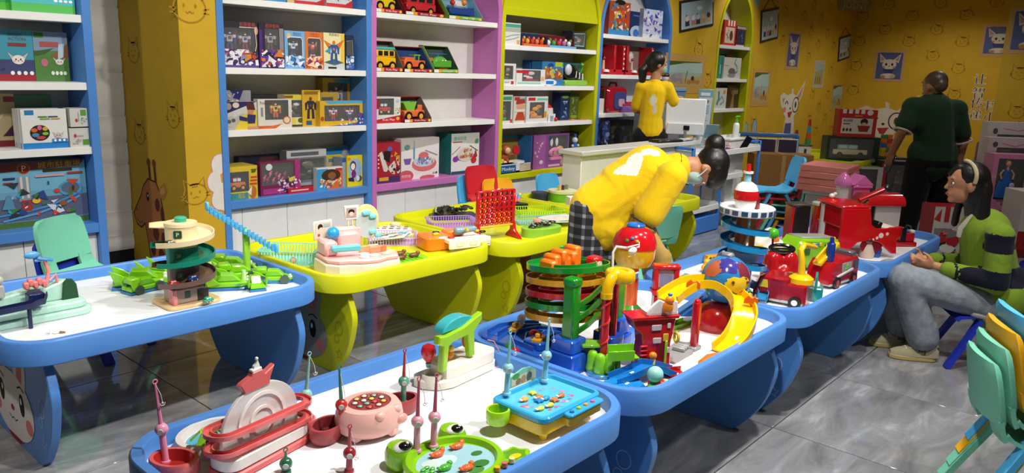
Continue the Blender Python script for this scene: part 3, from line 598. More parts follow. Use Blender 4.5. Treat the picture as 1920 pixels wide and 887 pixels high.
bx(2.795,3.052,1.080,0.197,5.150,0.047,'purple and yellow box with a masked hero print','#d9c03a',[('p',[(0,1),(0,.55),(1,1)],'#2c2860'),('p',[(0,.55),(1,1),(1,.7),(0,.3)],'#c8c4c0'),('p',[(0,.3),(.6,.6),(.3,0),(0,0)],'#b0aca8'),('e',.14,.84,.09,.12,'#a0968a'),('e',.36,.88,.1,.1,'#d8c0b0'),('e',.2,.3,.17,.19,'#b8b4aa'),('e',.14,.3,.06,.07,'#5a5a58'),('e',.27,.34,.06,.07,'#5a5a58'),('e',.8,.66,.09,.13,'#c08060'),('p',[(.66,.95),(.9,.95),(.94,.7),(.7,.72)],'#5a2a20'),('p',[(.7,.55),(.95,.52),(.92,.22),(.7,.22)],'#2f2f66'),('p',[(.45,.5),(.7,.42),(.68,.3),(.45,.35)],'#2f2f66'),('r',.7,.02,1,.1,'#c88a80')])
bx(3.098,3.369,1.080,0.236,5.300,0.100,'black box behind the orange boxed toy','#2a2c30',[('mix',42,.05,.6,.95,1,14,['#6a6a70','#b0b0b4','#3a3c44'])])
bx(3.055,3.335,1.080,0.214,5.140,0.057,'orange and white window box with a small round badge','#d8d4cc',[('r',0,0,.5,.1,'#c8582a'),('p',[(0,0),(.7,.16),(.5,0)],'#d06a2a'),('t','Pokemon',.24,.87,.14,'#7a4a44',.36),('e',.84,.28,.12,.14,'#c8582a'),('e',.84,.28,.09,.105,'#e0d0b0'),('r',.08,.42,.14,.72,'#8a8a8a')],('w',.2,.3,.9,.97),('bot','#c8642a','#e0b83a','#3a2420'))
bx(3.314,3.497,1.080,0.241,5.200,0.097,'white and yellow box with a dark creature behind its window','#d8d0a0',[('r',0,.86,1,1,'#d8c83a'),('r',0,.9,.4,.98,'#8a5a24'),('r',.05,.1,.5,.26,'#e0cc2a'),('e',.75,.2,.14,.08,'#5a5a1a'),('r',0,0,1,.07,'#4a4430')],('w',.15,.3,.95,.84),('blobs','#5a5450','#d8d4d0','#3a3834'))
bx(3.462,3.627,1.080,0.277,5.190,0.007,'tall yellow box with a small dark figure','#d0a42c',[('robot',.45,.52,.62,'#2a3040','#7a3a2a'),('r',.1,.88,.9,.97,'#8a6a20'),('r',.2,.04,.5,.16,'#2a5a7a'),('r',.86,.05,.98,.95,'#e0c060')])
bx(3.709,3.874,1.080,0.255,5.300,0.007,'yellow and dark window box behind the red robot box','#b89a3a',[],('w',.05,.3,.7,.85))
bx(3.737,4.001,1.080,0.369,5.310,0.090,'yellow box with grey robot standing highest on the middle shelf','#b8962e',[('p',[(.5,0),(1,0),(1,.4)],'#24408a'),('p',[(.35,.98),(1,.98),(1,.88),(.5,.9)],'#3a8ac0')],('w',.18,.3,.9,.9),('bot','#8a7a90','#c8c4d0','#4a5a90'))
bx(3.586,4.001,1.080,0.196,5.140,0.047,'wide yellow and blue box with a red robot and a white robot','#d8ac30',[('p',[(.1,1),(.2,.88),(1,.9),(1,1)],'#4aa8d8'),('p',[(.2,0),(1,0),(1,.5),(.85,.1)],'#2a4a9a'),('mix',43,.45,.02,1,.3,30,['#e8eef4','#b83a34','#3a6ac8','#8ac0e0']),('e',.93,.42,.06,.09,'#6a4aa0'),('e',.05,.3,.04,.09,'#b84a28')],('w',.1,.2,.92,.82),('bot2','#b8282c','#d8d0d4','#4a3a80'))
bx(2.794,3.019,0.580,0.241,5.120,0.200,'yellow and teal box with an orange pumpkin car behind the window','#d8b93a',[('r',0,0,.66,.2,'#3f8f8c'),('t','南瓜',.42,.1,.15,'#d8a828',.24),('r',.76,.62,.98,.68,'#c8501e'),('r',.74,.52,.98,.58,'#c8501e'),('r',.72,.42,.98,.48,'#c8501e'),('e',.82,.2,.13,.2,'#b8702a'),('p',[(.78,.9),(.98,.9),(.92,.8),(.8,.78)],'#4a6a20'),('p',[(.62,.2),(.8,.4),(.75,.1)],'#e8e0d0')],('w',.04,.24,.7,.84),('car','#c86a20','#8a3a10','#d89a40'))
bx(2.996,3.420,0.580,0.281,5.330,0.070,'long dark box lying behind the magenta box','#1d2430',[('r',.4,.5,1,.95,'#4a2a28')])
bx(3.060,3.402,0.580,0.254,5.150,0.047,'magenta window box of small dinosaur figures','#7a2450',[('e',.22,.84,.08,.1,'#d8d8d8'),('t','变形战队',.4,.12,.14,'#e0dce0',.44),('r',.06,.04,.6,.2,'#a83a80'),('p',[(.5,.4),(.95,.55),(.8,.35)],'#d8c84a'),('p',[(.5,.35),(.7,.5),(.72,.1),(.55,.1)],'#4a2a58'),('r',.86,.0,1,1,'#a03a78'),('mix',44,.4,.02,1,.45,34,['#c070b0','#d8a8d0','#5a2a60','#e8e0ea','#8a3a80'])],('w',.04,.3,.84,.95),('dinos','#c03a78','#8a2a50','#d0608a'))
bx(3.319,3.680,0.580,0.318,5.200,0.097,'tall grey and black window box behind the red label','#70737a',[('r',0,.82,1,1,'#b8bac0'),('r',.1,.86,.8,.95,'#5a5c64'),('r',.0,.0,1,.12,'#8a2028'),('r',.1,.13,.6,.2,'#9aa0a8')],('w',.1,.26,.95,.78),('blobs','#3a3a34','#58584a','#24241e'))
bx(3.283,3.508,0.580,0.038,5.130,0.017,'flat red pack lying at the front of the lowest shelf','#c01f2c',[('r',.1,.4,.8,.7,'#d8b0b4')])
bx(3.553,3.798,0.580,0.173,5.150,0.047,'blue and orange toy box with a round brown window','#e0e2e4',[('p',[(0,0),(0,.95),(.45,.95),(.2,.4),(.45,0)],'#3f98cc'),('p',[(1,0),(1,.9),(.75,.9),(.8,.4),(.4,0)],'#d86a30'),('e',.55,.64,.37,.28,'#4a2c20'),('e',.58,.62,.16,.16,'#8a5a34'),('mix',45,.08,.05,.95,.5,40,['#c84030','#e8c050','#3a6aa0','#e8e4e0','#e89a3a']),('r',.72,.84,.98,.94,'#c83038'),('e',.5,.22,.08,.08,'#24708a')])
bx(3.647,3.898,0.580,0.223,5.300,0.027,'cream box top with small red lettering behind the blue and orange box','#c4b48c',[('r',.05,.87,.35,.95,'#c0502a'),('r',.5,.86,.95,.98,'#5a7a90')])
bx(3.813,3.855,0.580,0.237,5.170,0.127,'thin blue and white blister pack on edge','#9aa4b8',[('r',0,.85,1,1,'#2a5a9a')])
bx(3.846,4.001,0.580,0.255,5.150,0.017,'yellow box with a cartoon monkey print at the right end','#e0cc20',[('e',.5,.55,.46,.36,'#9ab8d0'),('e',.38,.66,.2,.16,'#5a2a4a'),('e',.37,.64,.14,.11,'#e8e2dc'),('e',.42,.4,.15,.13,'#7a2a78'),('p',[(.05,.28),(.4,.3),(.45,.15),(.1,.18)],'#38244a'),('e',.75,.24,.2,.1,'#4a4a50'),('e',.68,.25,.12,.09,'#dcdcd8'),('r',.05,.86,.2,.94,'#e08a2a')])
bx(3.762,4.001,0.580,0.309,5.330,0.070,'blue and yellow box at the back under the middle shelf','#cdb32a',[('r',0,.8,1,1,'#2a7ab0'),('e',.82,.7,.14,.25,'#9a98a0'),('r',.4,.6,.75,.75,'#d8c060')])
bx(4.149,4.409,1.085,0.217,5.150,0.160,'red box with a dark window and white corner on the pink unit','#d8dada',[('p',[(0,0),(0,.14),(1,.3),(1,0)],'#b8202c'),('t','Kids Play',.5,.13,.1,'#f0e4e4',.5),('r',0,.55,.1,.95,'#a81f2a'),('e',.88,.17,.07,.07,'#e0b040'),('e',.87,.85,.08,.06,'#c0c0c8'),('mix',51,.75,.35,.98,.6,14,['#4a8a3a','#d87a2a','#e0c040'])],('w',.08,.32,.72,.95),('car','#c02830','#1c1c1c','#d8c050'))
bx(4.132,4.388,0.580,0.341,5.130,0.200,'red box with a white rocket arm print on the lowest pink shelf','#a51f30',[('p',[(.1,.75),(.22,.8),(.5,.35),(.42,.28),(.3,.3)],'#d4cdc4'),('p',[(.3,.8),(.6,.8),(.55,.5),(.3,.6)],'#1c181c'),('e',.55,.85,.1,.06,'#4a6ab8'),('p',[(.5,.4),(.75,.55),(.85,.35),(.6,.25)],'#d8ccc4'),('r',0,0,1,.16,'#4a2a60'),('r',.1,.06,.5,.15,'#d8a030'),('mix',52,.5,.2,1,.8,20,['#d8c8b8','#38243a','#d89030']),('e',.07,.7,.03,.02,'#eee'),('e',.07,.6,.03,.02,'#eee'),('e',.07,.5,.03,.02,'#eee'),('e',.07,.4,.03,.02,'#eee')])
bx(4.426,4.876,0.580,0.361,5.160,0.170,'white box with a pink fishing pond print on the lowest pink shelf','#e6e2e2',[('p',[(0,.7),(1,.85),(1,1),(0,1)],'#b9b2ae'),('e',.6,.33,.34,.2,'#e8e4e6'),('e',.6,.36,.33,.19,'#d8706e'),('e',.6,.42,.28,.13,'#c8ccdc'),('e',.58,.5,.14,.1,'#4a70b8'),('e',.58,.58,.13,.08,'#d8706e'),('mix',53,.38,.36,.84,.52,40,['#5a7ac0','#e8e4ea','#b8506a','#8a90c0','#e0c0a0']),('p',[(.06,.52),(.26,.52),(.22,.38),(.1,.38)],'#7a5aa8'),('r',.31,.5,.345,.78,'#4f9ab0'),('r',.325,.78,.335,.95,'#6a8a90'),('line',[(.62,.7),(.95,.56)],.02,'#a880a8'),('e',.15,.8,.07,.06,'#5a8a7c'),('e',.12,.1,.19,.14,'#c85a66'),('t','海洋钓鱼',.12,.09,.07,'#f0dcdc',.24),('e',.68,.03,.2,.05,'#c85a66'),('e',.85,.12,.025,.025,'#d8902a'),('e',.92,.12,.025,.025,'#484848')])
bx(5.031,5.402,0.580,0.381,5.160,0.200,'teal and white cooking toy box at the right of the lowest pink shelf','#e2e2e0',[('p',[(0,.8),(1,.72),(1,1),(0,1)],'#b8b6b2'),('t','趣味料理',.3,.87,.1,'#2f8a84',.44),('r',.05,.78,.38,.81,'#b85a3a'),('e',.5,.42,.36,.1,'#5a7a94'),('e',.5,.48,.28,.18,'#d8cfc0'),('e',.15,.38,.1,.07,'#8a3aa0'),('e',.8,.33,.1,.09,'#c03038'),('mix',54,.28,.4,.75,.62,30,['#d85a6a','#e8d8c0','#c8404a','#a8b060']),('line',[(.02,.5),(.3,.68)],.02,'#c0707a'),('line',[(.65,.7),(.95,.55)],.02,'#705a50'),('p',[(.86,.6),(.93,.42),(.86,.38),(.8,.42)],'#a03038'),('e',.9,.8,.06,.06,'#4a8a5a'),('r',0,0,1,.08,'#22545c')],None,None,'#1f6f6c')
bx(5.710,5.936,1.790,0.208,5.150,0.140,'white flat pack with drawn tools on the top yellow shelf','#dcdcd8',[('r',0,.8,1,.95,'#4aa08c'),('r',0,.6,1,.78,'#b0b0a8'),('line',[(.05,.35),(.45,.45),(.95,.5)],.05,'#8ab0a8'),('line',[(.05,.2),(.6,.3),(.9,.4)],.04,'#9a9a98'),('r',.78,.06,.95,.24,'#e0a060')])
bx(6.841,7.091,1.790,0.190,5.200,0.140,'dark box with a silver framed window on the top yellow shelf','#2c3238',[('line',[(.1,.85),(.9,.9),(.85,.2),(.2,.2)],.05,'#a8c0b8')],('w',.15,.25,.85,.85),('blobs','#4a7a80','#6aa0a0','#a05040'))
bx(5.705,5.886,1.405,0.210,5.150,0.140,'white carton with a green drink behind the window','#dedede',[('r',.62,.05,.85,.2,'#c0303a'),('r',.1,.12,.5,.17,'#b0a0a0')],('w',.02,.28,.78,.9),('blobs','#3a6a54','#c88a4a','#2a4a3c'))
bx(5.884,6.333,1.405,0.161,5.140,0.007,'low white window box of red and silver utensils','#e4e4e4',[('r',.0,.76,.42,.93,'#c42a34'),('r',.05,.1,.85,.2,'#8ad0c0'),('r',.86,.3,.97,.55,'#e0b080')],('w',.2,.26,.84,.95),('blobs','#a03038','#c8c8c8','#e0d8d0'))
bx(6.286,6.486,1.405,0.253,5.310,0.100,'small dark blue box behind the utensil box','#1f5c98',[('e',.4,.8,.35,.12,'#163e78')])
bx(6.303,6.660,1.405,0.243,5.160,0.140,'blue box with orange and yellow print next to the penguin toy','#2e7db6',[('e',.4,.85,.14,.1,'#1c4a8c'),('r',.6,.8,.95,1,'#a8c03a'),('e',.2,.55,.15,.25,'#b86a30'),('e',.48,.5,.14,.2,'#d8b040'),('e',.8,.45,.18,.2,'#a85a34'),('e',.35,.14,.35,.14,'#dfe4e8'),('r',.2,.06,.55,.2,'#2a7ac8'),('mix',61,.1,.25,.95,.8,30,['#e0c050','#8a4a2a','#4ab0d8','#a8402a'])])
bx(6.789,7.137,1.405,0.242,5.260,0.080,'teal backing card behind the penguin toy','#2b6472',[('r',.45,.68,.7,.85,'#b08a40'),('e',.85,.7,.06,.06,'#3a8a80')])
bx(5.702,5.868,1.035,0.278,5.160,0.140,'white and green window carton at the left of the third yellow shelf','#d2d2cc',[('r',.15,.82,.9,.94,'#3f9a80'),('r',.8,.02,.98,.14,'#c0303a')],('w',.02,.1,.85,.78),('blobs','#4aa83a','#7a4a30','#3a6a4a'))
bx(5.873,6.077,1.035,0.262,5.150,0.140,'white carton with a printed girl, left of the orange window carton','#d4d0c4',[('r',.05,.85,.45,.98,'#c0303a'),('r',.5,.85,1,.95,'#6ab89c'),('e',.5,.62,.3,.16,'#d8a080'),('p',[(.15,.7),(.85,.75),(.8,.9),(.2,.9)],'#a03a34'),('p',[(.1,.1),(.9,.1),(.7,.42),(.3,.42)],'#b8452e'),('r',.1,.42,.9,.52,'#e0d8c8')])
bx(6.045,6.388,1.035,0.262,5.130,0.017,'white carton with orange toy behind the window, shelf front','#d9dad8',[('r',.08,.84,.4,.96,'#c42a34'),('r',.48,.85,.98,.93,'#6ac0ac'),('r',.82,.18,.95,.42,'#d8902a')],('w',.15,.16,.84,.78),('blobs','#e0962e','#d87a1e','#4a6a58'))
bx(6.693,6.844,1.035,0.295,5.200,0.120,'narrow navy box with green logo on the third yellow shelf','#1c2e58',[('e',.5,.85,.4,.06,'#6a8a3a'),('mix',62,.2,.1,.8,.7,12,['#c8d0dc','#5a78a8'])])
bx(6.866,7.032,1.035,0.294,5.210,0.120,'narrow olive box with a tortoise print','#4a5a22',[('mix',63,.2,.15,.8,.9,12,['#7a8a4a','#98a868','#3a4a1a']),('e',.5,.12,.4,.06,'#7a9a2a')])
bx(6.154,6.337,0.540,0.327,5.250,0.140,'narrow blue box between monkey toy and purple box','#22609c',[('r',0,.5,1,.75,'#d8d8d4'),('r',.1,.55,.9,.6,'#b83030'),('r',.1,.2,.9,.36,'#d8dcdc'),('e',.5,.9,.5,.08,'#c8a040')])
bx(6.218,6.822,0.540,0.357,5.160,0.087,'purple window box with a pink singing puppy toy','#8a4a92',[('e',.1,.9,.06,.05,'#24488a'),('e',.45,.88,.05,.05,'#24488a'),('r',.0,.0,.33,1,'#9a5a9c'),('mix',64,.03,.3,.3,.8,10,['#d8b0b8','#c88a98','#e0c8c0']),('e',.22,.2,.05,.06,'#d8c0d8'),('r',.42,.04,.75,.1,'#d0a8d0'),('e',.88,.15,.12,.13,'#b08a90')],('w',.42,.2,.96,.96),('pup','#e070b0','#e8e4e8','#d89a6a'))
bx(6.948,7.151,0.540,0.349,5.280,0.100,'dark green box behind the robot figures','#1e3a34',[])
bx(6.877,7.096,0.540,0.099,5.180,0.097,'pale blue box with dark blue loops on the lowest yellow shelf','#8aa4bc',[('line',[(.2,.3),(.3,.7),(.5,.7),(.5,.35),(.3,.3),(.55,.25),(.8,.4)],.08,'#2a3a90')])
bx(7.473,7.894,1.975,0.371,5.180,0.140,'red and blue city blocks box on the arched blue shelf','#b5482a',[('r',0,0,1,.2,'#3a8ac8'),('e',.5,.98,.25,.08,'#1c1410'),('p',[(.2,.7),(.8,.75),(.7,.55),(.3,.5)],'#d8b040'),('mix',71,.1,.15,.95,.95,50,['#d84a2a','#e8c850','#3a88b8','#2a4a7a','#e8e0d0','#8aa05a'])])
bx(7.963,8.263,1.975,0.292,5.220,0.140,'navy box with a pale dome print on the arched blue shelf','#1a2f62',[('e',.5,.2,.46,.26,'#aebed0'),('e',.45,.16,.2,.16,'#3a6ab8'),('r',.2,.82,.7,.86,'#4a7ab0')])
bx(8.156,8.590,1.975,0.334,5.160,0.057,'lavender and blue swirl print box on the arched blue shelf','#c9cde8',[('mix',72,.0,.0,1,1,60,['#5a68c0','#e8ecf8','#8a98d8','#3a3a90','#6a4aa0','#b0d8f0']),('p',[(0,0),(1,0),(.9,.12),(0,.14)],'#dfe4ea')])
bx(7.310,7.415,1.100,0.166,5.140,0.100,'small white box at the left of the third blue shelf','#d8d4cc',[])
bx(7.495,7.614,1.100,0.264,5.200,0.100,'small brown box on the third blue shelf','#5a3a2c',[])
bx(7.268,7.589,0.580,0.510,5.160,0.200,'navy and silver space print box on the lowest blue shelf','#2a3a78',[('mix',73,0,0,1,1,60,['#8a98c8','#1c2450','#c8d0e4','#5a68a8','#3a58a0']),('r',0,.85,1,1,'#4a2a68')])
bx(7.701,8.235,0.580,0.416,5.250,0.100,'dark box with faint toy prints behind the standing woman','#2c2c2e',[('mix',74,.02,.1,.98,.95,40,['#4a4a44','#3a5a3c','#5a3030','#6a6a60','#2f4a6a'])])
bx(10.202,10.574,1.975,0.340,5.150,0.120,'red chef playset box on the top shelf of the far arch','#c5312d',[('r',.12,.1,.88,.72,'#d8c8b4'),('e',.62,.4,.14,.2,'#6a4030'),('r',.3,.78,.42,1,'#ece4dc'),('r',.52,.78,.64,1,'#ece4dc'),('r',.74,.78,.86,1,'#ece4dc'),('mix',81,.18,.15,.45,.65,10,['#8a7a6a','#5a5048'])])
bx(10.622,10.910,1.975,0.284,5.160,0.120,'dark red and navy box on the top shelf of the far arch','#5a2a34',[('r',.1,.12,.9,.75,'#1f2a50'),('r',0,.85,1,.97,'#a0a4b0'),('r',.0,0,.9,.08,'#d0c8d4'),('mix',82,.2,.2,.8,.7,10,['#3a5a9a','#8a90a8'])])
bx(10.176,10.336,1.520,0.314,5.170,0.140,'teal box side on the second shelf of the far arch','#2a8f86',[('r',.3,.2,.45,.6,'#b8d8d4')])
bx(10.279,10.813,1.520,0.295,5.140,0.027,'white box with a teal loop toy print on the second far shelf','#cfd2cc',[('line',[(.55,.2),(.8,.35),(.75,.6),(.6,.75),(.68,.95)],.1,'#5a98a0'),('e',.48,.35,.2,.16,'#6a6468'),('e',.48,.16,.22,.1,'#8a90a0'),('r',.05,.6,.3,.64,'#c8a080')])
bx(10.605,10.966,1.520,0.340,5.280,0.080,'dark green box behind the teal loop print box','#3a4a34',[('r',0,.9,.5,1,'#a03a34'),('r',.5,.9,1,1,'#4a8a3a')])
bx(10.110,10.467,1.100,0.291,5.150,0.100,'white box with a teal creature print on the third far shelf','#ccd0cc',[('line',[(.2,.2),(.35,.5),(.3,.85)],.16,'#4a8a98'),('line',[(.5,.2),(.8,.35),(.6,.6),(.4,.4)],.08,'#4a9aa8'),('r',.7,.72,.88,.9,'#d8902a')])
bx(10.581,10.966,1.100,0.328,5.200,0.120,'dark brown box with a tan animal print on the third far shelf','#3c2c20',[('p',[(.3,0),(.45,.6),(.55,.6),(.62,0)],'#8a6a40'),('e',.52,.7,.2,.12,'#8a6a44'),('r',.55,.62,.9,.9,'#8a7a60'),('r',.1,.8,.9,.9,'#54402c')])

open_box(4.12,4.40,1.98,.22,5.12,.2,'red open box with a yellow truck on the top pink shelf','#c22a30','#3a3430','dump','#e0c020','#d86a28')
open_box(4.43,4.88,1.98,.22,5.12,.2,'dark red open box with a red rescue van on the top pink shelf','#a81f2c','#701824','bus','#c8303a','#d8d4d0')
open_box(4.93,5.36,1.98,.22,5.12,.2,'green open box with a blue ship on the top pink shelf','#7ab83a','#7fb0d0','ship','#2a4a90','#d8dce0',txt='海洋')
open_box(4.115,4.41,1.51,.25,5.12,.2,'red open box with a yellow school bus on the second pink shelf','#b02a30','#6b6a60','bus','#efb81c','#4ab4b0')
open_box(4.42,4.745,1.51,.215,5.12,.2,'red open box with an orange tractor on the second pink shelf','#b02a30','#2a4a80','tractor','#e0683a','#7ab040')
open_box(4.76,5.06,1.51,.235,5.12,.2,'green open box with a green helicopter on the second pink shelf','#8aba5a','#40564a','heli','#5aa83a','#3a6ab0',txt='Helicopter')
open_box(4.425,4.74,1.085,.215,5.12,.2,'red open box with a green tipper dump truck on the third pink shelf','#a8222c','#706a66','dump','#e2703a','#7ac03a')
# toys standing loose on the yellow, blue and far shelves
def tray(x0,x1,z,h,yf,dep,label,tc,bc,cols,seed):
    t = thing('display_box',label,'toy box',(x0,yf,z),0,'boxed toys on the wall shelves'); w = x1-x0; m = MB()
    m.box(w/2,dep/2,.012,w,dep,.024,tc,.003); m.box(w/2,dep-.004,h/2,w,.008,h,bc); m.box(.003,dep*.6,h*.4,.006,dep*.8,h*.8,bc); m.box(w-.003,dep*.6,h*.4,.006,dep*.8,h*.8,bc); m.build('carton',t,'card')
    rg = random.Random(seed)
    for i in range(5):
        m = MB(); x = w*(.12+.19*i); c = cols[i % len(cols)]; m.ball((x,dep*.4,.05),(w*.06,.025,.028),c,12,8); m.ball((x+w*.04,dep*.35,.08),(w*.035,.016,.018),cols[(i+1) % len(cols)],10,7); m.build('boxed_toy',t,'gloss')
tray(5.97,6.36,1.79,.13,5.13,.16,'blue tray box of orange and red figures on the top yellow shelf','#e06a3a','#1f3a66',['#e0582a','#e8b428','#d83a30','#e88a50'],1)
tray(6.37,6.83,1.79,.13,5.13,.16,'red tray box of white and green figures on the top yellow shelf','#6ab0d8','#7a1c2a',['#e8e8e8','#4aa84a','#d83a40','#c86aa0'],2)
t = thing('penguin_toy','black and white penguin push toy on a green base','toy',(6.70,5.15,1.405)); m = MB()
m.box(.2,.05,.03,.4,.1,.06,'#8cc04a',.015); m.build('base',t,'plastic'); m = MB(); m.ball((.14,.05,.14),(.12,.04,.085),'#15161a',M=I4); m.ball((.07,.03,.17),(.055,.03,.06),'#d0d0dc'); m.ball((.24,.05,.11),(.1,.035,.05),'#15161a')
for i in range(3): m.box(.2+i*.06,.02,.12-.012*i,.02,.01,.07,'#d8d8d0',.003)
m.build('body',t,'gloss'); m = MB(); m.tube([(.3,.05,.1),(.34,.05,.18),(.33,.05,.22)],.01,'#4aa040'); m.ball((.335,.05,.225),.025,'#5ab04a'); m.build('handle',t,'gloss')
t = thing('spinning_top','red and white dome toy on the third yellow shelf','toy',(6.47,5.24,1.035)); m = MB(); m.lathe([(.1,0),(.1,.03),(.09,.14),(.04,.19),(.01,.2)],['#d8d4d0','#d8d4d0','#c0202c','#c0202c'],n=20); m.build('dome',t,'gloss'); m = MB(); m.box(0,-.1,.03,.12,.006,.1,'#e4e4e4'); m.box(0,-.104,.03,.05,.003,.06,'#8aa0b0'); m.ball((.06,-.11,.022),.022,'#c82030'); m.build('label_card',t,'card')
t = thing('flat_pack','flat orange card sleeve lying on the third yellow shelf','packet',(6.98,5.14,1.035),-8); m = MB(); m.box(0,.04,.006,.26,.06,.012,'#c87a4a',.002); m.build('sleeve',t,'card'); m = MB(); m.box(-.03,.02,.013,.08,.03,.002,'#4a3026'); m.build('print',t,'card')
# monkey toy box
t = thing('display_box','blue open box with a brown monkey toy on the lowest yellow shelf','toy box',(5.665,5.12,.54),0,'boxed toys on the wall shelves'); m = MB()
m.box(.24,.1,.01,.48,.2,.02,'#2a6aa8'); m.box(.24,.19,.18,.48,.012,.36,'#8a7a34'); m.box(.475,.1,.18,.01,.2,.36,'#2a6aa8'); m.box(.24,.19,.34,.48,.014,.03,'#3a8ac0'); m.box(.24,.003,.045,.48,.006,.09,'#d4d8da'); c = m.build('carton',t,'card')
m = MB(); draw(m,FRONT,.48,.09,[('r',.02,.1,.5,.9,'#1f5a98'),('t','Monkey',.26,.5,.5,'#e4ecf4',.4),('r',.62,.1,.98,.95,'#c8b8a0'),('mix',5,.62,.1,.98,.95,14,['#3a3028','#e8e0d0','#6a5a4a'])]); m.build('print',c,'card',smooth=180)
m = MB(); m.ball((.17,.1,.14),(.055,.04,.06),'#9a4420'); m.ball((.17,.09,.23),(.06,.045,.055),'#9a4420'); m.ball((.17,.055,.22),(.04,.02,.035),'#e0b08a')
for s in (-1,1): m.ball((.17+s*.06,.1,.235),.02,'#c07a50')
m.tube([(.2,.09,.17),(.26,.06,.18)],.012,'#9a4420'); m.build('monkey',t,'soft'); m = MB(); m.cyl((.3,.05,.22),(.3,.065,.22),.05,.05,'#c0282c',18); m.build('drum',t,'gloss'); m = MB(); m.lathe([(.09,0),(.09,.02),(.02,.03)],'#e4e6e8',c=(.33,.08,.09),n=18); m.box(.14,.06,.11,.2,.06,.02,'#e8e0d0',.006); m.ball((.08,.05,.12),.025,'#d8b030'); m.ball((.15,.04,.12),.02,'#c03030'); m.ball((.06,.05,.1),.02,'#4a9a3a'); m.build('base_toys',t,'gloss')
t = thing('robot_figure','small blue and white robot figure beside the purple box','toy',(6.98,5.2,.64)); m = MB(); m.cyl((0,0,0),(0,0,.06),.045,.04,'#8a5a4a',14); m.cyl((0,0,.06),(0,0,.14),.035,.03,'#3a68b8',14); m.ball((0,0,.17),.035,'#d8dce4'); m.cyl((0,0,.2),(0,0,.24),.012,.02,'#3a68b8',10)
for s in (-1,1): m.ball((s*.05,-.01,.11),.016,'#d8dce4')
m.build('figure',t,'gloss')
# blue arch: red doll houses, backpack, lidded tub
for i,(x,w,lab) in enumerate(((7.28,.52,'red toy playset with a black figure on the second blue shelf'),(7.84,.58,'red framed clear playset box on the second blue shelf, behind the woman'))):
    t = thing('playset_box',lab,'toy box',(x,5.15,1.535),0,'boxed toys on the wall shelves'); m = MB(); m.box(w/2,.1,.03,w,.2,.06,'#c4202c',.006); m.box(w/2,.19,.17,w,.012,.34,'#8f867c'); m.box(w-.02,.1,.18,.04,.2,.3,'#c4202c',.004); m.box(w*.62 if i == 0 else .02,.1,.18,.04,.2,.3,'#c4202c',.004); m.build('frame',t,'plastic')
    m = MB()
    for k in range(5): m.ball((w-.02,-.002,.07+k*.055),(.012,.004,.014),'#f0e8e8',8,6)
    m.lathe([(.045,0),(.04,.02),(.02,.03)],'#e8ecec',c=(w*.28,-.0,.03),n=14); m.build('ornament',t,'plastic')
    m = MB(); m.ball((w*.3,.1,.2),(.07,.04,.04),'#1d1a1c') if i == 0 else m.ball((w*.45,.12,.2),(.05,.03,.07),'#d8d4d0'); m.cyl((w*.45,.1,.06),(w*.45,.1,.16),.02,.014,'#e0b8a0',10); m.ball((w*.45,.1,.18),.024,'#b0303a'); m.build('doll',t,'plastic')
t = thing('toy_backpack','dark red toy backpack case on the third blue shelf','toy case',(7.52,5.16,1.10)); m = MB(); m.ext(rrect(0,0,.4,.3,.07),-.18,0,'#a3142a',M=FRONT,bev=.02); m.build('shell',t,'gloss'); m = MB(); m.ext(rrect(.12,.04,.36,.24,.05),.001,.012,'#3a4a86',M=FRONT); m.ext(rrect(.2,.07,.32,.16,.03),.012,.02,'#c8a0b0',M=FRONT); m.build('pocket',t,'gloss'); m = MB(); m.tube([(.12,.08,.29),(.14,.08,.34),(.26,.08,.34),(.28,.08,.29)],.012,'#7a1020'); m.build('handle',t,'plastic')
t = thing('lidded_tub','clear purple tub with a red lid on the third blue shelf','tub',(7.8,5.12,1.10)); 
m = MB(); m.ext(rrect(0,0,.36,.1,.03),0,.085,'#9a6ab8',bev=.005); m.build('tub',t,'plastic'); m = MB(); m.ext(rrect(-.006,-.006,.366,.106,.03),.085,.105,'#c03a44',bev=.004); m.box(.18,.05,.115,.12,.04,.02,'#c8404a',.008); m.build('lid',t,'plastic')

# ------------------------------------------------ wall prints
SIDE = Matrix(((0,0,-1,0),(-1,0,0,0),(0,1,0,0),(0,0,0,1)))       # faces -X, local x runs to -Y
INK = '#a67c1a'
def cat_print(m,P,x,y,s,rot=0):
    ca,sa = cos(radians(rot)),sin(radians(rot))
    def L(pts): return [(x+s*(a*ca-b*sa),y+s*(a*sa+b*ca)) for a,b in pts]
    w = .055*s
    m.line(L([(.5*cos(a),.42*sin(a)-.05) for a in [radians(115-i*15)for i in range(0,23)]]),w,.0012,INK,P)
    m.line(L([(-.42,.2),(-.44,.6),(-.18,.36),(.18,.36),(.42,.6),(.42,.2)]),w,.0012,INK,P)
    for e in (-1,1):
        m.flat(L(ell(e*.18,.02,.04,.07,8)),.0012,INK,P); m.line(L([(e*.42,-.08),(e*.62,-.04)]),w*.8,.0012,INK,P); m.line(L([(e*.42,-.17),(e*.62,-.19)]),w*.8,.0012,INK,P)
        m.line(L([(0,-.14),(e*.07,-.2),(e*.13,-.16)]),w*.8,.0012,INK,P)
    m.line(L([(-.1,.36),(-.08,.22)]),w,.0012,INK,P); m.line(L([(.0,.38),(.0,.22)]),w,.0012,INK,P); m.line(L([(.1,.36),(.08,.22)]),w,.0012,INK,P)
rg = random.Random(4)
m = MB(); P = T(0,YW,0) @ FRONT
for x,z in ((9.44,1.89),(9.25,2.52),(9.75,1.5),(8.95,2.7),(9.6,.75),(9.05,.9)): cat_print(m,P,x,z,.21,rg.uniform(-12,12))
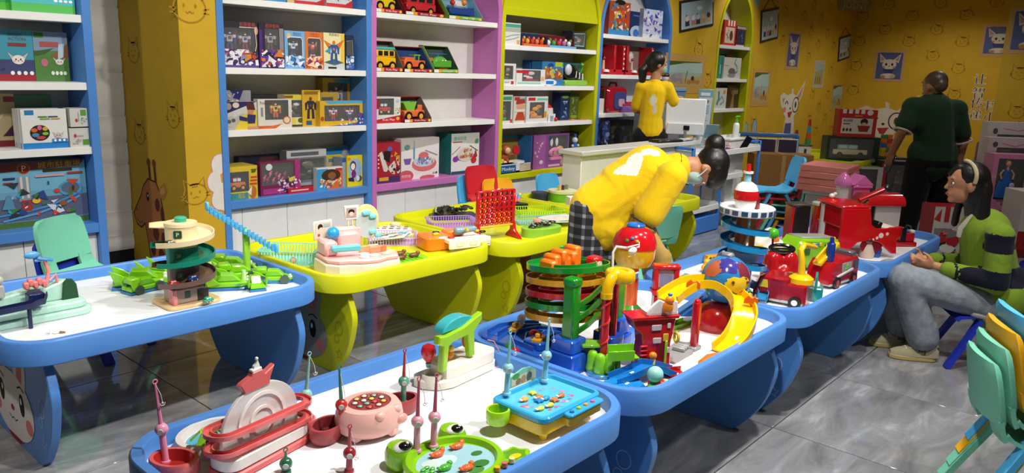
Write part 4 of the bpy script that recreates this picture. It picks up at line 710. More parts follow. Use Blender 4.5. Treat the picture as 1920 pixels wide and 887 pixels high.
for i in range(11):
    for j in range(6):
        x,z = 11.35+i*.37,.45+j*.42+(.2 if i % 2 else 0)
        if any(a-.12 < x < b+.12 and c-.1 < z < d+.12 for a,b,c,d in ((11.2,11.9,2.0,2.6),(11.15,11.8,1.1,1.7),(12.25,12.85,1.68,2.3),(13.5,14.05,1.4,1.9),(14.6,15.2,1.85,2.7),(14.45,15.1,1.0,1.55),(12.1,13.3,.5,1.6))) or x > 15: continue
        cat_print(m,P,x,z,.17,rg.uniform(-15,15))
o = m.build('wallpaper_print',wall_left,'matte',smooth=180)
m = MB(); P = T(15.15,0,0) @ SIDE
for i in range(7):
    for j in range(6):
        y,z = 4.95-i*.42,.5+j*.44+(.2 if i % 2 else 0)
        if any(a-.1 < y < b+.1 and c-.1 < z < d+.12 for a,b,c,d in ((4.1,4.65,1.5,2.1),(2.6,3.02,2.0,2.6),(3.9,4.8,.1,1.4),(2.6,3.0,.6,1.75))): continue
        cat_print(m,P,-y,z,.19,rg.uniform(-15,15))
m.build('wallpaper_print',wall_back,'matte',smooth=180)
m = MB(); P = T(13.4,0,0) @ SIDE
for y,z in ((2.05,1.2),(1.6,1.7),(2.1,1.75),(1.5,.8)): cat_print(m,P,-y,z,.2,0)
m.build('wallpaper_print',wall_nib,'matte',smooth=180)
# pillar: cats, giraffe, cloud
m = MB(); P = T(2.48,0,0) @ SIDE
for y,z in ((5.80,1.60),(5.25,1.18),(5.79,1.02),(5.5,2.2)): cat_print(m,P,-y,z,.17,0)
P2 = T(0,YW,0) @ FRONT
cat_print(m,P2,2.56,1.9,.22,0); cat_print(m,P2,2.535,.665,.17,5)
m.build('wallpaper_print',wall_col,'matte',smooth=180)
m = MB(); g = '#b8763f'; d = '#5c2f1c'
head = [(-5.97,.40),(-5.93,.33),(-5.86,.315),(-5.79,.36),(-5.76,.25),(-5.73,.10),(-5.42,.10),(-5.46,.3),(-5.50,.52),(-5.53,.62),(-5.58,.68),(-5.70,.69),(-5.78,.63),(-5.83,.55),(-5.92,.46)]
m.flat([(a*1.0,b) for a,b in inset(head,-.012)],.0016,'#3a1c10',P); m.flat(head,.002,g,P)
for a in (-5.66,-5.575): m.line([(a,.67),(a-.01,.80)],.035,.0018,'#5c2f1c',P); m.flat(ell(a-.012,.82,.032,.03,12),.002,'#7a4226',P)
m.flat([(-5.53,.64),(-5.44,.7),(-5.40,.64),(-5.46,.57),(-5.53,.58)],.0018,'#c0803f',P); m.flat([(-5.51,.64),(-5.45,.67),(-5.43,.63),(-5.5,.6)],.0022,'#d8a060',P)
for x,y,rx,ry in ((-5.57,.52,.04,.05),(-5.5,.46,.03,.06),(-5.62,.3,.05,.06),(-5.5,.28,.04,.05),(-5.68,.17,.04,.05),(-5.55,.15,.05,.05)): m.flat(ell(x,y,rx,ry,9),.0024,d,P)
m.flat(ell(-5.72,.56,.022,.035,12),.0026,'#1c1010',P); m.flat(ell(-5.715,.57,.007,.01,8),.0028,'#fff',P)
m.line([(-5.93,.365),(-5.87,.34),(-5.83,.36)],.008,.0026,d,P); m.line([(-5.925,.43),(-5.91,.45)],.012,.0026,d,P)
tag(m.build('giraffe_decal',None,'matte',smooth=180),'brown spotted giraffe wall sticker on the yellow pillar','sticker')
m = MB(); cl = [(2.738,.92)] + ell(2.72,.85,.06,.07,8,90,200) + ell(2.69,.73,.065,.075,8,110,250) + ell(2.71,.6,.06,.07,8,150,270) + [(2.738,.52)]
m.flat(inset(cl,-.006),.0014,'#d88a9a',P2); m.flat(cl,.0018,'#e0dcd4',P2); m.flat([(2.72,.78),(2.738,.79),(2.738,.72),(2.726,.72)],.0022,'#d89040',P2)
tag(m.build('cloud_decal',None,'matte',smooth=180),'white cloud wall sticker with pink outline at the pillar edge','sticker')
# posters
def poster(label,P,x,y,w,h,kind,tilt=0,wide=False):
    t = thing('poster',label,'poster',tuple((P @ Vector((x,y,0)))[:3]),0,'posters on the yellow walls'); Q = T(*[-v for v in t.location]) @ P @ T(x,y,0) @ Matrix.Rotation(radians(tilt),4,'Z')
    m = MB()
    if kind == 'frame':
        m.ext([(0,0),(w,0),(w,h),(0,h)],.002,.016,'#26221f',M=Q); m.build('frame',t,'paint')
        m = MB(); b = .03; m.flat([(b,b),(w-b,b),(w-b,h-b),(b,h-b)],.017,'#a9c0cc',Q)
        for i,(u,c1,c2) in enumerate(((.2,'#2f3450','#e0d0c8'),(.38,'#c87a80','#d8dce4'),(.52,'#3a3a44','#c8d4e0'),(.68,'#d0a860','#e0cfa8'),(.84,'#c8b070','#5a3a3c'))):
            m.flat([(w*(u-.06),h*.16),(w*(u+.07),h*.16),(w*(u+.06),h*.34),(w*(u-.05),h*.34)],.0175,c1,Q); m.flat(ell(w*u,h*.4,w*.055,h*.09,12),.018,c2,Q)
            m.flat([(w*(u-.05),h*.44),(w*(u-.02),h*.55),(w*(u+.01),h*.46)],.0178,c1,Q)
        m.flat(ell(w*.57,h*.68,w*.09,h*.07,14),.0175,'#dfe8ec',Q); m.flat([(w*.9,h*.85),(w*.98,h*.95),(w*.99,h*.8)],.018,'#d8d4c8',Q); m.build('picture',t,'card',smooth=180)
        m = MB(); m.tube([Q @ Vector((w*.12,h,.008)),Q @ Vector((w*.5,h*1.34,.01)),Q @ Vector((w*.88,h,.008))],.005,'#7a5a20',6); m.build('cord',t,'matte')
    else:
        bc = {'land': '#c39a52','bunny': '#c09a68','stripe': '#c2b698'}[kind]
        m.ext([(0,0),(w,0),(w,h),(0,h)],.001,.004,bc,M=Q); m.build('sheet',t,'card'); m = MB(); b = w*.09 if kind != 'stripe' else w*.12
        def F(pl): return [(b+(w-2*b)*u,b+(h-2*b)*v) for u,v in pl]
        if kind == 'land':
            m.flat(F([(0,0),(1,0),(1,1),(0,1)]),.0045,'#9fb4a2',Q); m.flat(F([(0,.55),(1,.55),(1,1),(0,1)]),.0047,'#a7c3c0',Q); m.flat(F([(0,0),(1,0),(1,.42),(.6,.3),(0,.36)]),.0049,'#b5a36a',Q)
            m.flat(F([(0,.82),(.2,.86),(.45,.94),(.9,.96),(1,1),(0,1)]),.005,'#4a5c2a',Q)
            m.flat(F(ell(.2,.32,.14,.17,14)),.0051,'#8d8b92',Q); m.flat(F(ell(.3,.42,.12,.12,12)),.0053,'#a09aa4',Q); m.flat(F([(.3,.3),(.38,.1),(.44,.12),(.36,.36)]),.0052,'#8d8b92',Q)
            m.line(F([(.5,.12),(.52,.4),(.55,.62)]),w*.02,.0052,'#7a6a3a',Q)
            for u,v in ((.62,.1),(.75,.14),(.88,.1)): m.flat(F(ell(u,v+.06,.07,.1,10)),.0054,'#b07a40',Q)
            m.flat(F(ell(.72,.32,.05,.1,10)),.0055,'#4a2c28',Q)
        elif kind == 'bunny':
            m.flat(F([(0,0),(1,0),(1,1),(0,1)]),.0045,'#4c5a8e',Q)
            for e in (-1,1): m.flat(F([(.5+e*.12,.72),(.5+e*.42,.97),(.5+e*.36,.62)]),.005,'#d4cbc0',Q); m.flat(F([(.5+e*.2,.74),(.5+e*.38,.9),(.5+e*.34,.68)]),.0052,'#c08a78',Q)
            m.flat(F(ell(.5,.56,.28,.2,20)),.0054,'#d8d0c6',Q)
            for e in (-1,1): m.flat(F(ell(.5+e*.12,.56,.045,.055,10)),.0057,'#2c2024',Q); m.flat(F(ell(.5+e*.2,.46,.06,.035,10)),.0057,'#c88878',Q)
            m.flat(F(ell(.5,.49,.03,.02,8)),.0058,'#6a3a38',Q); m.flat(F([(.28,.38),(.72,.38),(.66,.22),(.34,.22)]),.0056,'#2f3c70',Q); m.flat(F(ell(.5,.12,.3,.1,14)),.0055,'#d4cbc0',Q); m.flat(F(ell(.3,.08,.1,.06,10)),.0058,'#b8824a',Q); m.flat(F(ell(.68,.1,.12,.07,10)),.0058,'#c8a878',Q)
            m.text('OUQUN',w*.5,h*.9,h*.09,'#26305c',.0059,Q,wfit=w*.6)
        else:
            m.flat(F([(0,0),(1,0),(1,1),(0,1)]),.0045,'#9aa67e',Q); m.flat(F([(0,.6),(1,.75),(1,1),(0,1)]),.0047,'#a3b4ac',Q)
            for u in (.15,.42,.7): m.flat(F([(u,.06),(u+.14,.06),(u+.16,.5),(u+.1,.6),(u+.02,.5)]),.005,'#b89a3a',Q); m.flat(F([(u-.08,.05),(u-.02,.05),(u-.0,.35),(u-.08,.4)]),.005,'#5a5a30',Q)
        m.build('picture',t,'card',smooth=180)
WF = T(0,YW,0) @ FRONT
poster('wide black framed cartoon group picture hung above the cashier',WF,8.9,2.07,.87,.38,'frame',9)
poster('wide landscape print with an elephant behind the monitor',WF,8.62,1.32,1.05,.5,'land')
poster('black framed cartoon group picture right of the narrow arch',WF,11.27,2.05,.6,.46,'frame',9)
poster('upright landscape print with an elephant right of the narrow arch',WF,11.16,1.12,.62,.56,'land')
poster('white rabbit poster on blue between two framed pictures',WF,12.28,1.69,.53,.6,'bunny')
poster('pale bordered print of yellow stalks on the side wall',WF,13.52,1.4,.48,.47,'stripe')
poster('smallest black framed group picture by the far corner',WF,14.58,1.87,.55,.42,'frame',9)
poster('landscape print half hidden behind the red toy box',WF,14.49,1.0,.58,.5,'land')
WB = T(15.15,0,0) @ SIDE
poster('square white rabbit poster on the far wall left of the man',WB,-4.64,1.55,.52,.55,'bunny')
poster('square white rabbit poster above the white lettering',WB,-2.99,2.02,.52,.52,'bunny')
poster('large white rabbit poster cut by the right edge of the frame',T(13.4,0,0) @ SIDE,-2.32,2.02,.6,.64,'bunny')
m = MB(); m.flat([(10.95,2.6),(11.08,2.52),(11.12,2.66),(11.0,2.74)],.002,'#8fb8c8',WF); m.build('blue_patch',wall_left,'card',smooth=180)
# big rabbit detective stickers
def detective(label,P,x,y,w,h,flip=1):
    m = MB()
    def F(pl): return [(x+w*(u if flip > 0 else 1-u),y+h*v) for u,v in pl]
    m.flat(F([(.1,.62),(.02,.7),(-.04,.84),(.1,.9),(.3,.84),(.38,.72)]),.002,'#d9d0bd',P); m.flat(F([(.12,.68),(.08,.8),(.2,.8),(.28,.72)]),.0024,'#c58f70',P)
    m.flat(F([(.55,.76),(.72,.9),(1.0,1.12),(.92,.86),(.75,.66)]),.002,'#d9d0bd',P); m.flat(F([(.66,.78),(.76,.88),(.94,1.02),(.86,.84),(.74,.7)]),.0024,'#c58f70',P)
    m.flat(F([(.45,.84),(.43,.98),(.5,.96),(.52,.84)]),.002,'#d9d0bd',P)
    m.flat(F(ell(.45,.66,.33,.22,26)),.0028,'#ded6c6',P); m.flat(F([(.2,0),(.28,.5),(.64,.5),(.72,.2),(.66,0)]),.0022,'#d9d0bd',P); m.flat(F([(.26,.12),(.3,.36),(.56,.36),(.58,.12)]),.0032,'#5a5a86',P)
    m.line(F(ell(.66,.68,.13,.13,20)),.022*w,.0036,'#3a3430',P,closed=True); m.flat(F(ell(.66,.68,.04,.06,12)),.0034,'#5a4030',P)
    m.line(F([(.2,.7),(.27,.75),(.34,.7)]),.025*w,.0034,'#3a3030',P); m.flat(F(ell(.2,.6,.07,.05,12)),.0034,'#d08a78',P); m.flat(F(ell(.44,.62,.03,.02,8)),.0034,'#3a2828',P); m.flat(F([(.34,.55),(.55,.57),(.48,.46),(.4,.46)]),.0034,'#a83a38',P)
    m.flat(F([(.3,.03),(.6,.03),(.56,.12),(.3,.12)]),.0033,'#d8b098',P)
    tag(m.build('rabbit_decal',None,'matte',smooth=180),label,'sticker')
detective('tall white rabbit sticker with magnifying glass on the side wall',WF,12.25,.5,.95,.92)
detective('large white rabbit sticker with magnifying glass behind the man',WB,-4.78,.1,.98,1.12)
m = MB()
for x,s in ((11.08,.8),(11.38,1)):
    m.flat(ell(x,.74,.095*s,.2*s,20),.0016,'#4a5a5c',WF); m.flat(ell(x,.74,.082*s,.187*s,20),.002,'#8fb4bc',WF); m.flat(ell(x-.02,.74,.035*s,.08*s,16),.0024,'#c99a90',WF)
m.flat([(11.02,.72),(11.44,.66),(11.4,.42),(11.04,.42)],.0018,'#8fb4bc',WF)
tag(m.build('rabbit_ear_decal',None,'matte',smooth=180),'pale blue rabbit ears sticker low on the wall by the narrow arch','sticker')
# lettering on the far wall and the hanging sign
m = MB()
for ch,y,z in (('让',2.914,1.636),('智',2.906,1.416),('传',2.904,1.239),('递',2.907,1.043),('将',2.70,1.207),('小',2.69,1.014),('后',2.682,.854),('达',2.679,.676)):
    vs,fs = text_mesh(ch)
    for dx,dy in ((0,0),(.007,0),(-.007,0),(0,.005),(0,-.005)): m.text(ch,-y+dx,z+dy,.2,'#e4dcc4',.003+abs(dx)*.05+abs(dy)*.08,WB)
tag(m.build('painted_lettering',None,'matte',smooth=180),'white characters running down the far yellow wall','lettering')
t = thing('hanging_sign','grey arched sign board with raised pale letters in the top corner','sign',(14.62,4.98,2.75)); Q = Rz(-20) @ FRONT; m = MB()
m.ext([(-.42,.04),(-.3,0),(.3,0),(.42,.04),(.42,.5),(-.42,.5)],0,.03,'#8c8268',M=Q); m.build('board',t,'paint')
m = MB(); m.text('JOSNY',.06,.085,.17,'#b8b09c',.032,Q,wfit=.66); m.text('智心达',0,.27,.26,'#b8b09c',.032,Q,wfit=.7); m.line([(-.4,.165),(.4,.165)],.012,.032,'#b8b09c',Q); m.build('letters',t,'paint',smooth=180)

# ------------------------------------------------ people
def plaid_mat():
    m,t,n,l,b = _nodes('black_white_plaid')
    tc = n.new('ShaderNodeTexCoord'); sp = n.new('ShaderNodeSeparateXYZ'); l.new(tc.outputs['Object'],sp.inputs[0])
    def band(sock,f,th):
        a = n.new('ShaderNodeMath'); a.operation = 'MULTIPLY'; a.inputs[1].default_value = f; l.new(sock,a.inputs[0])
        fr = n.new('ShaderNodeMath'); fr.operation = 'FRACT'; l.new(a.outputs[0],fr.inputs[0])
        g = n.new('ShaderNodeMath'); g.operation = 'LESS_THAN'; g.inputs[1].default_value = th; l.new(fr.outputs[0],g.inputs[0]); return g.outputs[0]
    d = n.new('ShaderNodeMath'); d.operation = 'SUBTRACT'; l.new(sp.outputs['X'],d.inputs[0]); l.new(sp.outputs['Y'],d.inputs[1])
    s = n.new('ShaderNodeMath'); s.operation = 'ADD'; l.new(band(d.outputs[0],13,.3),s.inputs[0]); l.new(band(sp.outputs['Z'],17,.32),s.inputs[1])
    r = n.new('ShaderNodeValToRGB'); r.color_ramp.interpolation = 'CONSTANT'; e = r.color_ramp.elements
    e[0].color = (.012,.012,.016,1); e[1].position = .9; e[1].color = (.34,.34,.36,1); k = e.new(.4); k.color = (.07,.07,.08,1)
    hv = n.new('ShaderNodeMath'); hv.operation = 'MULTIPLY'; hv.inputs[1].default_value = .5; l.new(s.outputs[0],hv.inputs[0]); l.new(hv.outputs[0],r.inputs[0]); l.new(r.outputs[0],b.inputs['Base Color']); b.inputs['Roughness'].default_value = .9
    return m
MT['plaid'] = plaid_mat()
SK = '#c98f6c'
def V(*a): return Vector(a)
def basis(up,face):
    up = Vector(up).normalized(); face = Vector(face); face = (face-up*face.dot(up)).normalized(); return up,face,face.cross(up).normalized()
def rotm(up,face,side): return Matrix(((side.x,face.x,up.x,0),(side.y,face.y,up.y,0),(side.z,face.z,up.z,0),(0,0,0,1)))
def head_prims(c,up,face,col,k=1.0):
    u,f,s = basis(up,face); M = rotm(u,f,s); c = Vector(c)
    P = [('e',c+u*.028*k,(.074*k,.092*k,.092*k),col,M),('e',c-u*.045*k+f*.022*k,(.056*k,.064*k,.062*k),col,M),('e',c-u*.088*k+f*.062*k,(.026*k,.024*k,.02*k),col,M),
         ('c',c+f*.083*k+u*.012*k,c+f*.100*k-u*.022*k,.009*k,.0125*k,col),('e',c-u*.055*k+f*.083*k,(.024*k,.013*k,.012*k),col,M),('e',c+u*.03*k+f*.082*k,(.045*k,.014*k,.012*k),col,M)]
    for e in (-1,1): P.append(('e',c+s*e*.075*k-u*.005*k-f*.005*k,(.011*k,.022*k,.034*k),col,M))
    return P
def face_parts(t,c,up,face,k=1.0,lips='#a8504c',brow='#1c1412'):
    u,f,s = basis(up,face); M = rotm(u,f,s); c = Vector(c); m = MB()
    for e in (-1,1): m.ball((0,0,0),(.013*k,.007*k,.008*k),'#e8e2dc',10,8,M=T(*(c+s*e*.032*k+f*.079*k+u*.006*k)) @ M); m.ball((0,0,0),(.006*k,.004*k,.006*k),'#1a100c',8,6,M=T(*(c+s*e*.032*k+f*.0845*k+u*.006*k)) @ M)
    m.build('eyes',t,'gloss')
    m = MB()
    for e in (-1,1): m.ball((0,0,0),(.02*k,.005*k,.0035*k),brow,10,6,M=T(*(c+s*e*.034*k+f*.086*k+u*.030*k)) @ M)
    m.build('eyebrows',t,'hair')
    m = MB(); m.ball((0,0,0),(.022*k,.008*k,.008*k),lips,10,8,M=T(*(c+f*.0895*k-u*.056*k)) @ M); m.build('lips',t,'skin')
def hand_prims(w,d,palm_n,col,curl=.5,k=1.0,thumb=1):
    """wrist point, pointing direction, palm normal; five bent fingers"""
    d = Vector(d).normalized(); n = Vector(palm_n); n = (n-d*n.dot(d)).normalized(); s = d.cross(n).normalized(); w = Vector(w); P = []
    c = w+d*.045*k; P.append(('e',c,(.036*k,.05*k,.016*k),col,rotm(n,d,s)))
    for i,(off,ln) in enumerate(((-.028,.062),(-.0095,.072),(.0095,.068),(.027,.054))):
        p = w+d*.085*k+s*off*k; dirv = d.copy()
        for j,fr in enumerate((.45,.33,.25)):
            a = curl*(.55+.5*j); dirv = (d*cos(a)+n*sin(a)); q = p+dirv*ln*fr*k; P.append(('c',p,q,(.0095-.0008*j)*k,(.009-.0008*j)*k,col)); p = q
    p = w+d*.03*k-s*.034*k*thumb; q = p+(d*.6-s*.55*thumb+n*.35).normalized()*.036*k; r = q+(d*.85-s*.1*thumb+n*.5).normalized()*.03*k
    P += [('c',p,q,.012*k,.0105*k,col),('c',q,r,.0105*k,.0085*k,col)]
    return P
# ---- seated woman in the striped cardigan
O = V(4.98,.90,0); t = thing('person','seated person in green and navy striped cardigan and grey jeans, facing left','person',tuple(O))
def Q(x,y,z): return V(x,y,z)-O
D = V(-.5,.866,0); N = V(.866,.5,0)          # D faces the table, N points away from the camera
hc = Q(4.955,.94,1.035); hd = V(-.5,.866,-.06)
hipn,hipf = Q(5.06,.735,.37)-N*.085,Q(5.06,.735,.37)+N*.085
kn,kf = Q(4.815,1.165,.475)-N*.07,Q(4.80,1.2,.46)+N*.10
an,af = Q(4.885,1.045,.085)-N*.06,Q(4.86,1.10,.085)+N*.13
sn,sf = Q(5.02,.80,.785)-N*.15,Q(5.02,.80,.785)+N*.15
en,ef = Q(5.03,.80,.53)-N*.20,Q(5.03,.81,.54)+N*.19
wn,wf = Q(4.90,1.03,.565)-N*.05,Q(4.89,1.05,.575)+N*.07
sk = '#c48a68'
B = head_prims(hc,(0,0,1),hd,sk) + [('c',Q(4.985,.885,.95),Q(5.01,.84,.84),.05,.056,sk),('c',Q(5.02,.82,.78),Q(5.06,.735,.42),.11,.125,sk),('c',sn,sf,.06,.06,sk)]
for h,k,a,s,e,w,i in ((hipn,kn,an,sn,en,wn,1),(hipf,kf,af,sf,ef,wf,-1)):
    B += [('c',h,k,.085,.06,sk),('c',k,a,.055,.036,sk),('c',a-V(0,0,.02),a-V(0,0,.055)+D*.1,.028,.018,sk),('c',s,e,.048,.038,sk),('c',e,w,.036,.024,sk)]
B += hand_prims(wn,D*.9+N*.25+V(0,0,.05),V(0,0,.3)+N*.7,sk,.8,.95,1) + hand_prims(wf,D*.9-N*.4,V(0,0,.3)-N*.7,sk,.8,.95,-1)
blob(B,'body',t,'skin',.0075,4); face_parts(t,hc,(0,0,1),hd)
GR,NV = '#7c9a2c','#14162a'
def cardigan(p):
    s = (p-Q(5.02,.81,0)).dot(D); z = p.z; nd = (p-Q(5.02,.81,0)).dot(N)
    if s > .16: return NV if .165 < s < .178 else GR              # forearm with a dark seam
    if s > .055 and abs(nd) < .14: return GR                       # front panels
    return GR if z > .80 else NV if z > .70 else GR if z > .60 else NV if z > .50 else GR
Cg = [('c',Q(5.02,.82,.775),Q(5.055,.745,.45),.135,.15,GR),('c',sn,sf,.075,.075,GR),('c',Q(5.0,.85,.83),Q(5.02,.82,.78),.085,.12,GR),('c',Q(5.085,.695,.46),Q(5.075,.715,.36),.15,.155,GR),('c',hipn+V(.012,-.02,.05),hipf+V(.012,-.02,.05),.125,.125,GR)]
for s,e,w in ((sn,en,wn),(sf,ef,wf)): Cg += [('c',s,e,.074,.066,GR),('c',e,e.lerp(w,.8),.064,.045,GR)]
blob(Cg,'cardigan',t,'fabric',.009,5,colfn=cardigan)
m = MB(); m.tube([Q(4.985,.9,.87)-N*.045,Q(4.945,.935,.79)-N*.02,Q(4.945,.93,.74)],.016,'#d8d2c8',8); m.build('undershirt',t,'fabric')
blob([('c',Q(5.07,.72,.33)-N*.13,Q(5.0,.85,.335)-N*.14,.05,.03,'#d2ccc4'),('c',Q(5.07,.72,.3)-N*.13,Q(5.03,.78,.29)-N*.14,.035,.02,'#d2ccc4')],'shirt_hem',t,'fabric',.01,4)
jn = '#8a939c'
for nm,h,k,a in (('near',hipn,kn,an),('far',hipf,kf,af)): pass
blob([('c',hipn,kn,.108,.092,jn),('c',kn,an+V(0,0,.06),.095,.088,jn),('c',an+V(0,0,.09),an+V(0,0,.05)-D*.02,.092,.075,jn),('c',hipf,kf,.105,.092,jn),('c',kf,af+V(0,0,.06),.095,.085,jn),('e',(hipn+hipf)/2,(.12,.12,.09),jn)],'jeans',t,'denim',.011,4)
for a in (an,af):
    m = MB(); p0 = a+V(0,0,-.085)-D*.05; M = T(*p0) @ Matrix(((D.x,-D.y,0,0),(D.y,D.x,0,0),(0,0,1,0),(0,0,0,1)))
    sole = [(x,y) for x,y in ell(.0,0,.045,.04,8,90,270)] + [(.12,-.046),(.18,-.042),(.215,-.02),(.215,.02),(.18,.042),(.12,.046)]
    m.ext(sole,0,.03,'#b8a26a',M=M,bev=.006); sh = m.build('shoe',t,'soft')
    m = MB(); R = []
    for x,w_,h0 in ((-.045,.03,.09),(-.02,.041,.1),(.03,.043,.105),(.08,.045,.092),(.13,.044,.07),(.18,.038,.055),(.21,.02,.042)):
        R.append([M @ V(x,w_*cos(radians(q)),.028+(h0-.02)*max(0,sin(radians(q)))) for q in range(0,181,20)] + [M @ V(x,-w_*.5,.026),M @ V(x,w_*.5,.026)])
    m.rings(R,'#a79d80'); m.build('upper',sh,'fabric')
    m = MB()
    for i,c in enumerate(('#2f6a3a','#a8342c','#2f6a3a')): m.box(.035+.014*i,-.046,.06,.012,.004,.05,c,M=M @ Rx(-8)); m.box(.035+.014*i,.046,.06,.012,.004,.05,c,M=M @ Rx(8))
    m.box(-.04,0,.075,.012,.05,.03,'#24402c',.004,M=M); m.build('stripe',sh,'fabric')
    m = MB()
    for i in range(3): m.tube([M @ V(.085+.022*i,-.03,.083-.009*i),M @ V(.09+.022*i,0,.098-.011*i),M @ V(.085+.022*i,.03,.083-.009*i)],.006,'#cfc8b4',6)
    m.build('lace',sh,'fabric')
u = V(0,0,1); hb = '#120e0e'
blob([('e',hc+V(0,0,.045)-D*.022,(.088,.098,.088),hb,Rz(30)),('e',hc-D*.055-V(0,0,.03),(.075,.085,.11),hb),('c',hc-D*.065-V(0,0,.05),hc-D*.10-V(0,0,.32),.075,.05,hb),('c',hc-D*.075-N*.045,hc-D*.10-N*.06-V(0,0,.27),.035,.045,hb),('c',hc-D*.11-V(0,0,.3),hc-D*.1-N*.05-V(0,0,.4),.045,.02,hb),('c',hc+D*.05+V(0,0,.085),hc+D*.085+V(0,0,.055),.032,.018,hb),('c',hc-D*.01+N*.065,hc+D*.0+N*.08-V(0,0,.24),.024,.02,hb)],'hair',t,'hair',.008,5)
m = MB(); m.tube([hc+V(0,0,.048+.085*cos(a))+D*(.02-.035*abs(sin(a)))-N*(.092*sin(a)) for a in [radians(-110+i*10) for i in range(23)]],.011,'#cbbd98',8); m.build('hairband',t,'fabric')
m = MB(); m.tube([wn+D*-.03+(N*cos(a)+V(0,0,1)*sin(a))*.034 for a in [2*pi*i/14 for i in range(14)]],.006,'#2a1a14',6,closed=True); m.build('bracelet',t,'gloss')
# ---- bending woman in yellow
O = V(3.36,2.52,0); t = thing('person','person in yellow shirt and plaid trousers bending over the table','person',tuple(O))
Rr = V(.656,-.754,0); N = V(.754,.656,0); sk = '#c08a66'
hip = Q(3.455,2.395,.83); ch = Q(3.61,2.20,1.04); S_ = Q(3.68,2.12,1.06)
sn,sf = S_-N*.15,S_+N*.15
en,wn = Q(3.47,2.12,.80),Q(3.56,2.03,.60); ef,wf = Q(3.66,2.22,.82),Q(3.64,2.10,.66)
hc = Q(3.81,1.965,1.10); hu = V(.62,-.71,-.12); hf = V(-.25,.28,-.95)
B = head_prims(hc,hu,hf,sk) + [('c',hc-hu.normalized()*.07,Q(3.69,2.10,1.09),.05,.055,sk),('c',ch,hip,.115,.125,sk),('c',sn,sf,.06,.06,sk)]
for e,a_,b_ in ((-1,Q(3.41,2.43,.44),Q(3.40,2.47,.08)),(1,Q(3.53,2.38,.44),Q(3.52,2.44,.08))):
    h = hip+(N*.5+Rr*.7)*e*.08; B += [('c',h,a_,.085,.06,sk),('c',a_,b_,.055,.038,sk),('c',b_,b_+Rr*.12-V(0,0,.04),.034,.028,sk)]
B += [('c',sn,en,.048,.04,sk),('c',en,wn,.038,.027,sk),('c',sf,ef,.046,.036,sk),('c',ef,wf,.034,.024,sk)]
B += hand_prims(wn,V(.15,-.1,-1),Rr,sk,.6,1,1) + hand_prims(wf,V(0,-.1,-1),Rr,sk,.6,1,-1)
blob(B,'body',t,'skin',.008,4); face_parts(t,hc,hu,hf)
YS = '#e6bd0c'
def yshirt(p):
    q = p-Q(3.56,2.27,1.17); a,b = q.dot(Rr),q.dot(N)+.085
    if p.z > Q(0,0,1.06).z:
        if ((a+.07)/.05)**2+((b+.03)/.035)**2 < 1 or ((a+.0)/.045)**2+((b+.02)/.04)**2 < 1 or ((a-.085)/.055)**2+((b+.0)/.022)**2 < 1: return '#e6e0d4'
        if ((a+.035)/.02)**2+((b+.03)/.02)**2 < 1: return '#b03a30'
        if ((a+.12)/.02)**2+((b+.05)/.015)**2 < 1: return '#c8803a'
    return YS
Yb = [('c',ch+V(0,0,.01),hip+V(-.0,.0,.02),.15,.155,YS),('c',ch.lerp(hip,.45)+V(0,0,.035),ch+V(0,0,.03),.15,.14,YS),('c',hip,hip-V(0,0,.05),.155,.15,YS),('c',hip-V(0,0,.02),hip-V(0,0,.06)+Rr*.06,.15,.145,YS),('c',sn,sf,.078,.078,YS),('c',S_,Q(3.71,2.08,1.09),.12,.085,YS),
      ('c',sn,sn.lerp(en,.72),.085,.085,YS),('c',sf,sf.lerp(ef,.72),.08,.08,YS),('c',hip.lerp(ch,.5)-V(0,0,.06),hip-V(0,0,.1)+Rr*.03,.13,.13,YS)]
blob(Yb,'shirt',t,'fabric',.0085,4,colfn=yshirt)
m = MB(); m.tube([Q(3.715,2.075,1.09)+(N*cos(a)+hu.cross(N).normalized()*sin(a))*.076 for a in [2*pi*i/20 for i in range(20)]],.008,'#2c2824',6,closed=True); m.build('collar',t,'fabric')
m = MB(); cc = sn.lerp(en,.93); dd = (en-sn).normalized(); uu = dd.orthogonal().normalized(); ww = dd.cross(uu); m.tube([cc+(uu*cos(a)+ww*sin(a))*.078 for a in [2*pi*i/20 for i in range(20)]],.005,'#2c2824',6,closed=True); m.build('sleeve_trim',t,'fabric')
blob([('c',en.lerp(wn,.15),wn+V(0,0,.02),.052,.045,'#b08f4a'),('c',wn+V(0,0,.03),wn-V(0,0,.05),.05,.042,'#b08f4a')],'sleeve_guard',t,'fabric',.008,4)
PL = '#222'
blob([('c',hip+N*.03+Rr*.05,Q(3.53,2.38,.44),.12,.11,PL),('c',Q(3.53,2.38,.44),Q(3.52,2.43,.12),.11,.105,PL),('c',hip-N*.03-Rr*.04,Q(3.41,2.43,.44),.12,.11,PL),('c',Q(3.41,2.43,.44),Q(3.40,2.47,.12),.11,.105,PL)],'trousers',t,'plaid',.012,4)
for b_ in (Q(3.40,2.47,.035),Q(3.52,2.44,.035)): blob([('c',b_-Rr*.03,b_+Rr*.13,.04,.034,'#d8d4cc'),('c',b_-Rr*.02+V(0,0,.03),b_+Rr*.04+V(0,0,.02),.04,.035,'#d8d4cc')],'shoe',t,'soft',.01,3)
un,fn,_ = basis(hu,hf)
blob([('e',hc+un*.04-fn*.03,(.092,.098,.09),hb,rotm(*basis(hu,hf))),('e',hc+un*.06+fn*.02,(.085,.09,.07),hb,rotm(*basis(hu,hf))),('c',hc-fn*.08+un*.04,hc-fn*.13+un*.03,.045,.055,hb),('e',hc-fn*.145+un*.03,(.05,.05,.042),hb),('c',hc+un*.07+fn*.05,hc+un*.10+fn*.09,.04,.02,hb),('c',hc-N*.07+un*.05,hc-N*.075+fn*.05+un*.03,.03,.012,hb)],'hair',t,'hair',.008,5)
blob([('e',hc-un*.045+fn*.05,(.064,.05,.058),'#a7c4c2',rotm(*basis(hu,hf)))],'face_mask',t,'fabric',.007,3)
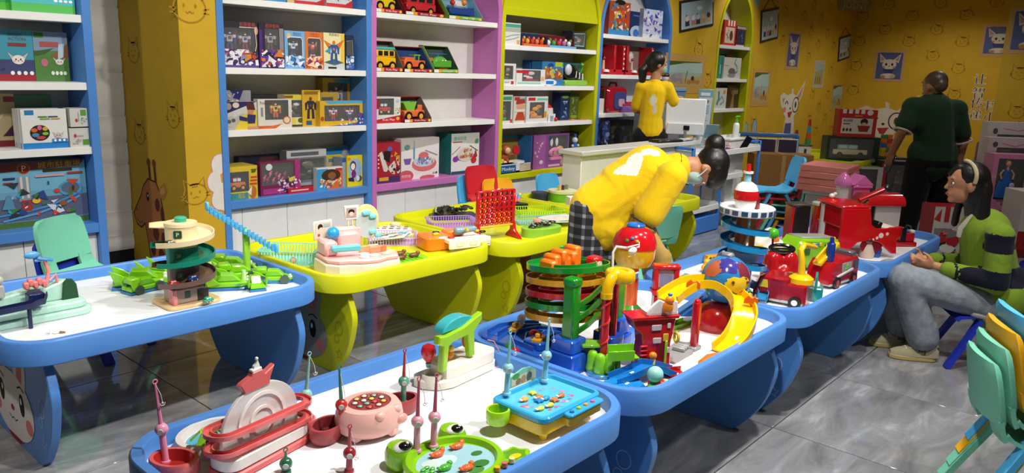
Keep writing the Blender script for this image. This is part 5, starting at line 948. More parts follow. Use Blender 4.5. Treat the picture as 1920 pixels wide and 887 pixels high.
m = MB(); m.tube([hc-un*.04+fn*.05-N*.06,hc-N*.078+fn*.02-un*.02,hc-N*.085-un*.005-fn*.005],.003,'#e8eef0',5); m.build('mask_loop',t,'fabric')
# ---- cashier with the ponytail
O = V(6.92,4.20,.13); t = thing('person','standing person with ponytail in yellow shirt behind the counter','person',tuple(O))
O = V(6.92,4.20,0.13); sk = '#b98562'; F_ = V(.95,.1,0).normalized(); L_ = V(-.1,.95,0).normalized()
hc = Q(6.93,4.185,1.66); hf = V(.72,-.62,-.12)
sl,sr = Q(6.84,4.29,1.43),Q(6.99,4.09,1.43)
er,wr_ = Q(7.06,4.03,1.27),Q(7.22,4.08,1.33); el,wl = Q(6.86,4.36,1.2),Q(7.03,4.37,1.16)
B = head_prims(hc,(0,0,1),hf,sk) + [('c',hc-V(0,0,.08),Q(6.91,4.2,1.45),.048,.055,sk),('c',Q(6.915,4.19,1.38),Q(6.91,4.2,.98),.1,.12,sk),('c',sl,sr,.055,.055,sk),('c',sr,er,.045,.038,sk),('c',er,wr_,.034,.024,sk),('c',sl,el,.045,.038,sk),('c',el,wl,.034,.024,sk)]
for e in (-1,1):
    h = Q(6.91,4.2,.93)+V(-.62,.7,0)*e*.08; B += [('c',h,h-V(0,0,.4),.085,.055,sk),('c',h-V(0,0,.4),h-V(0,0,.71),.05,.036,sk),('c',h-V(0,0,.73),h-V(0,0,.755)+F_*.1,.034,.03,sk)]
B += hand_prims(wr_,V(.9,.2,.1),V(0,.2,-1),sk,.5) + hand_prims(wl,V(.9,-.2,0),V(0,0,-1),sk,.5)
blob(B,'body',t,'skin',.009,4); face_parts(t,hc,(0,0,1),hf)
def sh3(p):
    q = p-Q(6.84,4.13,1.25); a = q.dot(V(.656,-.754,0)); d_ = q.dot(V(-.75,-.65,0))
    if d_ > -.03 and ((a+.02)/.035)**2+((q.z-.06)/.055)**2 < 1: return '#d8d2c0'
    if d_ > -.03 and ((a+.0)/.022)**2+((q.z+.03)/.05)**2 < 1: return '#cfc6ae'
    return YS
blob([('c',Q(6.915,4.19,1.37),Q(6.905,4.2,1.14),.13,.115,YS),('c',Q(6.905,4.2,1.14),Q(6.91,4.2,.99),.115,.135,YS),('c',sl,sr,.07,.07,YS),('c',sr,sr.lerp(er,.8),.068,.064,YS),('c',sl,sl.lerp(el,.8),.068,.062,YS),('c',Q(6.912,4.19,1.47),Q(6.912,4.19,1.42),.062,.09,YS)],'shirt',t,'fabric',.01,4,colfn=sh3)
hp = Q(6.91,4.2,.93); bk = '#0d0d10'
blob([('c',hp+V(-.05,.056,0),hp+V(-.05,.056,-.72),.115,.07,bk),('c',hp-V(-.05,.056,0),hp-V(-.05,.056,.72),.115,.07,bk),('e',hp,(.13,.14,.1),bk)],'trousers',t,'fabric',.014,3)
for e in (-1,1): b_ = hp+V(-.62,.7,0)*e*.08-V(0,0,.768); blob([('c',b_-F_*.03,b_+F_*.13,.036,.03,'#222222')],'shoe',t,'soft',.012,3)
hfn = hf.normalized()
blob([('e',hc+V(0,0,.035)-hfn*.02,(.09,.098,.095),hb),('e',hc-hfn*.06,(.075,.08,.09),hb),('c',hc-hfn*.11+V(0,0,-.02),hc-hfn*.15-V(0,0,.09),.035,.05,hb),('c',hc-hfn*.15-V(0,0,.09),hc-hfn*.14-V(0,0,.3),.052,.018,hb)],'hair',t,'hair',.009,4)
m = MB(); m.tube([hc-hfn*.125-V(0,0,.045)+(V(.6,.7,0)*cos(a)+V(0,0,1)*sin(a))*.036 for a in [2*pi*i/14 for i in range(14)]],.009,'#d86a6a',6,closed=True); m.build('hair_tie',t,'fabric')
blob([('e',hc-V(0,0,.045)+hfn*.055,(.055,.05,.05),'#86a8a0')],'face_mask',t,'fabric',.008,3)
# ---- man in the dark green polo
O = V(7.0,1.62,0); t = thing('person','standing person in dark green polo shirt and black trousers seen from behind','person',tuple(O)); sk = '#a8764f'; Rr = V(.656,-.754,0); F_ = V(.754,.656,0)
hc = Q(6.975,1.655,1.55); hf = V(.45,.85,-.12)
sl,sr = Q(6.875,1.765,1.385),Q(7.10,1.50,1.375)
el,wl = Q(6.80,1.80,1.19),Q(6.83,1.86,1.02); er,wr_ = Q(7.17,1.43,1.12),Q(7.19,1.45,.92)
hp = Q(7.02,1.60,.92)
B = head_prims(hc,(0,0,1),hf,sk,1.0) + [('c',hc-V(0,0,.08),Q(6.99,1.635,1.43),.058,.065,sk),('c',Q(6.995,1.63,1.34),hp,.12,.14,sk),('c',sl,sr,.065,.065,sk),('c',sl,el,.052,.043,sk),('c',el,wl,.042,.03,sk),('c',sr,er,.052,.043,sk),('c',er,wr_,.042,.03,sk)]
for e in (-1,1): h = hp+Rr*e*.1; k = h-V(0,0,.43)+Rr*e*.03; B += [('c',h,k,.09,.06,sk),('c',k,k-V(0,0,.4),.055,.04,sk),('c',k-V(0,0,.43),k-V(0,0,.45)+F_*.12,.036,.032,sk)]
B += hand_prims(wl,V(.1,.25,-1),V(.7,-.2,0),sk,.7) + hand_prims(wr_,V(.05,.05,-1),V(.2,.6,0),sk,.5,1,-1)
blob(B,'body',t,'skin',.009,4); face_parts(t,hc,(0,0,1),hf)
PG = '#1f3b26'
blob([('c',Q(6.985,1.64,1.36),Q(7.01,1.61,1.12),.15,.15,PG),('c',Q(7.01,1.61,1.12),Q(7.02,1.60,.95),.15,.165,PG),('c',sl,sr,.085,.085,PG),('c',sl,sl.lerp(el,.72),.08,.075,PG),('c',sr,sr.lerp(er,.72),.08,.075,PG),('c',Q(6.985,1.64,1.45),Q(6.99,1.635,1.4),.075,.11,PG)] + [('e',Q(6.99,1.635,1.3)+Rr*e*.1,(.1,.1,.14),PG) for e in (-1,1)] + [('e',Q(7.015,1.605,1.02)+Rr*e*.1,(.1,.1,.12),PG) for e in (-1,1)],'polo_shirt',t,'fabric',.011,4)
for nm,s,e in (('l',sl,el),('r',sr,er)):
    m = MB(); c = s.lerp(e,.98); d = (e-s).normalized(); uu = d.orthogonal().normalized(); ww = d.cross(uu); m.tube([c+(uu*cos(a)+ww*sin(a))*.066 for a in [2*pi*i/18 for i in range(18)]],.009,'#c8bcb4',6,closed=True); m.build('sleeve_band',t,'fabric')
m = MB(); m.tube([Q(6.985,1.642,1.475)+V(cos(a),sin(a),0)*.068 for a in [2*pi*i/18 for i in range(18)]],.01,'#a8a098',6,closed=True); m.build('collar',t,'fabric')
blob([('c',hp+Rr*.085,hp+Rr*.13-V(0,0,.45),.125,.09,bk),('c',hp+Rr*.13-V(0,0,.45),hp+Rr*.14-V(0,0,.86),.09,.07,bk),('c',hp-Rr*.085,hp-Rr*.13-V(0,0,.45),.125,.09,bk),('c',hp-Rr*.13-V(0,0,.45),hp-Rr*.14-V(0,0,.86),.09,.07,bk),('e',hp+V(0,0,.03),(.17,.17,.1),bk)],'trousers',t,'fabric',.014,3)
for e in (-1,1): b_ = hp+Rr*e*.135-V(0,0,.875); blob([('c',b_-F_*.04,b_+F_*.16,.045,.038,'#17171a'),('c',b_-F_*.03+V(0,0,.04),b_+F_*.04+V(0,0,.02),.045,.04,'#17171a')],'shoe',t,'soft',.012,3)
blob([('e',hc+V(0,0,.045)-hf.normalized()*.012,(.082,.086,.082),'#4a3a2e'),('e',hc-hf.normalized()*.055+V(0,0,.01),(.062,.055,.06),'#5a4434')],'hair',t,'hair',.008,4)
m = MB(); m.box(0,0,0,.075,.012,.15,'#121214',.004,M=T(*(wl+V(.02,.01,-.10))) @ Rz(50) @ Rx(20)); m.build('phone',t,'gloss')

# ------------------------------------------------ children's chairs
MINT,LBLUE,CYEL,CRED,CNAVY = '#7accb0','#4fb0e6','#f0b01a','#c41a2a','#2036b8'
def sheet(m,grid,th,col):
    """thick curved sheet from a grid of points"""
    r,c = len(grid),len(grid[0]); G = [[Vector(p) for p in row] for row in grid]; B = []
    for i in range(r):
        row = []
        for j in range(c):
            du = G[min(i+1,r-1)][j]-G[max(i-1,0)][j]; dv = G[i][min(j+1,c-1)]-G[i][max(j-1,0)]; n = du.cross(dv); n = n.normalized() if n.length > 1e-9 else Vector((0,0,1))
            row.append(G[i][j]-n*th)
        B.append(row)
    vs = [p for row in G for p in row]+[p for row in B for p in row]; o = r*c; fs = []
    for i in range(r-1):
        for j in range(c-1):
            a,b,d,e = i*c+j,i*c+j+1,(i+1)*c+j+1,(i+1)*c+j; fs.append((a,b,d,e)); fs.append((o+e,o+d,o+b,o+a))
    bd = [(0,j) for j in range(c)]+[(i,c-1) for i in range(1,r)]+[(r-1,j) for j in range(c-2,-1,-1)]+[(i,0) for i in range(r-2,0,-1)]
    for k in range(len(bd)):
        p,q = bd[k],bd[(k+1) % len(bd)]; a,b = p[0]*c+p[1],q[0]*c+q[1]; fs.append((b,a,o+a,o+b))
    m.add(vs,fs,col)
CH = {}
def make_chair(col):
    t = thing('child_chair','x','chair',(0,0,0),0,'small plastic stacking chairs')
    W = .165; ys = [-1,-.85,-.5,-.2,0,.2,.5,.85,1]
    m = MB(); prof = [(.19,.275),(.175,.292),(.1,.296),(0,.288),(-.08,.29),(-.125,.31),(-.145,.34)]
    sheet(m,[[(x,y*W*(1 if k < 5 else .96),z+(.010*abs(y)**2 if 1 < k < 6 else 0)) for y in ys] for k,(x,z) in enumerate(prof)],.014,col); m.build('seat',t,'soft')
    m = MB()
    for s in (-1,1): sheet(m,[[(x-.008*(1-(y/.165)**2),s*y,z) for y in ((.08,.1,.13,.155,.165) if s > 0 else (.165,.155,.13,.1,.08))] for x,z in ((-.138,.328),(-.15,.35),(-.158,.375),(-.163,.40))],-.018,col)
    m.build('back_support',t,'soft')
    m = MB(); hs = [.385,.40,.45,.5,.55,.585,.6]; ws = [.155,.162,.165,.163,.158,.148,.125]
    sheet(m,[[(-.165-(z-.38)*.22-.022*(1-y*y)+.012,y*w,z+(.012*(1-y*y) if k > 4 else -.008*(1-y*y) if k == 0 else 0)) for y in ys] for k,(z,w) in enumerate(zip(hs,ws))],-.02,col); m.build('backrest',t,'soft')
    for fx,tx in ((.215,.07),(-.225,-.07)):
        for s in (-1,1):
            m = MB(); m.sweep([(tx,s*.135,.288),((tx*.6+fx*.4),s*.15,.17),(fx,s*.165,0)],[(-.012,-.026),(.012,-.026),(.012,.026),(-.012,.026)],col,up=(0,1,0)); m.build('leg',t,'soft')
    return t
def chair(col,loc,rot,label,sc=1):
    if col in CH: o = copy_tree(CH[col])
    else: o = CH[col] = make_chair(col)
    place(o,loc,rot,label); o.scale = (sc,sc,sc)
def stack(x,y,rot,cols,labels,dz=.058,dx=.03,sc=1):
    for k,(c,l) in enumerate(zip(cols,labels)): a = radians(rot); chair(c,(x+dx*k*cos(a),y+dx*k*sin(a),dz*k),rot,l,sc)
stack(1.55,4.32,-62,(CNAVY,MINT),('navy blue child chair underneath the mint one at far left','mint green child chair behind the far left table'),.115,.02)
chair(CYEL,(4.99,4.36,0),-100,'yellow child chair behind the red disc grid',1.02)
chair(LBLUE,(4.78,4.47,.05),-100,'light blue child chair half hidden behind the red one')
chair(CRED,(4.84,4.43,.13),-100,'red child chair stacked above the yellow one')
chair(LBLUE,(5.72,4.36,0),-90,'light blue child chair against the base of the yellow shelves')
chair(MINT,(4.98,3.02,0),72,'mint green child chair beside the bending person',1.06)
stack(6.80,2.70,131,(CNAVY,CYEL,LBLUE,MINT,CRED,LBLUE),('navy chair at the bottom of the tall stack by the pedestal','yellow chair in the tall stack by the pedestal','light blue chair third from the bottom of the tall stack','mint chair in the tall stack by the pedestal','red chair in the tall stack, just under the top','light blue chair on top of the tall stack by the pedestal'),.058,.022)
stack(3.38,.29,-61,(MINT,MINT,CYEL,LBLUE),('mint chair at the bottom of the stack in the right corner','mint chair second from the bottom in the right corner stack','yellow chair in the right corner stack','light blue chair on top of the right corner stack'),.060,.026,1.0)
chair(CNAVY,(5.06,.76,0),120,'royal blue child chair under the seated person',1.0)
make_table('play_table','all yellow play table end beside the mint chair, behind the bending person',4.69,6.02,3.05,4.12,YEL,YEL,'yellow play tables by the shelves',ec='none')
# ------------------------------------------------ cashier corner
t = thing('platform','low grey step behind the cash counter','platform',(6.9,4.32,0)); m = MB(); m.box(0,0,.065,1.5,.55,.13,'#6a6c70',.01); m.build('step',t,'paint'); m = MB(); m.box(0,-.27,.125,1.5,.02,.012,'#4a4c50',.002); m.build('nosing',t,'metal')
t = thing('cash_counter','white cash counter behind the bending person','counter',(5.25,3.98-.2+.05,0)); m = MB(); m.box(.9,.1,.44,1.8,.2,.88,'#dcdcd8',.006); m.build('body',t,'paint'); m = MB(); m.box(.92,.1,.9,1.9,.26,.04,'#cfcfca',.006); m.build('worktop',t,'paint'); m = MB(); m.box(.9,-.005,.06,1.8,.01,.1,'#55585c'); m.build('kick_plate',t,'paint')
t = thing('counter_return','white raised counter end under the monitor','counter',(7.0,3.86,0)); m = MB(); m.box(.3,.08,.44,.78,.2,.88,'#d4d4d0',.006); m.build('body',t,'paint'); m = MB(); m.box(.3,.08,.9,.86,.26,.04,'#c8c8c4',.006); m.build('worktop',t,'paint')
t = thing('monitor','back of a white monitor on the cash counter','monitor',(7.12,3.93,.92),-49); m = MB(); m.box(0,0,.235,.40,.03,.36,'#e6e8ea',.008); m.build('casing',t,'plastic'); m = MB(); m.ext([(-.2,.055),(.2,.055),(.18,.17),(-.18,.17)],.012,.04,'#d8dadc',M=FRONT,bev=.006); m.build('back_cover',t,'plastic')
m = MB(); m.cyl((0,-.03,.0),(0,-.03,.12),.02,.018,'#b8babc',12); m.lathe([(.1,0),(.1,.008),(.02,.014)],'#b8babc',n=20); m.build('stand',t,'metal'); m = MB(); m.box(.01,-.045,.125,.06,.012,.045,'#141416',.003); m.build('connector',t,'plastic')
t = thing('file_box','blue grey plastic box behind the monitor','box',(7.75,4.6,0),-20); m = MB(); m.box(0,0,.62,.5,.3,1.24,'#7a7c80',.006); m.build('cabinet',t,'paint'); m = MB(); m.ext(rrect(-.24,-.14,.24,.14,.03),1.24,1.38,'#5d7894',bev=.006); m.build('tray',t,'plastic'); m = MB(); m.ext(rrect(-.25,-.15,.25,.15,.03),1.38,1.42,'#6f8aa6',bev=.006); m.build('lid',t,'plastic')
t = thing('doll_figure','small red and white toy figure on the blue box','toy',(7.72,4.55,1.42)); m = MB(); m.cyl((0,0,0),(0,0,.07),.05,.03,'#d8d4d4',12); m.ball((0,0,.1),.04,'#e0c8c0'); m.ball((0,0,.13),(.045,.045,.03),'#2a1c1c'); m.ball((.03,-.03,.04),.022,'#c02838'); m.build('figure',t,'plastic')
t = thing('keyboard','black keyboard lying on the cash counter','keyboard',(6.72,3.9,.92),-10); m = MB(); m.box(0,0,.012,.36,.14,.022,'#131316',.005); m.build('case',t,'plastic'); m = MB()
for i in range(10):
    for j in range(3): m.box(-.155+i*.034,-.045+j*.04,.025,.026,.03,.006,'#232328',.002)
m.build('keys',t,'plastic')['kind'] = 'stuff'
t = thing('price_board','tall blue and white printed notice board beside the monitor','notice',(7.62,4.0,.92),-49); m = MB(); m.box(0,0,.26,.16,.012,.5,'#7fa8bc',.003,M=Rx(8)); m.build('board',t,'card'); m = MB(); P = Rx(8) @ T(-.07,-.0065,.03) @ FRONT
draw(m,P,.14,.46,[('r',0,0,1,.86,'#cdd6da'),('r',.1,.9,.8,.97,'#dfe8ec'),('r',.2,.48,.8,.68,'#7fa6c0'),('r',.25,.5,.35,.66,'#a8c8d8'),('r',.45,.5,.55,.66,'#a8c8d8'),('r',.65,.5,.75,.66,'#a8c8d8'),('t','价目表',.5,.76,.07,'#4a5a70',.6),('r',.2,.38,.7,.4,'#8a94a8'),('r',.2,.32,.75,.34,'#8a94a8'),('r',.2,.26,.66,.28,'#8a94a8'),('r',.2,.2,.72,.22,'#8a94a8'),('e',.7,.08,.1,.04,'#c8b8a0')]); m.build('print',t,'card',smooth=180)
t = thing('price_board','leaning acrylic notice with a bright highlight in front of the cart','notice',(7.18,3.70,.86),-49); m = MB(); m.box(0,0,.15,.13,.006,.32,'#9cc0d4',.002,M=Rx(38)); m.build('board',t,'gloss'); m = MB(); P = Rx(38) @ T(-.06,-.0035,.0) @ FRONT; draw(m,P,.12,.3,[('r',0,0,1,.45,'#d4dade'),('r',0,.5,1,.7,'#7fb0cc'),('r',.1,.3,.8,.33,'#a88a98'),('r',.1,.22,.7,.25,'#a88a98'),('r',.1,.14,.75,.17,'#a88a98')]); m.build('print',t,'card',smooth=180)
t = thing('pump_bottle','hand sanitiser bottle with a green pump','bottle',(7.98,3.78,.92)); m = MB(); m.lathe([(.032,0),(.034,.01),(.034,.13),(.028,.15),(.014,.16)],'#dfe6e2',n=16); m.build('bottle',t,'plastic'); m = MB(); m.cyl((0,0,.16),(0,0,.19),.016,.016,'#5cc040',12); m.cyl((0,0,.19),(0,0,.22),.005,.005,'#5cc040',8); m.tube([(-.03,.0,.222),(.0,0,.226),(.045,-.01,.222)],.008,'#6cd048'); m.build('pump',t,'plastic')
t = thing('stand_box','white box holding the sanitiser bottle','box',(7.9,3.86,0)); m = MB(); m.box(0,0,.45,.36,.3,.9,'#d8d8d6',.006); m.build('carcass',t,'paint'); m = MB(); m.box(0,0,.91,.38,.32,.02,'#dedede',.003); m.build('lid',t,'paint')
for x,y,c,lab in ((6.86,3.93,'#d0d4c4','white tub with a green lid by the monitor'),(6.98,3.84,'#b8402e','orange jar beside the monitor')):
    t = thing('tub',lab,'jar',(x+.42,y-.06,.92)); m = MB(); m.lathe([(.035,0),(.037,.06),(.036,.065)],c,n=14); m.build('pot',t,'plastic'); m = MB(); m.lathe([(.038,.065),(.038,.085),(.03,.09)],'#c8d8b0' if 'green' in lab else '#b84a30',n=14); m.build('lid',t,'plastic')
# wheeled rack with white trays
t = thing('storage_rack','blue framed rack with white slanted trays in front of the counter','rack',(6.79,3.63,0)); fr = '#3f7fd6'
for x in (.0,.62,1.5):
    m = MB(); m.box(x,0,.44,.03,.03,.88,fr,.004); m.box(x,-.0+.22,.44,.03,.03,.88,fr,.004); m.box(x,.11,.87,.03,.24,.03,fr,.004); m.build('post',t,'paint')
for i,z in enumerate((.83,.57,.28)):
    for x0,x1 in ((.02,.6),(.64,1.48 if i == 0 else 1.1)):
        m = MB(); w = x1-x0; m.box((x0+x1)/2,.11,z-.05,w,.24,.012,'#e2e4e6'); m.box((x0+x1)/2,-.015,z-.028,w,.012,.056,'#eceeee',.003); m.box((x0+x1)/2,.235,z+.03,w,.012,.17,'#d8dadc',.003)
        for e in (x0+.006,x1-.006): m.box(e,.11,z-.02,.012,.24,.07,'#dcdee0')
        m.build('tray',t,'plastic')
m = MB(); m.box(.31,.11,.09,.66,.26,.16,fr,.004); m.build('base',t,'paint')
for x,z,c,lab in ((7.62,.80,'#c02a24','red toy car on the top rack tray'),(7.5,.80,'#2a4a9a','blue toy car on the top rack tray')):
    t = thing('toy_car',lab,'toy car',(x,3.70,z-.02),-30); m = MB(); vehicle3d(m,0,0,0,.16,.09,.07,c,c); m.build('body',t,'gloss')
t = thing('phone_stand','upright black phone stand on the rack','phone stand',(7.9,3.66,.79),-49); m = MB(); m.box(0,0,.085,.07,.008,.17,'#0f0f12',.003,M=Ry(28)); m.build('slab',t,'gloss'); m = MB(); m.box(0,0,.01,.09,.06,.016,'#1a1a1d',.003); m.build('foot',t,'plastic')
for x,z,c,lab in ((7.05,.53,'#5ab0d8','light blue toy pack on the middle rack tray'),(6.95,.25,'#8a9aa8','grey toy pack on the lower rack tray')):
    t = thing('toy_pack',lab,'toy',(x,3.72,z)); m = MB(); m.box(0,0,.03,.18,.1,.05,c,.01); m.build('pack',t,'plastic'); m = MB(); m.box(-.06,0,.058,.05,.07,.012,'#c85a8a',.003); m.build('label_strip',t,'card')
t = thing('cushion','dark green cushion on the floor behind the rack','cushion',(8.15,3.55,0)); blob([('e',V(0,0,.2),(.22,.2,.17),'#1c5a44'),('c',V(-.12,0,.1),V(.12,0,.1),.1,.1,'#1c5a44')],'pad',t,'fabric',.02,4); m = MB(); m.tube([(.2*cos(a),.18*sin(a),.2) for a in [2*pi*i/20 for i in range(20)]],.008,'#154634',6,closed=True); m.build('seam',t,'fabric')
# far play corner
NR = -49
t = thing('cardboard_box','large brown cardboard box in front of the fabric bins','box',(9.75,3.98,0),NR); m = MB(); m.box(.0,0,.31,.75,.3,.62,'#8a6335',.004); m.build('carton',t,'cardboard'); m = MB(); m.box(0,-.151,.31,.05,.002,.6,'#a5834f'); m.box(0,0,.6215,.05,.3,.002,'#a5834f'); m.build('tape',t,'cardboard')
t = thing('toy_rack','blue framed rail with three purple fabric bins','rack',(9.86,4.25,0),NR)
m = MB(); m.box(0,0,.83,.85,.04,.05,'#3f6fa8',.01); m.build('top_rail',t,'plastic')
for x in (-.42,.42): m = MB(); m.box(x,0,.42,.035,.05,.84,'#3f6fa8',.008); m.build('post',t,'plastic')
for x in (-.27,.0,.27):
    m = MB(); m.box(x,-.03,.69,.23,.1,.17,'#352c44',.01); m.build('bin',t,'fabric'); m = MB(); m.tube([(x-.125,-.085,.60),(x-.125,-.085,.785),(x+.125,-.085,.785),(x+.125,-.085,.60)],.009,'#c8ccd0',6); m.build('bin_frame',t,'plastic')
make_table('play_table','far yellow play table under the toy castle',10.1,11.5,3.15,4.25,YEL,YEL,None,ec='none')
t = thing('toy_castle','white block castle with red and green towers on the far table','toy castle',(10.28,3.95,.52),NR); m = MB(); m.box(0,0,.09,.26,.16,.18,'#dcd8cc',.01); m.box(-.06,-.082,.09,.03,.006,.1,'#3a3430'); m.box(.05,-.082,.09,.03,.006,.1,'#3a3430'); m.build('wall',t,'plastic')
for x,h,cs in ((-.06,.2,['#3a8a4a','#4ab0c8','#c84030','#a02828']),(.1,.34,['#4a9a4a','#d85a30','#3aa0b8','#c82a2a'])):
    m = MB()
    for i in range(4): m.cyl((x,0,.18+h*i/4),(x,0,.18+h*(i+1)/4),.04-.006*i,.034-.006*i,cs[i],12)
    m.build('tower',t,'gloss')
m = MB(); m.box(0,0,.185,.28,.18,.012,'#2c4a34',.003); m.build('roof',t,'plastic')
t = thing('toy_block','yellow upright toy block at the end of the far table','toy block',(10.16,4.02,.52),NR); m = MB(); m.box(0,0,.12,.1,.06,.22,'#e0a81c',.01); m.box(-.03,-.02,.03,.08,.08,.05,'#2a8a70',.01); m.build('block',t,'plastic'); m = MB(); m.cyl((0,0,.225),(0,0,.245),.03,.025,'#e8b828',12); m.build('knob',t,'plastic')
for i,(x,y,c,lab) in enumerate(((10.2,3.72,'#d8502c','orange toy piece on the far yellow table'),(10.32,3.62,'#e0dcd0','white toy plate on the far yellow table'),(10.6,3.3,'#d8d4cc','white toy saucer near the green box'))):
    t = thing('toy_piece',lab,'toy',(x,y,.515)); m = MB(); m.lathe([(.08,0),(.085,.015),(.05,.03),(.02,.035)],c,n=16); m.build('piece',t,'plastic')
def cbox(name,label,x,y,z,w,h,d,body,items=(),win=None,fig=None,rot=NR,sidec=None):
    t = bx(0,w,z,h,0,d,label,body,items,win,fig,sidec); t.name = name; t.location = (x,y,z); t.rotation_euler = (0,0,radians(rot)); t['group'] = 'boxed toys in the far corner'; return t
GX,GY = 10.33,3.78
cbox('toy_box','dark green box with a camper van behind its window',10.30,3.60,.52,.68,.33,.2,'#24352c',[('e',.9,.1,.05,.08,'#8a8a80')],('w',.05,.16,.88,.92),('car','#d8cda8','#8ab4b4','#3a3a3a'),sidec='#1c2a22')
cbox('toy_box','red chef playset box with a scalloped white top edge',10.38,3.52,.85,.49,.35,.16,'#c4282a',[('r',.08,.12,.9,.68,'#ddd2c4'),('r',.08,.85,.18,1,'#ece4da'),('r',.24,.85,.34,1,'#ece4da'),('r',.4,.85,.5,1,'#ece4da'),('r',.56,.85,.66,1,'#ece4da'),('e',.8,.9,.08,.1,'#ece4da'),('e',.67,.56,.1,.12,'#2a201e'),('e',.67,.46,.07,.08,'#d8b090'),('p',[(.5,.42),(.84,.42),(.78,.2),(.56,.2)],'#9a2c2c'),('t','快乐厨师',.24,.58,.1,'#4a4440',.24),('r',.12,.46,.3,.49,'#4a4440'),('e',.15,.26,.03,.06,'#3a3834'),('e',.24,.26,.03,.06,'#3a3834'),('e',.33,.26,.03,.06,'#3a3834'),('r',.4,.75,.6,.79,'#d8902a')])
cbox('toy_box','white edged dark window box below the camper van box',10.20,3.30,0,.48,.50,.16,'#cfccc4',[],('w',.06,.1,.86,.94),('blobs','#5a4a80','#2c2c44','#c8c0c8'),sidec='#5a5a28')
cbox('toy_box','red and black window box at the man\'s elbow',10.52,2.96,0,.46,.58,.2,'#1f1a1c',[('r',0,0,1,.1,'#b01c28'),('r',0,.25,.14,.95,'#b8202c'),('e',.08,.3,.08,.09,'#d8d0cc'),('r',.05,.88,.2,1,'#d8d4cc')],('w',.18,.2,.98,.92),('blobs','#4a3a3c','#2c2022','#6a5a5c'))
t = thing('block_tower','tower of bright building blocks behind the man','blocks',(10.95,3.05,.0),NR); rg = random.Random(3); m = MB(); m.box(.05,.03,.30,.42,.22,.60,'#4a3c38',.01); m.build('crate',t,'plastic')
for i in range(14):
    m = MB(); k = i//3; m.box(-.06+(i % 3)*.07,0,.63+k*.058,.068,.06,.056,['#d83a2a','#e8b41c','#3a9a3a','#2a6ac0','#e87a2a'][rg.randrange(5)],.004); m.build('brick',t,'gloss')
t = thing('toy_goblet','bright pink toy cup beside the hand of the man','toy cup',(10.9,2.72,.60)); m = MB(); m.cyl((0,0,-.6),(0,0,0),.06,.05,'#c8c4c0',12); m.build('post',t,'plastic'); m = MB(); m.lathe([(.02,0),(.012,.05),(.05,.1),(.06,.14),(.03,.15)],'#e83aa8',n=16); m.build('cup',t,'gloss')
for i,(x,y,w,h,c,its,lab) in enumerate(((9.0,2.42,.28,.24,'#c8d0d4',[('r',0,0,1,.5,'#3a78b0'),('r',.2,.6,.8,.8,'#8a3a34')],'blue and white carton low beside the man'),(9.15,2.2,.3,.28,'#dcd8cc',[('r',0,.6,1,.66,'#d89a3a'),('e',.5,.82,.3,.12,'#6a6a64')],'white and orange carton low beside the man'),(8.9,1.75,.3,.26,'#cfcac2',[('r',.1,.1,.9,.4,'#9a98a0')],'pale carton seen between the man\'s legs'))):
    cbox('toy_box',lab,x,y,0,w,h,.2,c,its)
# pink cartons on a pedestal
t = thing('pedestal','pale grey display pedestal under the pink cartons','pedestal',(6.48,2.22,0),0); m = MB(); m.box(0,0,.33,.26,.26,.66,'#c8cace',.01); m.build('column',t,'paint'); m = MB(); m.box(0,0,.675,.3,.3,.03,'#dcdee0',.006); m.build('cap',t,'paint')
for k in range(4):
    t = thing('flat_carton',('bottom','second','third','topmost')[k]+' pink flat carton on the grey pedestal','carton',(6.48+.006*(k % 2),2.22,.691+k*.053),-4+3*k,'pink flat cartons'); m = MB(); m.box(0,0,.026,.40,.36,.051,'#e48a86',.004); m.build('carton',t,'card'); m = MB(); m.box(0,-.1805,.03,.3,.001,.014,'#d87a78'); m.build('edge_print',t,'card')
# doll cartons at the right edge
t = thing('side_table','low blue shelf table behind the seated person','table',(7.45,.95,0),NR); m = MB(); m.box(.1,.1,.46,.9,.42,.04,'#4a7ac0',.01); m.build('top',t,'plastic')
for x in (-.3,.5):
    for y in (-.06,.26): m = MB(); m.box(x,y,.22,.05,.05,.44,'#4a7ac0',.006); m.build('leg',t,'plastic')
cbox('toy_box','purple doll box base under the pink doll box',7.27,1.20,.481,.34,.10,.18,'#a85aa8',[('r',0,.4,1,.6,'#c878b8')])
cbox('toy_box','pink doll box with a blue gowned doll behind its window',7.27,1.21,.582,.30,.46,.14,'#e08ab4',[('t','Doll',.07,.6,.06,'#f0c8dc',.1),('e',.5,.12,.22,.06,'#d8b0a0'),('r',.36,.09,.64,.14,'#c05a80')],('w',.14,.2,.9,.92),None)
t = thing('doll','fashion doll in a sequined blue gown inside the pink box','doll',(7.356,1.117,.69),NR); m = MB(); m.lathe([(.085,0),(.08,.05),(.055,.13),(.02,.18),(.028,.21),(.024,.23)],'#1d62b4',n=18,sy=.3); m.build('gown',t,'gloss'); m = MB(); m.ball((0,0,.275),(.022,.016,.026),'#d8a888',10,8); m.cyl((0,0,.22),(0,0,.26),.01,.01,'#d8a888',8)
for s in (-1,1): m.tube([(s*.03,0,.225),(s*.055,-.004,.19),(s*.045,-.01,.15)],.007,'#d8a888',6)
m.build('body',t,'skin'); m = MB(); m.ball((0,.004,.283),(.027,.014,.028),'#7a3a24',10,8); m.build('hair',t,'hair'); m = MB(); m.ball((.035,-.03,.1),(.022,.006,.026),'#d0c0d8',10,8); m.build('pendant',t,'gloss')
cbox('toy_box','white and pink doll box stacked behind the pink doll box',7.42,1.29,.582,.36,.58,.1,'#d4c4c4',[('e',.15,.9,.06,.04,'#5a5058'),('line',[(.3,.92),(.6,.88),(.9,.93)],.02,'#d86a98')],('w',.2,.7,.95,.86),('blobs','#7a3a40','#c8a0a0','#5a3038'))
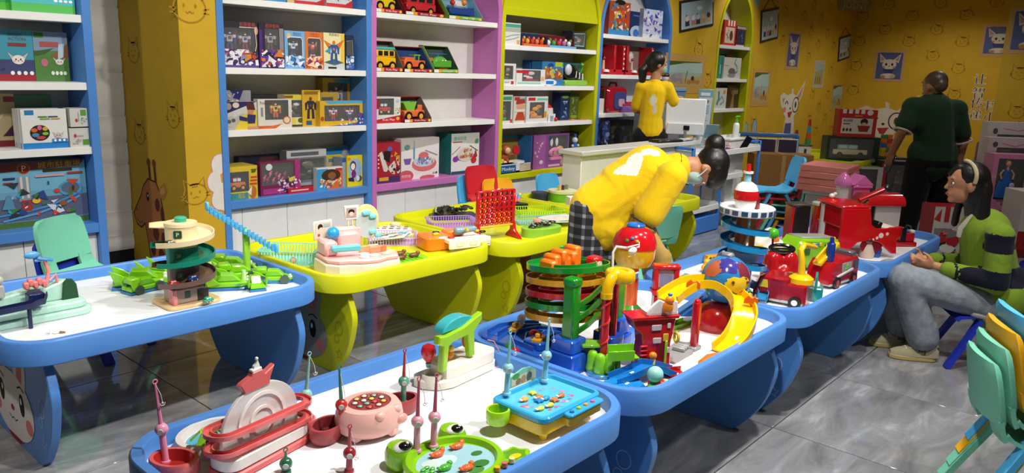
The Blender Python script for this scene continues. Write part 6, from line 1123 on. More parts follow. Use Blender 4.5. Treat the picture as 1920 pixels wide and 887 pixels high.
cbox('toy_box','white doll box standing tallest in the right corner',7.58,1.34,.0,.42,1.28,.1,'#d8cccc',[('e',.15,.94,.05,.02,'#5a5058'),('line',[(.3,.96),(.6,.945),(.9,.965)],.015,'#d86a98')],('w',.2,.86,.95,.92),('blobs','#7a3a40','#c8a0a0','#5a3038'))
cbox('toy_box','red and white striped popcorn box at the right edge',6.95,.92,0,.3,.80,.24,'#b82a2c',[('r',0,.62,.16,.97,'#e8e0dc'),('r',.32,.62,.48,.97,'#e8e0dc'),('r',.64,.62,.8,.97,'#e8e0dc'),('r',.2,.48,.9,.6,'#1c1412'),('r',.0,.1,1,.44,'#8a2426'),('r',.1,.2,.6,.36,'#c8a8a0'),('e',.6,.14,.2,.06,'#e0d8d4')],sidec='#e0d8d4')
cbox('toy_box','red and white fairground toy box behind the popcorn machine',6.55,1.42,0,.26,.66,.2,'#d4ccc8',[('p',[(0,.85),(.2,.98),(.2,.82)],'#c02a2c'),('r',.3,.82,.45,1,'#c02a2c'),('r',.6,.82,.75,1,'#c02a2c'),('e',.3,.6,.16,.1,'#2a2420'),('e',.65,.62,.2,.1,'#b8282c'),('mix',91,.05,.1,.95,.75,30,['#c02a2c','#8a8480','#e8e4e0','#3a3430','#d87a7a'])],sidec='#b8282c')
t = thing('folding_rack','grey metal handle rack behind the man','rack',(10.9,2.35,0),NR); m = MB(); m.tube([(0,0,0),(0,0,.9),(0,0,1.12)],.02,'#55585c',8); m.tube([(0,0,.86),(.2,0,.86)],.018,'#55585c',8); m.build('frame',t,'metal'); m = MB(); m.box(.12,0,.62,.5,.2,.04,'#3a70b8',.01); m.box(.12,0,.3,.46,.16,.6,'#6a4a4a',.01); m.build('shelf',t,'plastic')
t = thing('paper_funnel','pale cone shaped paper hat stuck in the right corner','paper cone',(12.6,2.05,0)); m = MB(); m.cyl((.0,.16,0.82),(-.05,-.22,0.95),.03,.16,'#a89c88',16); m.build('cone',t,'card'); m = MB(); m.box(0,0,.4,.5,.5,.8,'#6a4a48',.02); m.build('support_box',t,'cardboard')
# things on the floor near the stack
t = thing('toy_rocket','red and lime toy rocket lying in front of the cardboard','toy',(8.45,3.15,0),30); m = MB(); m.box(0,0,.14,.6,.3,.28,'#5a4634',.01); m.build('tray',t,'cardboard'); m = MB(); m.lathe([(.0,0),(.045,.05),(.06,.14),(.045,.2)],'#c8281e',n=14,M=T(-.05,0,.33) @ Ry(-90)); m.build('nose',t,'gloss'); m = MB(); m.box(.05,0,.33,.18,.08,.06,'#b4d030',.01); m.box(.1,.03,.37,.12,.03,.02,'#e0d040',.004); m.build('body',t,'gloss')

# ------------------------------------------------ toys on the nearest table
ZT = .515
UCH = [(-.016,-.004),(.016,-.004),(.016,.013),(.012,.013),(.012,.001),(-.012,.001),(-.012,.013),(-.016,.013)]
def chan(w,h,th=.004): a = w/2; return [(-a,-th),(a,-th),(a,h),(a-th,h),(a-th,0),(-a+th,0),(-a+th,h),(-a,h)]
def stadium(u0,u1,v,z0,z1,n=8):
    P = []
    r = v
    for i in range(n+1): a = radians(-90+180*i/n); P.append((u1-r+r*cos(a),r*sin(a)))
    for i in range(n+1): a = radians(90+180*i/n); P.append((u0+r+r*cos(a),r*sin(a)))
    return [(x,y,z0+(z1-z0)*(x-u0)/(u1-u0)) for x,y in P]
def rod(x,y,z,h,col,tip,label,lean=(0,0),line=True,hook='#e8e4e4',hang=.05):
    t = thing('toy_fishing_rod',label,'toy rod',(x,y,z),0,'toy fishing rods'); lx,ly = lean; k = h/.23
    m = MB(); m.cyl((0,0,0),(lx*.35,ly*.35,.09*k),.0095,.0085,col,12); m.ball((lx*.38,ly*.38,.098*k),.0175,col,14,10); m.lathe([(.014,0),(.013,.006),(.004,.008)],col,n=14); m.build('handle',t,'gloss')
    m = MB(); m.cyl((lx*.38-.010,ly*.38-.014,.098*k),(lx*.38-.012,ly*.38-.017,.098*k),.008,.007,'#b8c0b8',12); m.build('reel',t,'gloss')
    m = MB(); m.tube([(lx*.42,ly*.42,.11*k),(lx*.7,ly*.7,.17*k),(lx,ly,h)],[.006,.0045,.003],tip,8); m.tube([(lx+.006*cos(a),ly,h+.005+.006*sin(a)) for a in [2*pi*i/10 for i in range(10)]],.0018,tip,5,closed=True); m.build('pole',t,'gloss')
    if line:
        m = MB(); m.tube([(lx,ly,h),(lx+.008,ly-.012,h-hang*.6),(lx+.010,ly-.014,h-hang)],.0009,hook,5); m.ball((lx+.010,ly-.014,h-hang-.003),.003,hook,8,6); m.tube([(lx+.017,ly-.014,h-hang-.003),(lx+.014,ly-.014,h-hang-.010),(lx+.006,ly-.014,h-hang-.010),(lx+.003,ly-.014,h-hang-.003)],.0012,hook,5); m.build('line',t,'plastic')
# pink slide pond
SAL,CRM = '#e0696a','#e6dfdb'
t = thing('fishing_slide_toy','salmon and white fish slide playset at the left end of the nearest table','toy playset',(1.04,1.80,ZT),12)
m = MB(); m.ext(rrect(-.15,-.055,.16,.055,.04),0,.022,SAL,bev=.004); m.ext(rrect(-.145,-.05,.155,.05,.04),.022,.062,CRM,bev=.006); m.build('base',t,'plastic')
arc = [(-.13,.05)]+[(.005-.135*cos(a)*1.0,.10+.118*sin(a)) for a in [radians(i*7.5) for i in range(25)]]+[(.14,.05)]
m = MB(); m.ext(arc,-.006,.006,CRM,M=FRONT,bev=.002); m.build('arch_plate',t,'frost')
m = MB()
for r0,r1 in ((.085,.075),(.045,.036)):
    A = [(.005+r0*cos(a),.11+r0*sin(a)) for a in [2*pi*i/30 for i in range(31)]]; Bq = [(.005+r1*cos(a),.11+r1*sin(a)) for a in [2*pi*i/30 for i in range(31)]]
    m.rings([[(p[0],-.007,p[1]),(q[0],-.007,q[1]),(q[0],-.011,q[1]),(p[0],-.011,p[1])] for p,q in zip(A,Bq)],'#f4efec')
m.build('ring_relief',t,'plastic')
for nm,z0,z1 in (('u',.126,.112),('l',.078,.064)):
    m = MB(); m.sweep(stadium(-.16,.17,.040,z0,z1),chan(.024,.009,.003),SAL,closed=True); m.build('track',t,'gloss')
m = MB(); m.ext([(-.05,0),(.035,0),(.04,.02),(.055,.05),(.02,.035),(.012,.05),(-.022,.05),(-.026,.04),(-.06,.03),(-.064,.025)],-.01,.01,'#d55f62',M=T(0,0,.208) @ FRONT,bev=.002); b = m.build('boat',t,'plastic')
m = MB(); m.box(-.005,0,.261,.034,.016,.008,'#f0eceb',.002); m.ext([(-.014,0),(.008,0),(.004,.014),(0,.024),(-.004,.014),(-.012,.008)],-.004,.004,'#e8e4e4',M=T(0,0,.264) @ FRONT); m.ball((.0,0,.29),.005,'#f0eceb',8,6); m.build('funnel',b,'plastic')
Pc = (-.02,.165); m = MB(); m.lathe([(.1,0),(.105,.03),(.1,.04),(.085,.04),(.078,.02),(.0,.02)],CRM,c=(Pc[0],Pc[1],0),n=30,sx=1.05,sy=.85); m.build('pond',t,'plastic')
m = MB(); m.flat(ell(Pc[0],Pc[1],.078,.062,24),.0215,'#58b4d8'); m.flat(ell(Pc[0]-.03,Pc[1]-.03,.03,.018,12),.022,'#d8834a'); m.flat(ell(Pc[0]+.02,Pc[1]-.01,.02,.012,12),.022,'#2c5a90'); m.build('water_print',t,'gloss',smooth=180)
m = MB(); m.cyl((-.085,.105,.03),(-.08,.105,.07),.011,.008,'#3a1f1a',10); m.build('palm_trunk',t,'plastic')
for i in range(6):
    m = MB(); a = radians(60*i+20); m.sweep([(-.08,.105,.07),(-.08+.022*cos(a),.105+.022*sin(a),.085),(-.08+.048*cos(a),.105+.048*sin(a),.062)],[(-.011,0),(0,.003),(.011,0),(0,-.002)],'#8fd02a'); m.build('palm_leaf',t,'gloss')
def bowl(m,cx,cy,rx,ry,h,col,inner=None,rot=0):
    m.lathe([(.82,0),(1,h*.35),(1,h*.9),(.96,h),(.8,h),(.72,h*.35),(.0,h*.3)],[col,col,col,col,inner or col,inner or col],c=(0,0,0),n=26,sx=rx,sy=ry,M=T(cx,cy,0) @ Rz(rot))
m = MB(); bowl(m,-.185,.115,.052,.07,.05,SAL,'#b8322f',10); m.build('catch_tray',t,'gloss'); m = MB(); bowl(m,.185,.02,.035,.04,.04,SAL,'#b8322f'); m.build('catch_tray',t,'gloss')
rod(.835,1.925,.53,.225,'#ef9cbf','#ef8fb8','pink toy rod with round reel standing in the salmon tray',(-.01,.01))
rod(1.222,1.858,.535,.21,'#9ad2ce','#8ccfc8','pale teal toy rod at the right of the salmon slide',(.02,-.004))
# piglet pond
t = thing('fishing_bowl_toy','pink piglet fishing bowl with a maroon disc of little fish','toy',(1.352,1.715,ZT)); PK = '#efb6ae'
m = MB(); m.lathe([(.086,.012),(.1,.024),(.106,.05),(.102,.075),(.09,.092),(.068,.096),(.064,.084),(0,.083)],PK,n=30,sy=.88); m.build('body',t,'plastic')
for a in (25,155,205,290,335): m = MB(); m.box(.08*cos(radians(a)),.074*sin(radians(a)),.018,.034,.034,.036,PK,.011); m.build('foot',t,'plastic')
for a in (255,300): m = MB(); m.ball((.088*cos(radians(a)),.08*sin(radians(a)),.08),(.018,.014,.014),PK,12,8); m.build('ear',t,'plastic')
m = MB(); m.ball((.055,-.082,.05),(.022,.012,.016),'#e8a49c',12,8); m.build('snout',t,'plastic')
m = MB(); m.lathe([(.062,.083),(.062,.093),(.058,.095),(0,.095)],'#9c3f44',n=26,sy=.9); d = m.build('pond_disc',t,'gloss'); rg = random.Random(2); k = 0
for r,n in ((.018,4),(.044,9)):
    for i in range(n):
        a = 2*pi*i/n+r*30; x,y = r*cos(a),r*.9*sin(a); m = MB(); m.lathe([(.011,0),(.011,.002),(.008,.001)],'#6c2428',c=(x,y,.095),n=12); c = ['#e8c85a','#d8e4dc','#78b8a0','#d84a48','#f0dcc0'][k % 5]; m.ball((x,y,.096),(.0085,.0075,.004),c,10,7); m.build('little_fish',d,'gloss'); k += 1
MR = '#a8464a'
for x,y,r,lab in ((-.12,.045,25,''),(.15,.035,-15,'')):
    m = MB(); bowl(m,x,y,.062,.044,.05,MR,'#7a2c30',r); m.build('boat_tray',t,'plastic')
rod(1.264,1.728,.54,.195,'#c82a2a','#2a7a64','green tipped toy rod with red grip at the piglet bowl',(-.005,.004),hook='#e8e4e4',hang=.12)
rod(1.51,1.745,.545,.17,'#5a9a86','#b02a34','red tipped toy rod with green grip at the piglet bowl',(.004,-.002),hang=.10)
# balloon bridge toy
t = thing('bridge_toy','cream ride toy with lime arch and red balloon at the far edge','toy',(1.67,1.745,ZT),4); IV = '#efe8dc'
m = MB(); m.ext([(0,.08),(.03,.03),(.08,.01),(.30,.012),(.33,.03),(.335,.12),(.30,.14),(.03,.15),(.0,.12)],0,.035,IV,bev=.006); m.ext([(.06,.025),(.1,.014),(.3,.014),(.328,.034),(.325,.12),(.3,.13),(.08,.135),(.06,.11)],.03,.078,IV,bev=.006); m.build('base',t,'plastic')
m = MB(); bowl(m,.045,.075,.04,.035,.05,IV); m.build('stair_bowl',t,'plastic')
LM = '#9ccb1e'; m = MB()
m.ext([(.03,.07),(.055,.07),(.065,.155),(.085,.165),(.16,.17),(.175,.085),(.2,.085),(.195,.175),(.235,.21),(.235,.235),(.2,.225),(.14,.205),(.05,.195),(.015,.2),(.01,.175),(.035,.16)],-.045,-.018,LM,M=FRONT,bev=.004); m.build('arch_front',t,'gloss')
m = MB(); m.ext([(.05,.2)]+[(.13+.085*cos(a),.2+.042*sin(a)) for a in [radians(180-i*15) for i in range(13)]],-.078,-.03,'#3fb3bb',M=FRONT,bev=.004); m.build('arch_roof',t,'gloss')
m = MB(); m.cyl((.038,.09,.07),(.038,.09,.085),.008,.01,'#4a9a90',10); m.lathe([(.006,.085),(.022,.105),(.027,.125),(.022,.145),(.008,.153)],'#d2202c',c=(.038,.09,0),n=18); m.build('balloon',t,'gloss')
for x,z,c in ((.13,.09,'#e88a2a'),(.215,.12,'#e8762a'),(.10,.085,'#e05a30')): m = MB(); m.ball((x,.075,z),(.018,.014,.025),c,12,8); m.ball((x,.07,z+.026),.012,'#f0c060',10,8); m.build('rider',t,'gloss')
m = MB(); m.tube([(.32,.06,.10),(.345,.05,.09),(.355,.03,.05),(.34,.01,.006),(.325,.02,.004)],.002,'#e88a8a',6); m.build('pull_cord',t,'plastic')
# frog pond
t = thing('frog_pond_toy','lime green frog fishing pond at the bottom edge','toy',(1.345,1.345,ZT),-8); FG = '#86c41c'
m = MB(); m.lathe([(.125,0),(.138,.02),(.14,.05),(.132,.06),(.118,.06),(.112,.045),(0,.044)],FG,n=36,sx=1.02,sy=.9); m.build('body',t,'gloss')
m = MB(); m.flat(ell(0,-.005,.112,.092,30),.0455,'#9cc9d6'); m.flat(ell(-.03,.02,.05,.03,16),.0458,'#c4dfe2')
for x,y,r,c in ((.05,-.05,.022,'#3d7a3a'),(.075,.0,.015,'#3d7a3a'),(-.06,.03,.02,'#c8d8d0'),(.02,-.07,.02,'#4a8a40')): m.flat(ell(x,y,r*1.2,r*.8,12),.0462,c)
m.build('water_print',t,'gloss',smooth=180)
for sx,lab in ((-.085,1),(.09,1)):
    m = MB(); m.lathe([(.034,.0),(.042,.02),(.042,.045),(.034,.064),(.016,.072),(0,.073)],FG,c=(sx,.135,0),n=22); e = m.build('eye_dome',t,'gloss')
    m = MB(); m.ball((sx,.12,.063),(.03,.022,.014),'#f4f4f0',16,10); m.build('eye_white',e,'gloss'); m = MB(); m.ball((sx,.112,.069),(.02,.016,.012),'#101012',14,8); m.ball((sx+.006,.108,.078),.005,'#ffffff',8,6); m.build('pupil',e,'gloss')
for x,y in ((-.02,.05),(-.045,-.02),(.05,.055),(.0,-.055)):
    m = MB(); c = '#ef6a3a' if x > -.03 else '#4fb03a'; m.ball((x,y,.052),(.02,.012,.009),c,12,7); m.ball((x+.02,y+.008,.055),(.009,.008,.007),c,8,6); m.box(x-.02,y,.055,.008,.016,.006,c,.002); m.build('little_fish',t,'gloss')
for x,y in ((.0,.075),(-.085,.0)):
    m = MB()
    for a in range(5): m.ball((x+.013*cos(a*1.26),y+.013*sin(a*1.26),.049),(.009,.006,.004),'#4eae2e',8,5)
    m.build('lily_leaf',t,'gloss')
m = MB()
R = [(1.0+.12*cos(6*a)) for a in [2*pi*i/30 for i in range(30)]]
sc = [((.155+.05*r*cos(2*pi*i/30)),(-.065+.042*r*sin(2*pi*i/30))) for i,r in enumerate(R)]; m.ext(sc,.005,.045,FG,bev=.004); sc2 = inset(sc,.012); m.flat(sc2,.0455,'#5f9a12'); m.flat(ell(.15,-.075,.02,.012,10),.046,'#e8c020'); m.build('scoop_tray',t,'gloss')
for i,c in enumerate(('#e0b020','#c86a6a','#e8d890')): m = MB(); m.cyl((.05+.03*i,-.118+.006*i,.055),(.05+.03*i,-.118+.006*i,.066),.009,.008,c,12); m.build('button',t,'gloss')
rod(1.305,1.452,.565,.20,'#e6a0b2','#c86078','pink toy rod at left on the frog pond',(.012,.006),hang=.06)
rod(1.356,1.44,.565,.20,'#e6a0b2','#c86078','pink toy rod at right on the frog pond',(.012,.004),hang=.06)
rod(1.165,1.565,ZT,.125,'#9a1f2a','#b02a34','dark red toy rod standing alone at the bottom edge',(.004,.0),hang=.08)
rod(1.045,1.68,ZT,.06,'#2c6a4c','#2c6a4c','short green rod tip at the bottom edge below the slide',(0,0),False)
# blue and yellow pool
t = thing('fishing_pool_toy','yellow and blue fishing pool table at the right end of the nearest table','toy',(1.645,1.285,ZT),0); PB,PY_ = '#3aa9dc','#f0c41c'
for x,y in ((.04,.03),(.255,.03),(.04,.175),(.255,.175)): m = MB(); m.cyl((x,y,0),(x,y,.03),.011,.016,PY_,14); m.build('leg',t,'gloss')
m = MB(); m.ext(rrect(.0,.0,.285,.205,.03),.026,.07,PY_,bev=.006); m.ext(rrect(.09,-.03,.255,.02,.012),.04,.068,PY_,bev=.004); m.build('body',t,'gloss')
m = MB(); R0 = rrect(-.006,-.006,.291,.211,.03); 
m.rings([[(x,y,z) for x,y in p] for p,z in ((R0,.07),(R0,.083),(inset(R0,.004),.087),(inset(R0,.014),.087),(inset(R0,.018),.075))],PB,cap0=False,cap1=False); m.flat(inset(R0,.016),.076,'#58bfe6'); m.build('tray',t,'gloss')
m = MB(); m.ext(rrect(.085,-.036,.26,-.004,.012),.07,.080,PB,bev=.003); pn = m.build('control_panel',t,'gloss')
for i,c in enumerate(('#3a7ab8','#a8c83a','#e0a050','#c86ab0')): m = MB(); m.cyl((.11+.035*i,-.02,.080),(.11+.035*i,-.02,.085),.008,.007,c,12); m.build('button',pn,'gloss')
m = MB(); rg = random.Random(6)
for i in range(34):
    a = rg.random()*6.28; m.flat(ell(.14+(.075+.03*rg.random())*cos(a),.1+(.05+.02*rg.random())*sin(a),.008,.006,7),.0763+.00002*i,rg.choice(['#d88ab8','#8a7ac0','#e0b8a0','#c86a8a','#7ab8e0','#a098c8']))
m.build('reef_print',t,'gloss',smooth=180)
for i,(x,y,c) in enumerate(((.13,.15,'#f0d050'),(.06,.06,'#f0d860'),(.1,.055,'#e8d048'),(.14,.07,'#f08040'),(.18,.075,'#f07838'),(.12,.115,'#f07a40'),(.1,.1,'#2f8fd0'),(.075,.135,'#f0b050'),(.13,.095,'#38a0d8'))):
    m = MB()
    if i % 3 == 0: m.ext([(x+(.017 if k % 2 == 0 else .009)*cos(k*pi/5),y+(.017 if k % 2 == 0 else .009)*sin(k*pi/5)) for k in range(10)],.077,.085,c,bev=.002)
    else: m.ball((x,y,.082),(.015,.010,.007),c,12,7); m.box(x-.016,y+.003,.083,.008,.014,.005,'#f0ece4',.002)
    m.build('little_fish',t,'gloss')
m = MB(); m.ext([(.09,.088),(.215,.088),(.215,.12),(.19,.135),(.15,.14),(.11,.13),(.09,.125)],-.215,-.209,'#7fc4a8',M=FRONT); bb = m.build('billboard',t,'card')
m = MB(); draw(m,T(.09,.209,.088) @ FRONT,.125,.05,[('r',.04,.08,.96,.7,'#d8c8a0'),('e',.2,.7,.14,.2,'#4a9a3a'),('e',.3,.3,.09,.22,'#8a6a4a'),('e',.5,.35,.09,.25,'#b08a60'),('e',.72,.4,.1,.28,'#5a5a60'),('r',.1,.05,.9,.12,'#c8a878')]); m.build('print',bb,'card',smooth=180)
m = MB(); bowl(m,-.03,.15,.038,.036,.045,'#a6dc28','#8cc41c'); m.M = T(0,0,.035); g = m; g.v = [p+V(0,0,.035) for p in g.v]; g.build('scoop',t,'gloss')
rod(1.70,1.478,.602,.195,'#8fd4e8','#8fd4e8','light blue toy rod at left on the blue pool',(.012,.004),hang=.06)
rod(1.868,1.462,.602,.20,'#8fd4e8','#8fd4e8','light blue toy rod at right on the blue pool',(.012,.002),hang=.06)

# ------------------------------------------------ toys on the second table
def loop(x0,y0,x1,y1,r,zf,n=5): return [(x,y,zf(x,y)) for x,y in rrect(x0,y0,x1,y1,r,n)]
t = thing('ramp_tower_toy','tall multi level car ramp with green posts on a blue base','toy ramp',(2.12,1.54,ZT)); GN,BB = '#1d8a24','#1f55c4'
m = MB(); m.ext(rrect(0,0,.14,.13,.015),0,.075,BB,bev=.004); m.ext(rrect(.01,.01,.10,.11,.012),.075,.125,BB,bev=.004); m.ext(rrect(.30,.0,.40,.13,.015),0,.075,BB,bev=.004); m.ext(rrect(.305,.01,.39,.11,.012),.075,.14,BB,bev=.004); m.ext(rrect(.12,.05,.32,.13,.01),0,.04,BB,bev=.003); m.build('base',t,'gloss')
for x,h in ((.055,.345),(.345,.335)): m = MB(); m.box(x,.055,.115+(h-.115)/2,.045,.05,h-.115,GN,.005); m.box(x,.055,h-.01,.052,.056,.03,GN,.006); m.build('post',t,'gloss')
for z in (.165,.215,.265): m = MB(); m.sweep([(.07,.035,z-.02),(.14,.033,z-.005),(.2,.033,z+.02),(.33,.035,z+.05)],[(-.004,-.008),(.004,-.008),(.004,.012),(-.004,.012)],GN); m.build('side_rail',t,'gloss')
for k,(z,c) in enumerate(((.335,'#1e9030'),(.285,'#e0a01c'),(.235,'#c01c2c'),(.19,'#1e9030'),(.145,'#e0a01c'))):
    m = MB(); m.sweep(loop(.085,.075,.345,.325,.11,lambda x,y: z-.03*(y-.2)/.25-.012*(x-.2)/.2),chan(.055,.018),c,closed=True); m.build('track',t,'gloss')
rg = random.Random(8); m = MB()
for i in range(6): m.box(.12+.032*i,.22+.01*(i % 2),.345+.02*(i % 3)*.5,.036,.07,.055+.012*((i*7) % 3),'#ef7a1e',.008)
m.build('orange_rocks',t,'plastic'); m = MB(); m.box(.30,.27,.345,.06,.06,.02,'#1e9030',.004); m.box(.30,.29,.37,.04,.01,.04,'#1e9030',.004); m.build('start_gate',t,'gloss')
m = MB(); m.box(.33,.16,.345,.055,.05,.04,'#c81c2c',.008); m.cyl((.33,.13,.335),(.33,.142,.335),.014,.014,'#d8c8b0',14); m.build('winch_cabin',t,'gloss'); m = MB(); m.box(.24,.14,.335,.1,.06,.012,'#c82434',.004); m.build('bridge',t,'gloss')
m = MB(); m.ball((.1,.09,.205),(.022,.012,.008),'#eceaea',12,7); m.ball((.12,.085,.185),(.012,.012,.014),'#eceaea',10,7); m.build('white_plane',t,'gloss')
t = thing('harbour_toy','blue toy harbour basin with winding channels behind the ramp tower','toy',(2.13,1.69,ZT)); m = MB(); m.ext(rrect(0,0,.30,.33,.04),0,.035,'#2a68d0',bev=.004); m.build('basin',t,'gloss')
for pts in ([(.04,.05),(.05,.15),(.12,.2),(.2,.18),(.25,.1)],[(.04,.28),(.12,.3),(.2,.27),(.26,.22)],[(.16,.04),(.14,.1),(.2,.12)]): m = MB(); m.sweep([(x,y,.037) for x,y in pts],chan(.05,.018),'#2f70d8'); m.build('channel',t,'gloss')
m = MB(); m.ext(rrect(.03,.03,.11,.12,.015),.035,.065,'#2260c8',bev=.004); m.build('quay',t,'gloss')
for nm,x,y,z,c,lab in (('toy_boat',2.26,1.93,.56,'#e8a83a','tan toy boat on the blue harbour'),('toy_boat',2.20,1.76,.575,'#f0a822','orange lattice toy boat on the blue harbour')):
    t = thing(nm,lab,'toy boat',(x,y,z),20); m = MB(); m.ext([(-.035,-.018),(.03,-.018),(.045,0),(.03,.018),(-.035,.018)],0,.016,c,bev=.003); m.build('hull',t,'gloss'); m = MB(); m.box(-.005,0,.026,.03,.02,.018,c,.004); m.build('cabin',t,'gloss')
for x,y,z,c,lab in ((2.32,1.95,.575,'#eceef0','white ball on the blue harbour'),(2.11,1.80,.545,'#d8202c','red toy mushroom by the harbour edge'),(2.12,1.84,.55,'#2c8a34','green toy bush by the harbour edge'),(2.07,1.74,.545,'#e89a2a','orange toy cube by the harbour edge'),(2.24,1.82,.56,'#c01c2c','red toy buoy on the blue harbour')):
    t = thing('toy_token',lab,'toy',(x,y,z-.03 if 'edge' in lab else z-.012)); m = MB(); m.cyl((0,0,0),(0,0,.012),.014,.012,c,12); m.build('foot',t,'gloss'); m = MB(); (m.box(0,0,.026,.032,.032,.03,c,.006) if 'cube' in lab else m.ball((0,0,.028),.019,c,14,9)); m.build('top',t,'gloss')
# pipe tower with helicopter
t = thing('pipe_tower_toy','red spiral pipe tower with yellow cap and white helicopter','toy',(2.25,1.498,ZT)); LG = '#7cc81e'; RD = '#c8161e'; YP = '#f0b80e'
for x,y in ((-.045,-.02),(-.02,-.045),(.015,-.045),(-.035,.02)): m = MB(); m.lathe([(.022,0),(.024,.01),(.02,.03),(.02,.06),(.014,.072),(.006,.076)],LG,c=(x,y,.01),n=16); m.build('base_drum',t,'gloss')
m = MB(); m.ext(ell(-.02,-.015,.06,.055,20),0,.014,'#3a86c0',bev=.003); m.build('base_plate',t,'gloss'); m = MB(); m.box(-.035,.02,.1,.09,.06,.01,LG,.002,M=Rz(-40)); m.box(.06,-.055,.075,.10,.05,.006,LG,.001,M=Rz(-35)); m.box(.035,-.09,.092,.1,.006,.036,LG,.001,M=Rz(-35)); m.box(.06,-.02,.092,.1,.006,.036,LG,.001,M=Rz(-35)); m.build('chute',t,'gloss')
m = MB(); m.cyl((0,0,.07),(0,0,.30),.016,.016,RD,16); m.build('pipe',t,'gloss'); m = MB(); m.tube([(.0155*cos(a),.0155*sin(a),.07+.22*i/60) for i,a in enumerate([i*.32 for i in range(61)])],.0045,'#e02a2c',6); m.build('spiral',t,'gloss')
m = MB(); m.tube([(0,0,.285),(.004,0,.325),(.02,-.002,.35),(.05,-.004,.36)],[.02,.021,.021,.02],YP,14); m.cyl((0,0,.28),(0,0,.3),.022,.022,YP,16); m.build('elbow',t,'gloss')
m = MB(); m.lathe([(.052,0),(.056,.008),(.056,.032),(.05,.04),(.03,.04),(.026,.034),(0,.034)],YP,c=(.08,.0,.33),n=26); m.build('cap',t,'gloss')
m = MB(); m.box(.115,-.04,.35,.05,.006,.024,'#d8d4d4',.002,M=I4); m.box(.115,-.0435,.35,.034,.002,.016,'#4a78b8'); m.build('badge',t,'gloss')
m = MB(); m.cyl((.135,.055,.06),(.135,.055,.33),.017,.017,'#a81420',14); m.build('rear_pipe',t,'gloss'); m = MB(); m.ext(rrect(.09,.02,.19,.1,.012),0,.05,BB,bev=.003); m.ext(rrect(.095,.025,.18,.09,.012),.05,.095,BB,bev=.003); m.build('rear_base',t,'gloss')
m = MB(); m.cyl((.3,.13,.02),(.3,.13,.30),.02,.02,'#dca012',14); m.build('yellow_pipe',t,'gloss'); m = MB(); m.ext(rrect(.24,.08,.36,.2,.02),0,.06,'#2a78c8',bev=.004); m.build('blue_stand',t,'gloss')
m = MB(); m.tube([(.12,.06,.33),(.118,.062,.42),(.13,.058,.44),(.20,.045,.425)],.005,'#ecebea',8); m.build('arm',t,'gloss')
m = MB(); m.ball((.215,.04,.415),(.026,.014,.014),'#f2f0ee',12,8); m.box(.25,.045,.42,.04,.006,.006,'#f2f0ee',.002); m.box(.27,.046,.428,.006,.004,.022,'#f2f0ee',.001); m.box(.215,.04,.433,.075,.008,.003,'#f2f0ee',.001,M=I4); m.box(.215,.04,.395,.05,.004,.004,'#f2f0ee',.001); m.build('helicopter',t,'gloss')
# fire station house
t = thing('fire_station_toy','red toy fire station with a white slide and orange monkey on its roof','toy house',(2.425,1.40,ZT),-32); R2 = '#c31722'
m = MB(); m.ext([(-.065,0),(.065,0),(.06,.1),(.068,.15),(.075,.2),(-.105,.2),(-.09,.165),(-.06,.14),(-.055,.1)],-.035,.035,R2,M=FRONT,bev=.004); m.build('tower',t,'gloss')
m = MB(); m.box(.02,-.036,.055,.035,.004,.1,'#7a0c14',.001); m.build('doorway',t,'plastic'); m = MB(); m.box(.038,-.04,.06,.01,.006,.105,'#8fc824',.002); m.build('fire_pole',t,'gloss')
for i in range(6): m = MB(); m.box(-.052,-.04,.012+.017*i,.03,.01,.006,'#d8303a',.002); m.build('step',t,'gloss')
m = MB(); m.lathe([(.013,0),(.013,.04),(.009,.05)],'#e8c020',c=(-.02,-.052,.005),n=14); m.ball((-.02,-.052,.064),(.016,.014,.014),'#e8801e',12,8); m.build('hydrant_figure',t,'gloss')
for x,z,w,h,c in ((-.0,.115,.034,.022,'#d8c8c8'),(.035,.125,.022,.03,'#e0b828'),(.05,.075,.014,.022,'#d8d0d0'),(-.005,.165,.04,.022,'#cfc0c8'),(.045,.17,.014,.02,'#d8d0d0')): m = MB(); m.box(x,-.0375,z,w,.005,h,c,.002); m.build('sign',t,'gloss')
m = MB(); m.tube([(.072,-.03+.0,.115+0)]+[(.075,-.045+.016*cos(a),.125+.018*sin(a)) for a in [2*pi*i/14 for i in range(15)]],.006,'#d8b820',8); m.build('hose_ring',t,'gloss')
m = MB(); m.ext([(-.105,.198),(.08,.198),(.085,.21),(-.115,.21)],-.05,.045,'#b81420',M=FRONT,bev=.002); m.build('roof_deck',t,'gloss')
m = MB(); m.ext([(-.045,.212),(.075,.212),(.08,.225),(.075,.26),(.06,.265),(.055,.235),(.02,.262),(.0,.27),(-.02,.255),(-.045,.225)],.022,.034,'#efece8',M=FRONT,bev=.003); m.ext([(-.04,.21),(.08,.21),(.08,.22),(-.04,.22)],-.03,.034,'#efece8',M=FRONT,bev=.002); m.build('slide',t,'gloss')
m = MB(); m.ball((.03,-.045,.245),(.022,.014,.026),'#f0881c',14,9); m.ball((.033,-.048,.272),(.018,.014,.016),'#f0881c',12,8); m.box(.035,-.045,.292,.016,.012,.01,'#2a78c8',.003); m.build('monkey',t,'gloss')
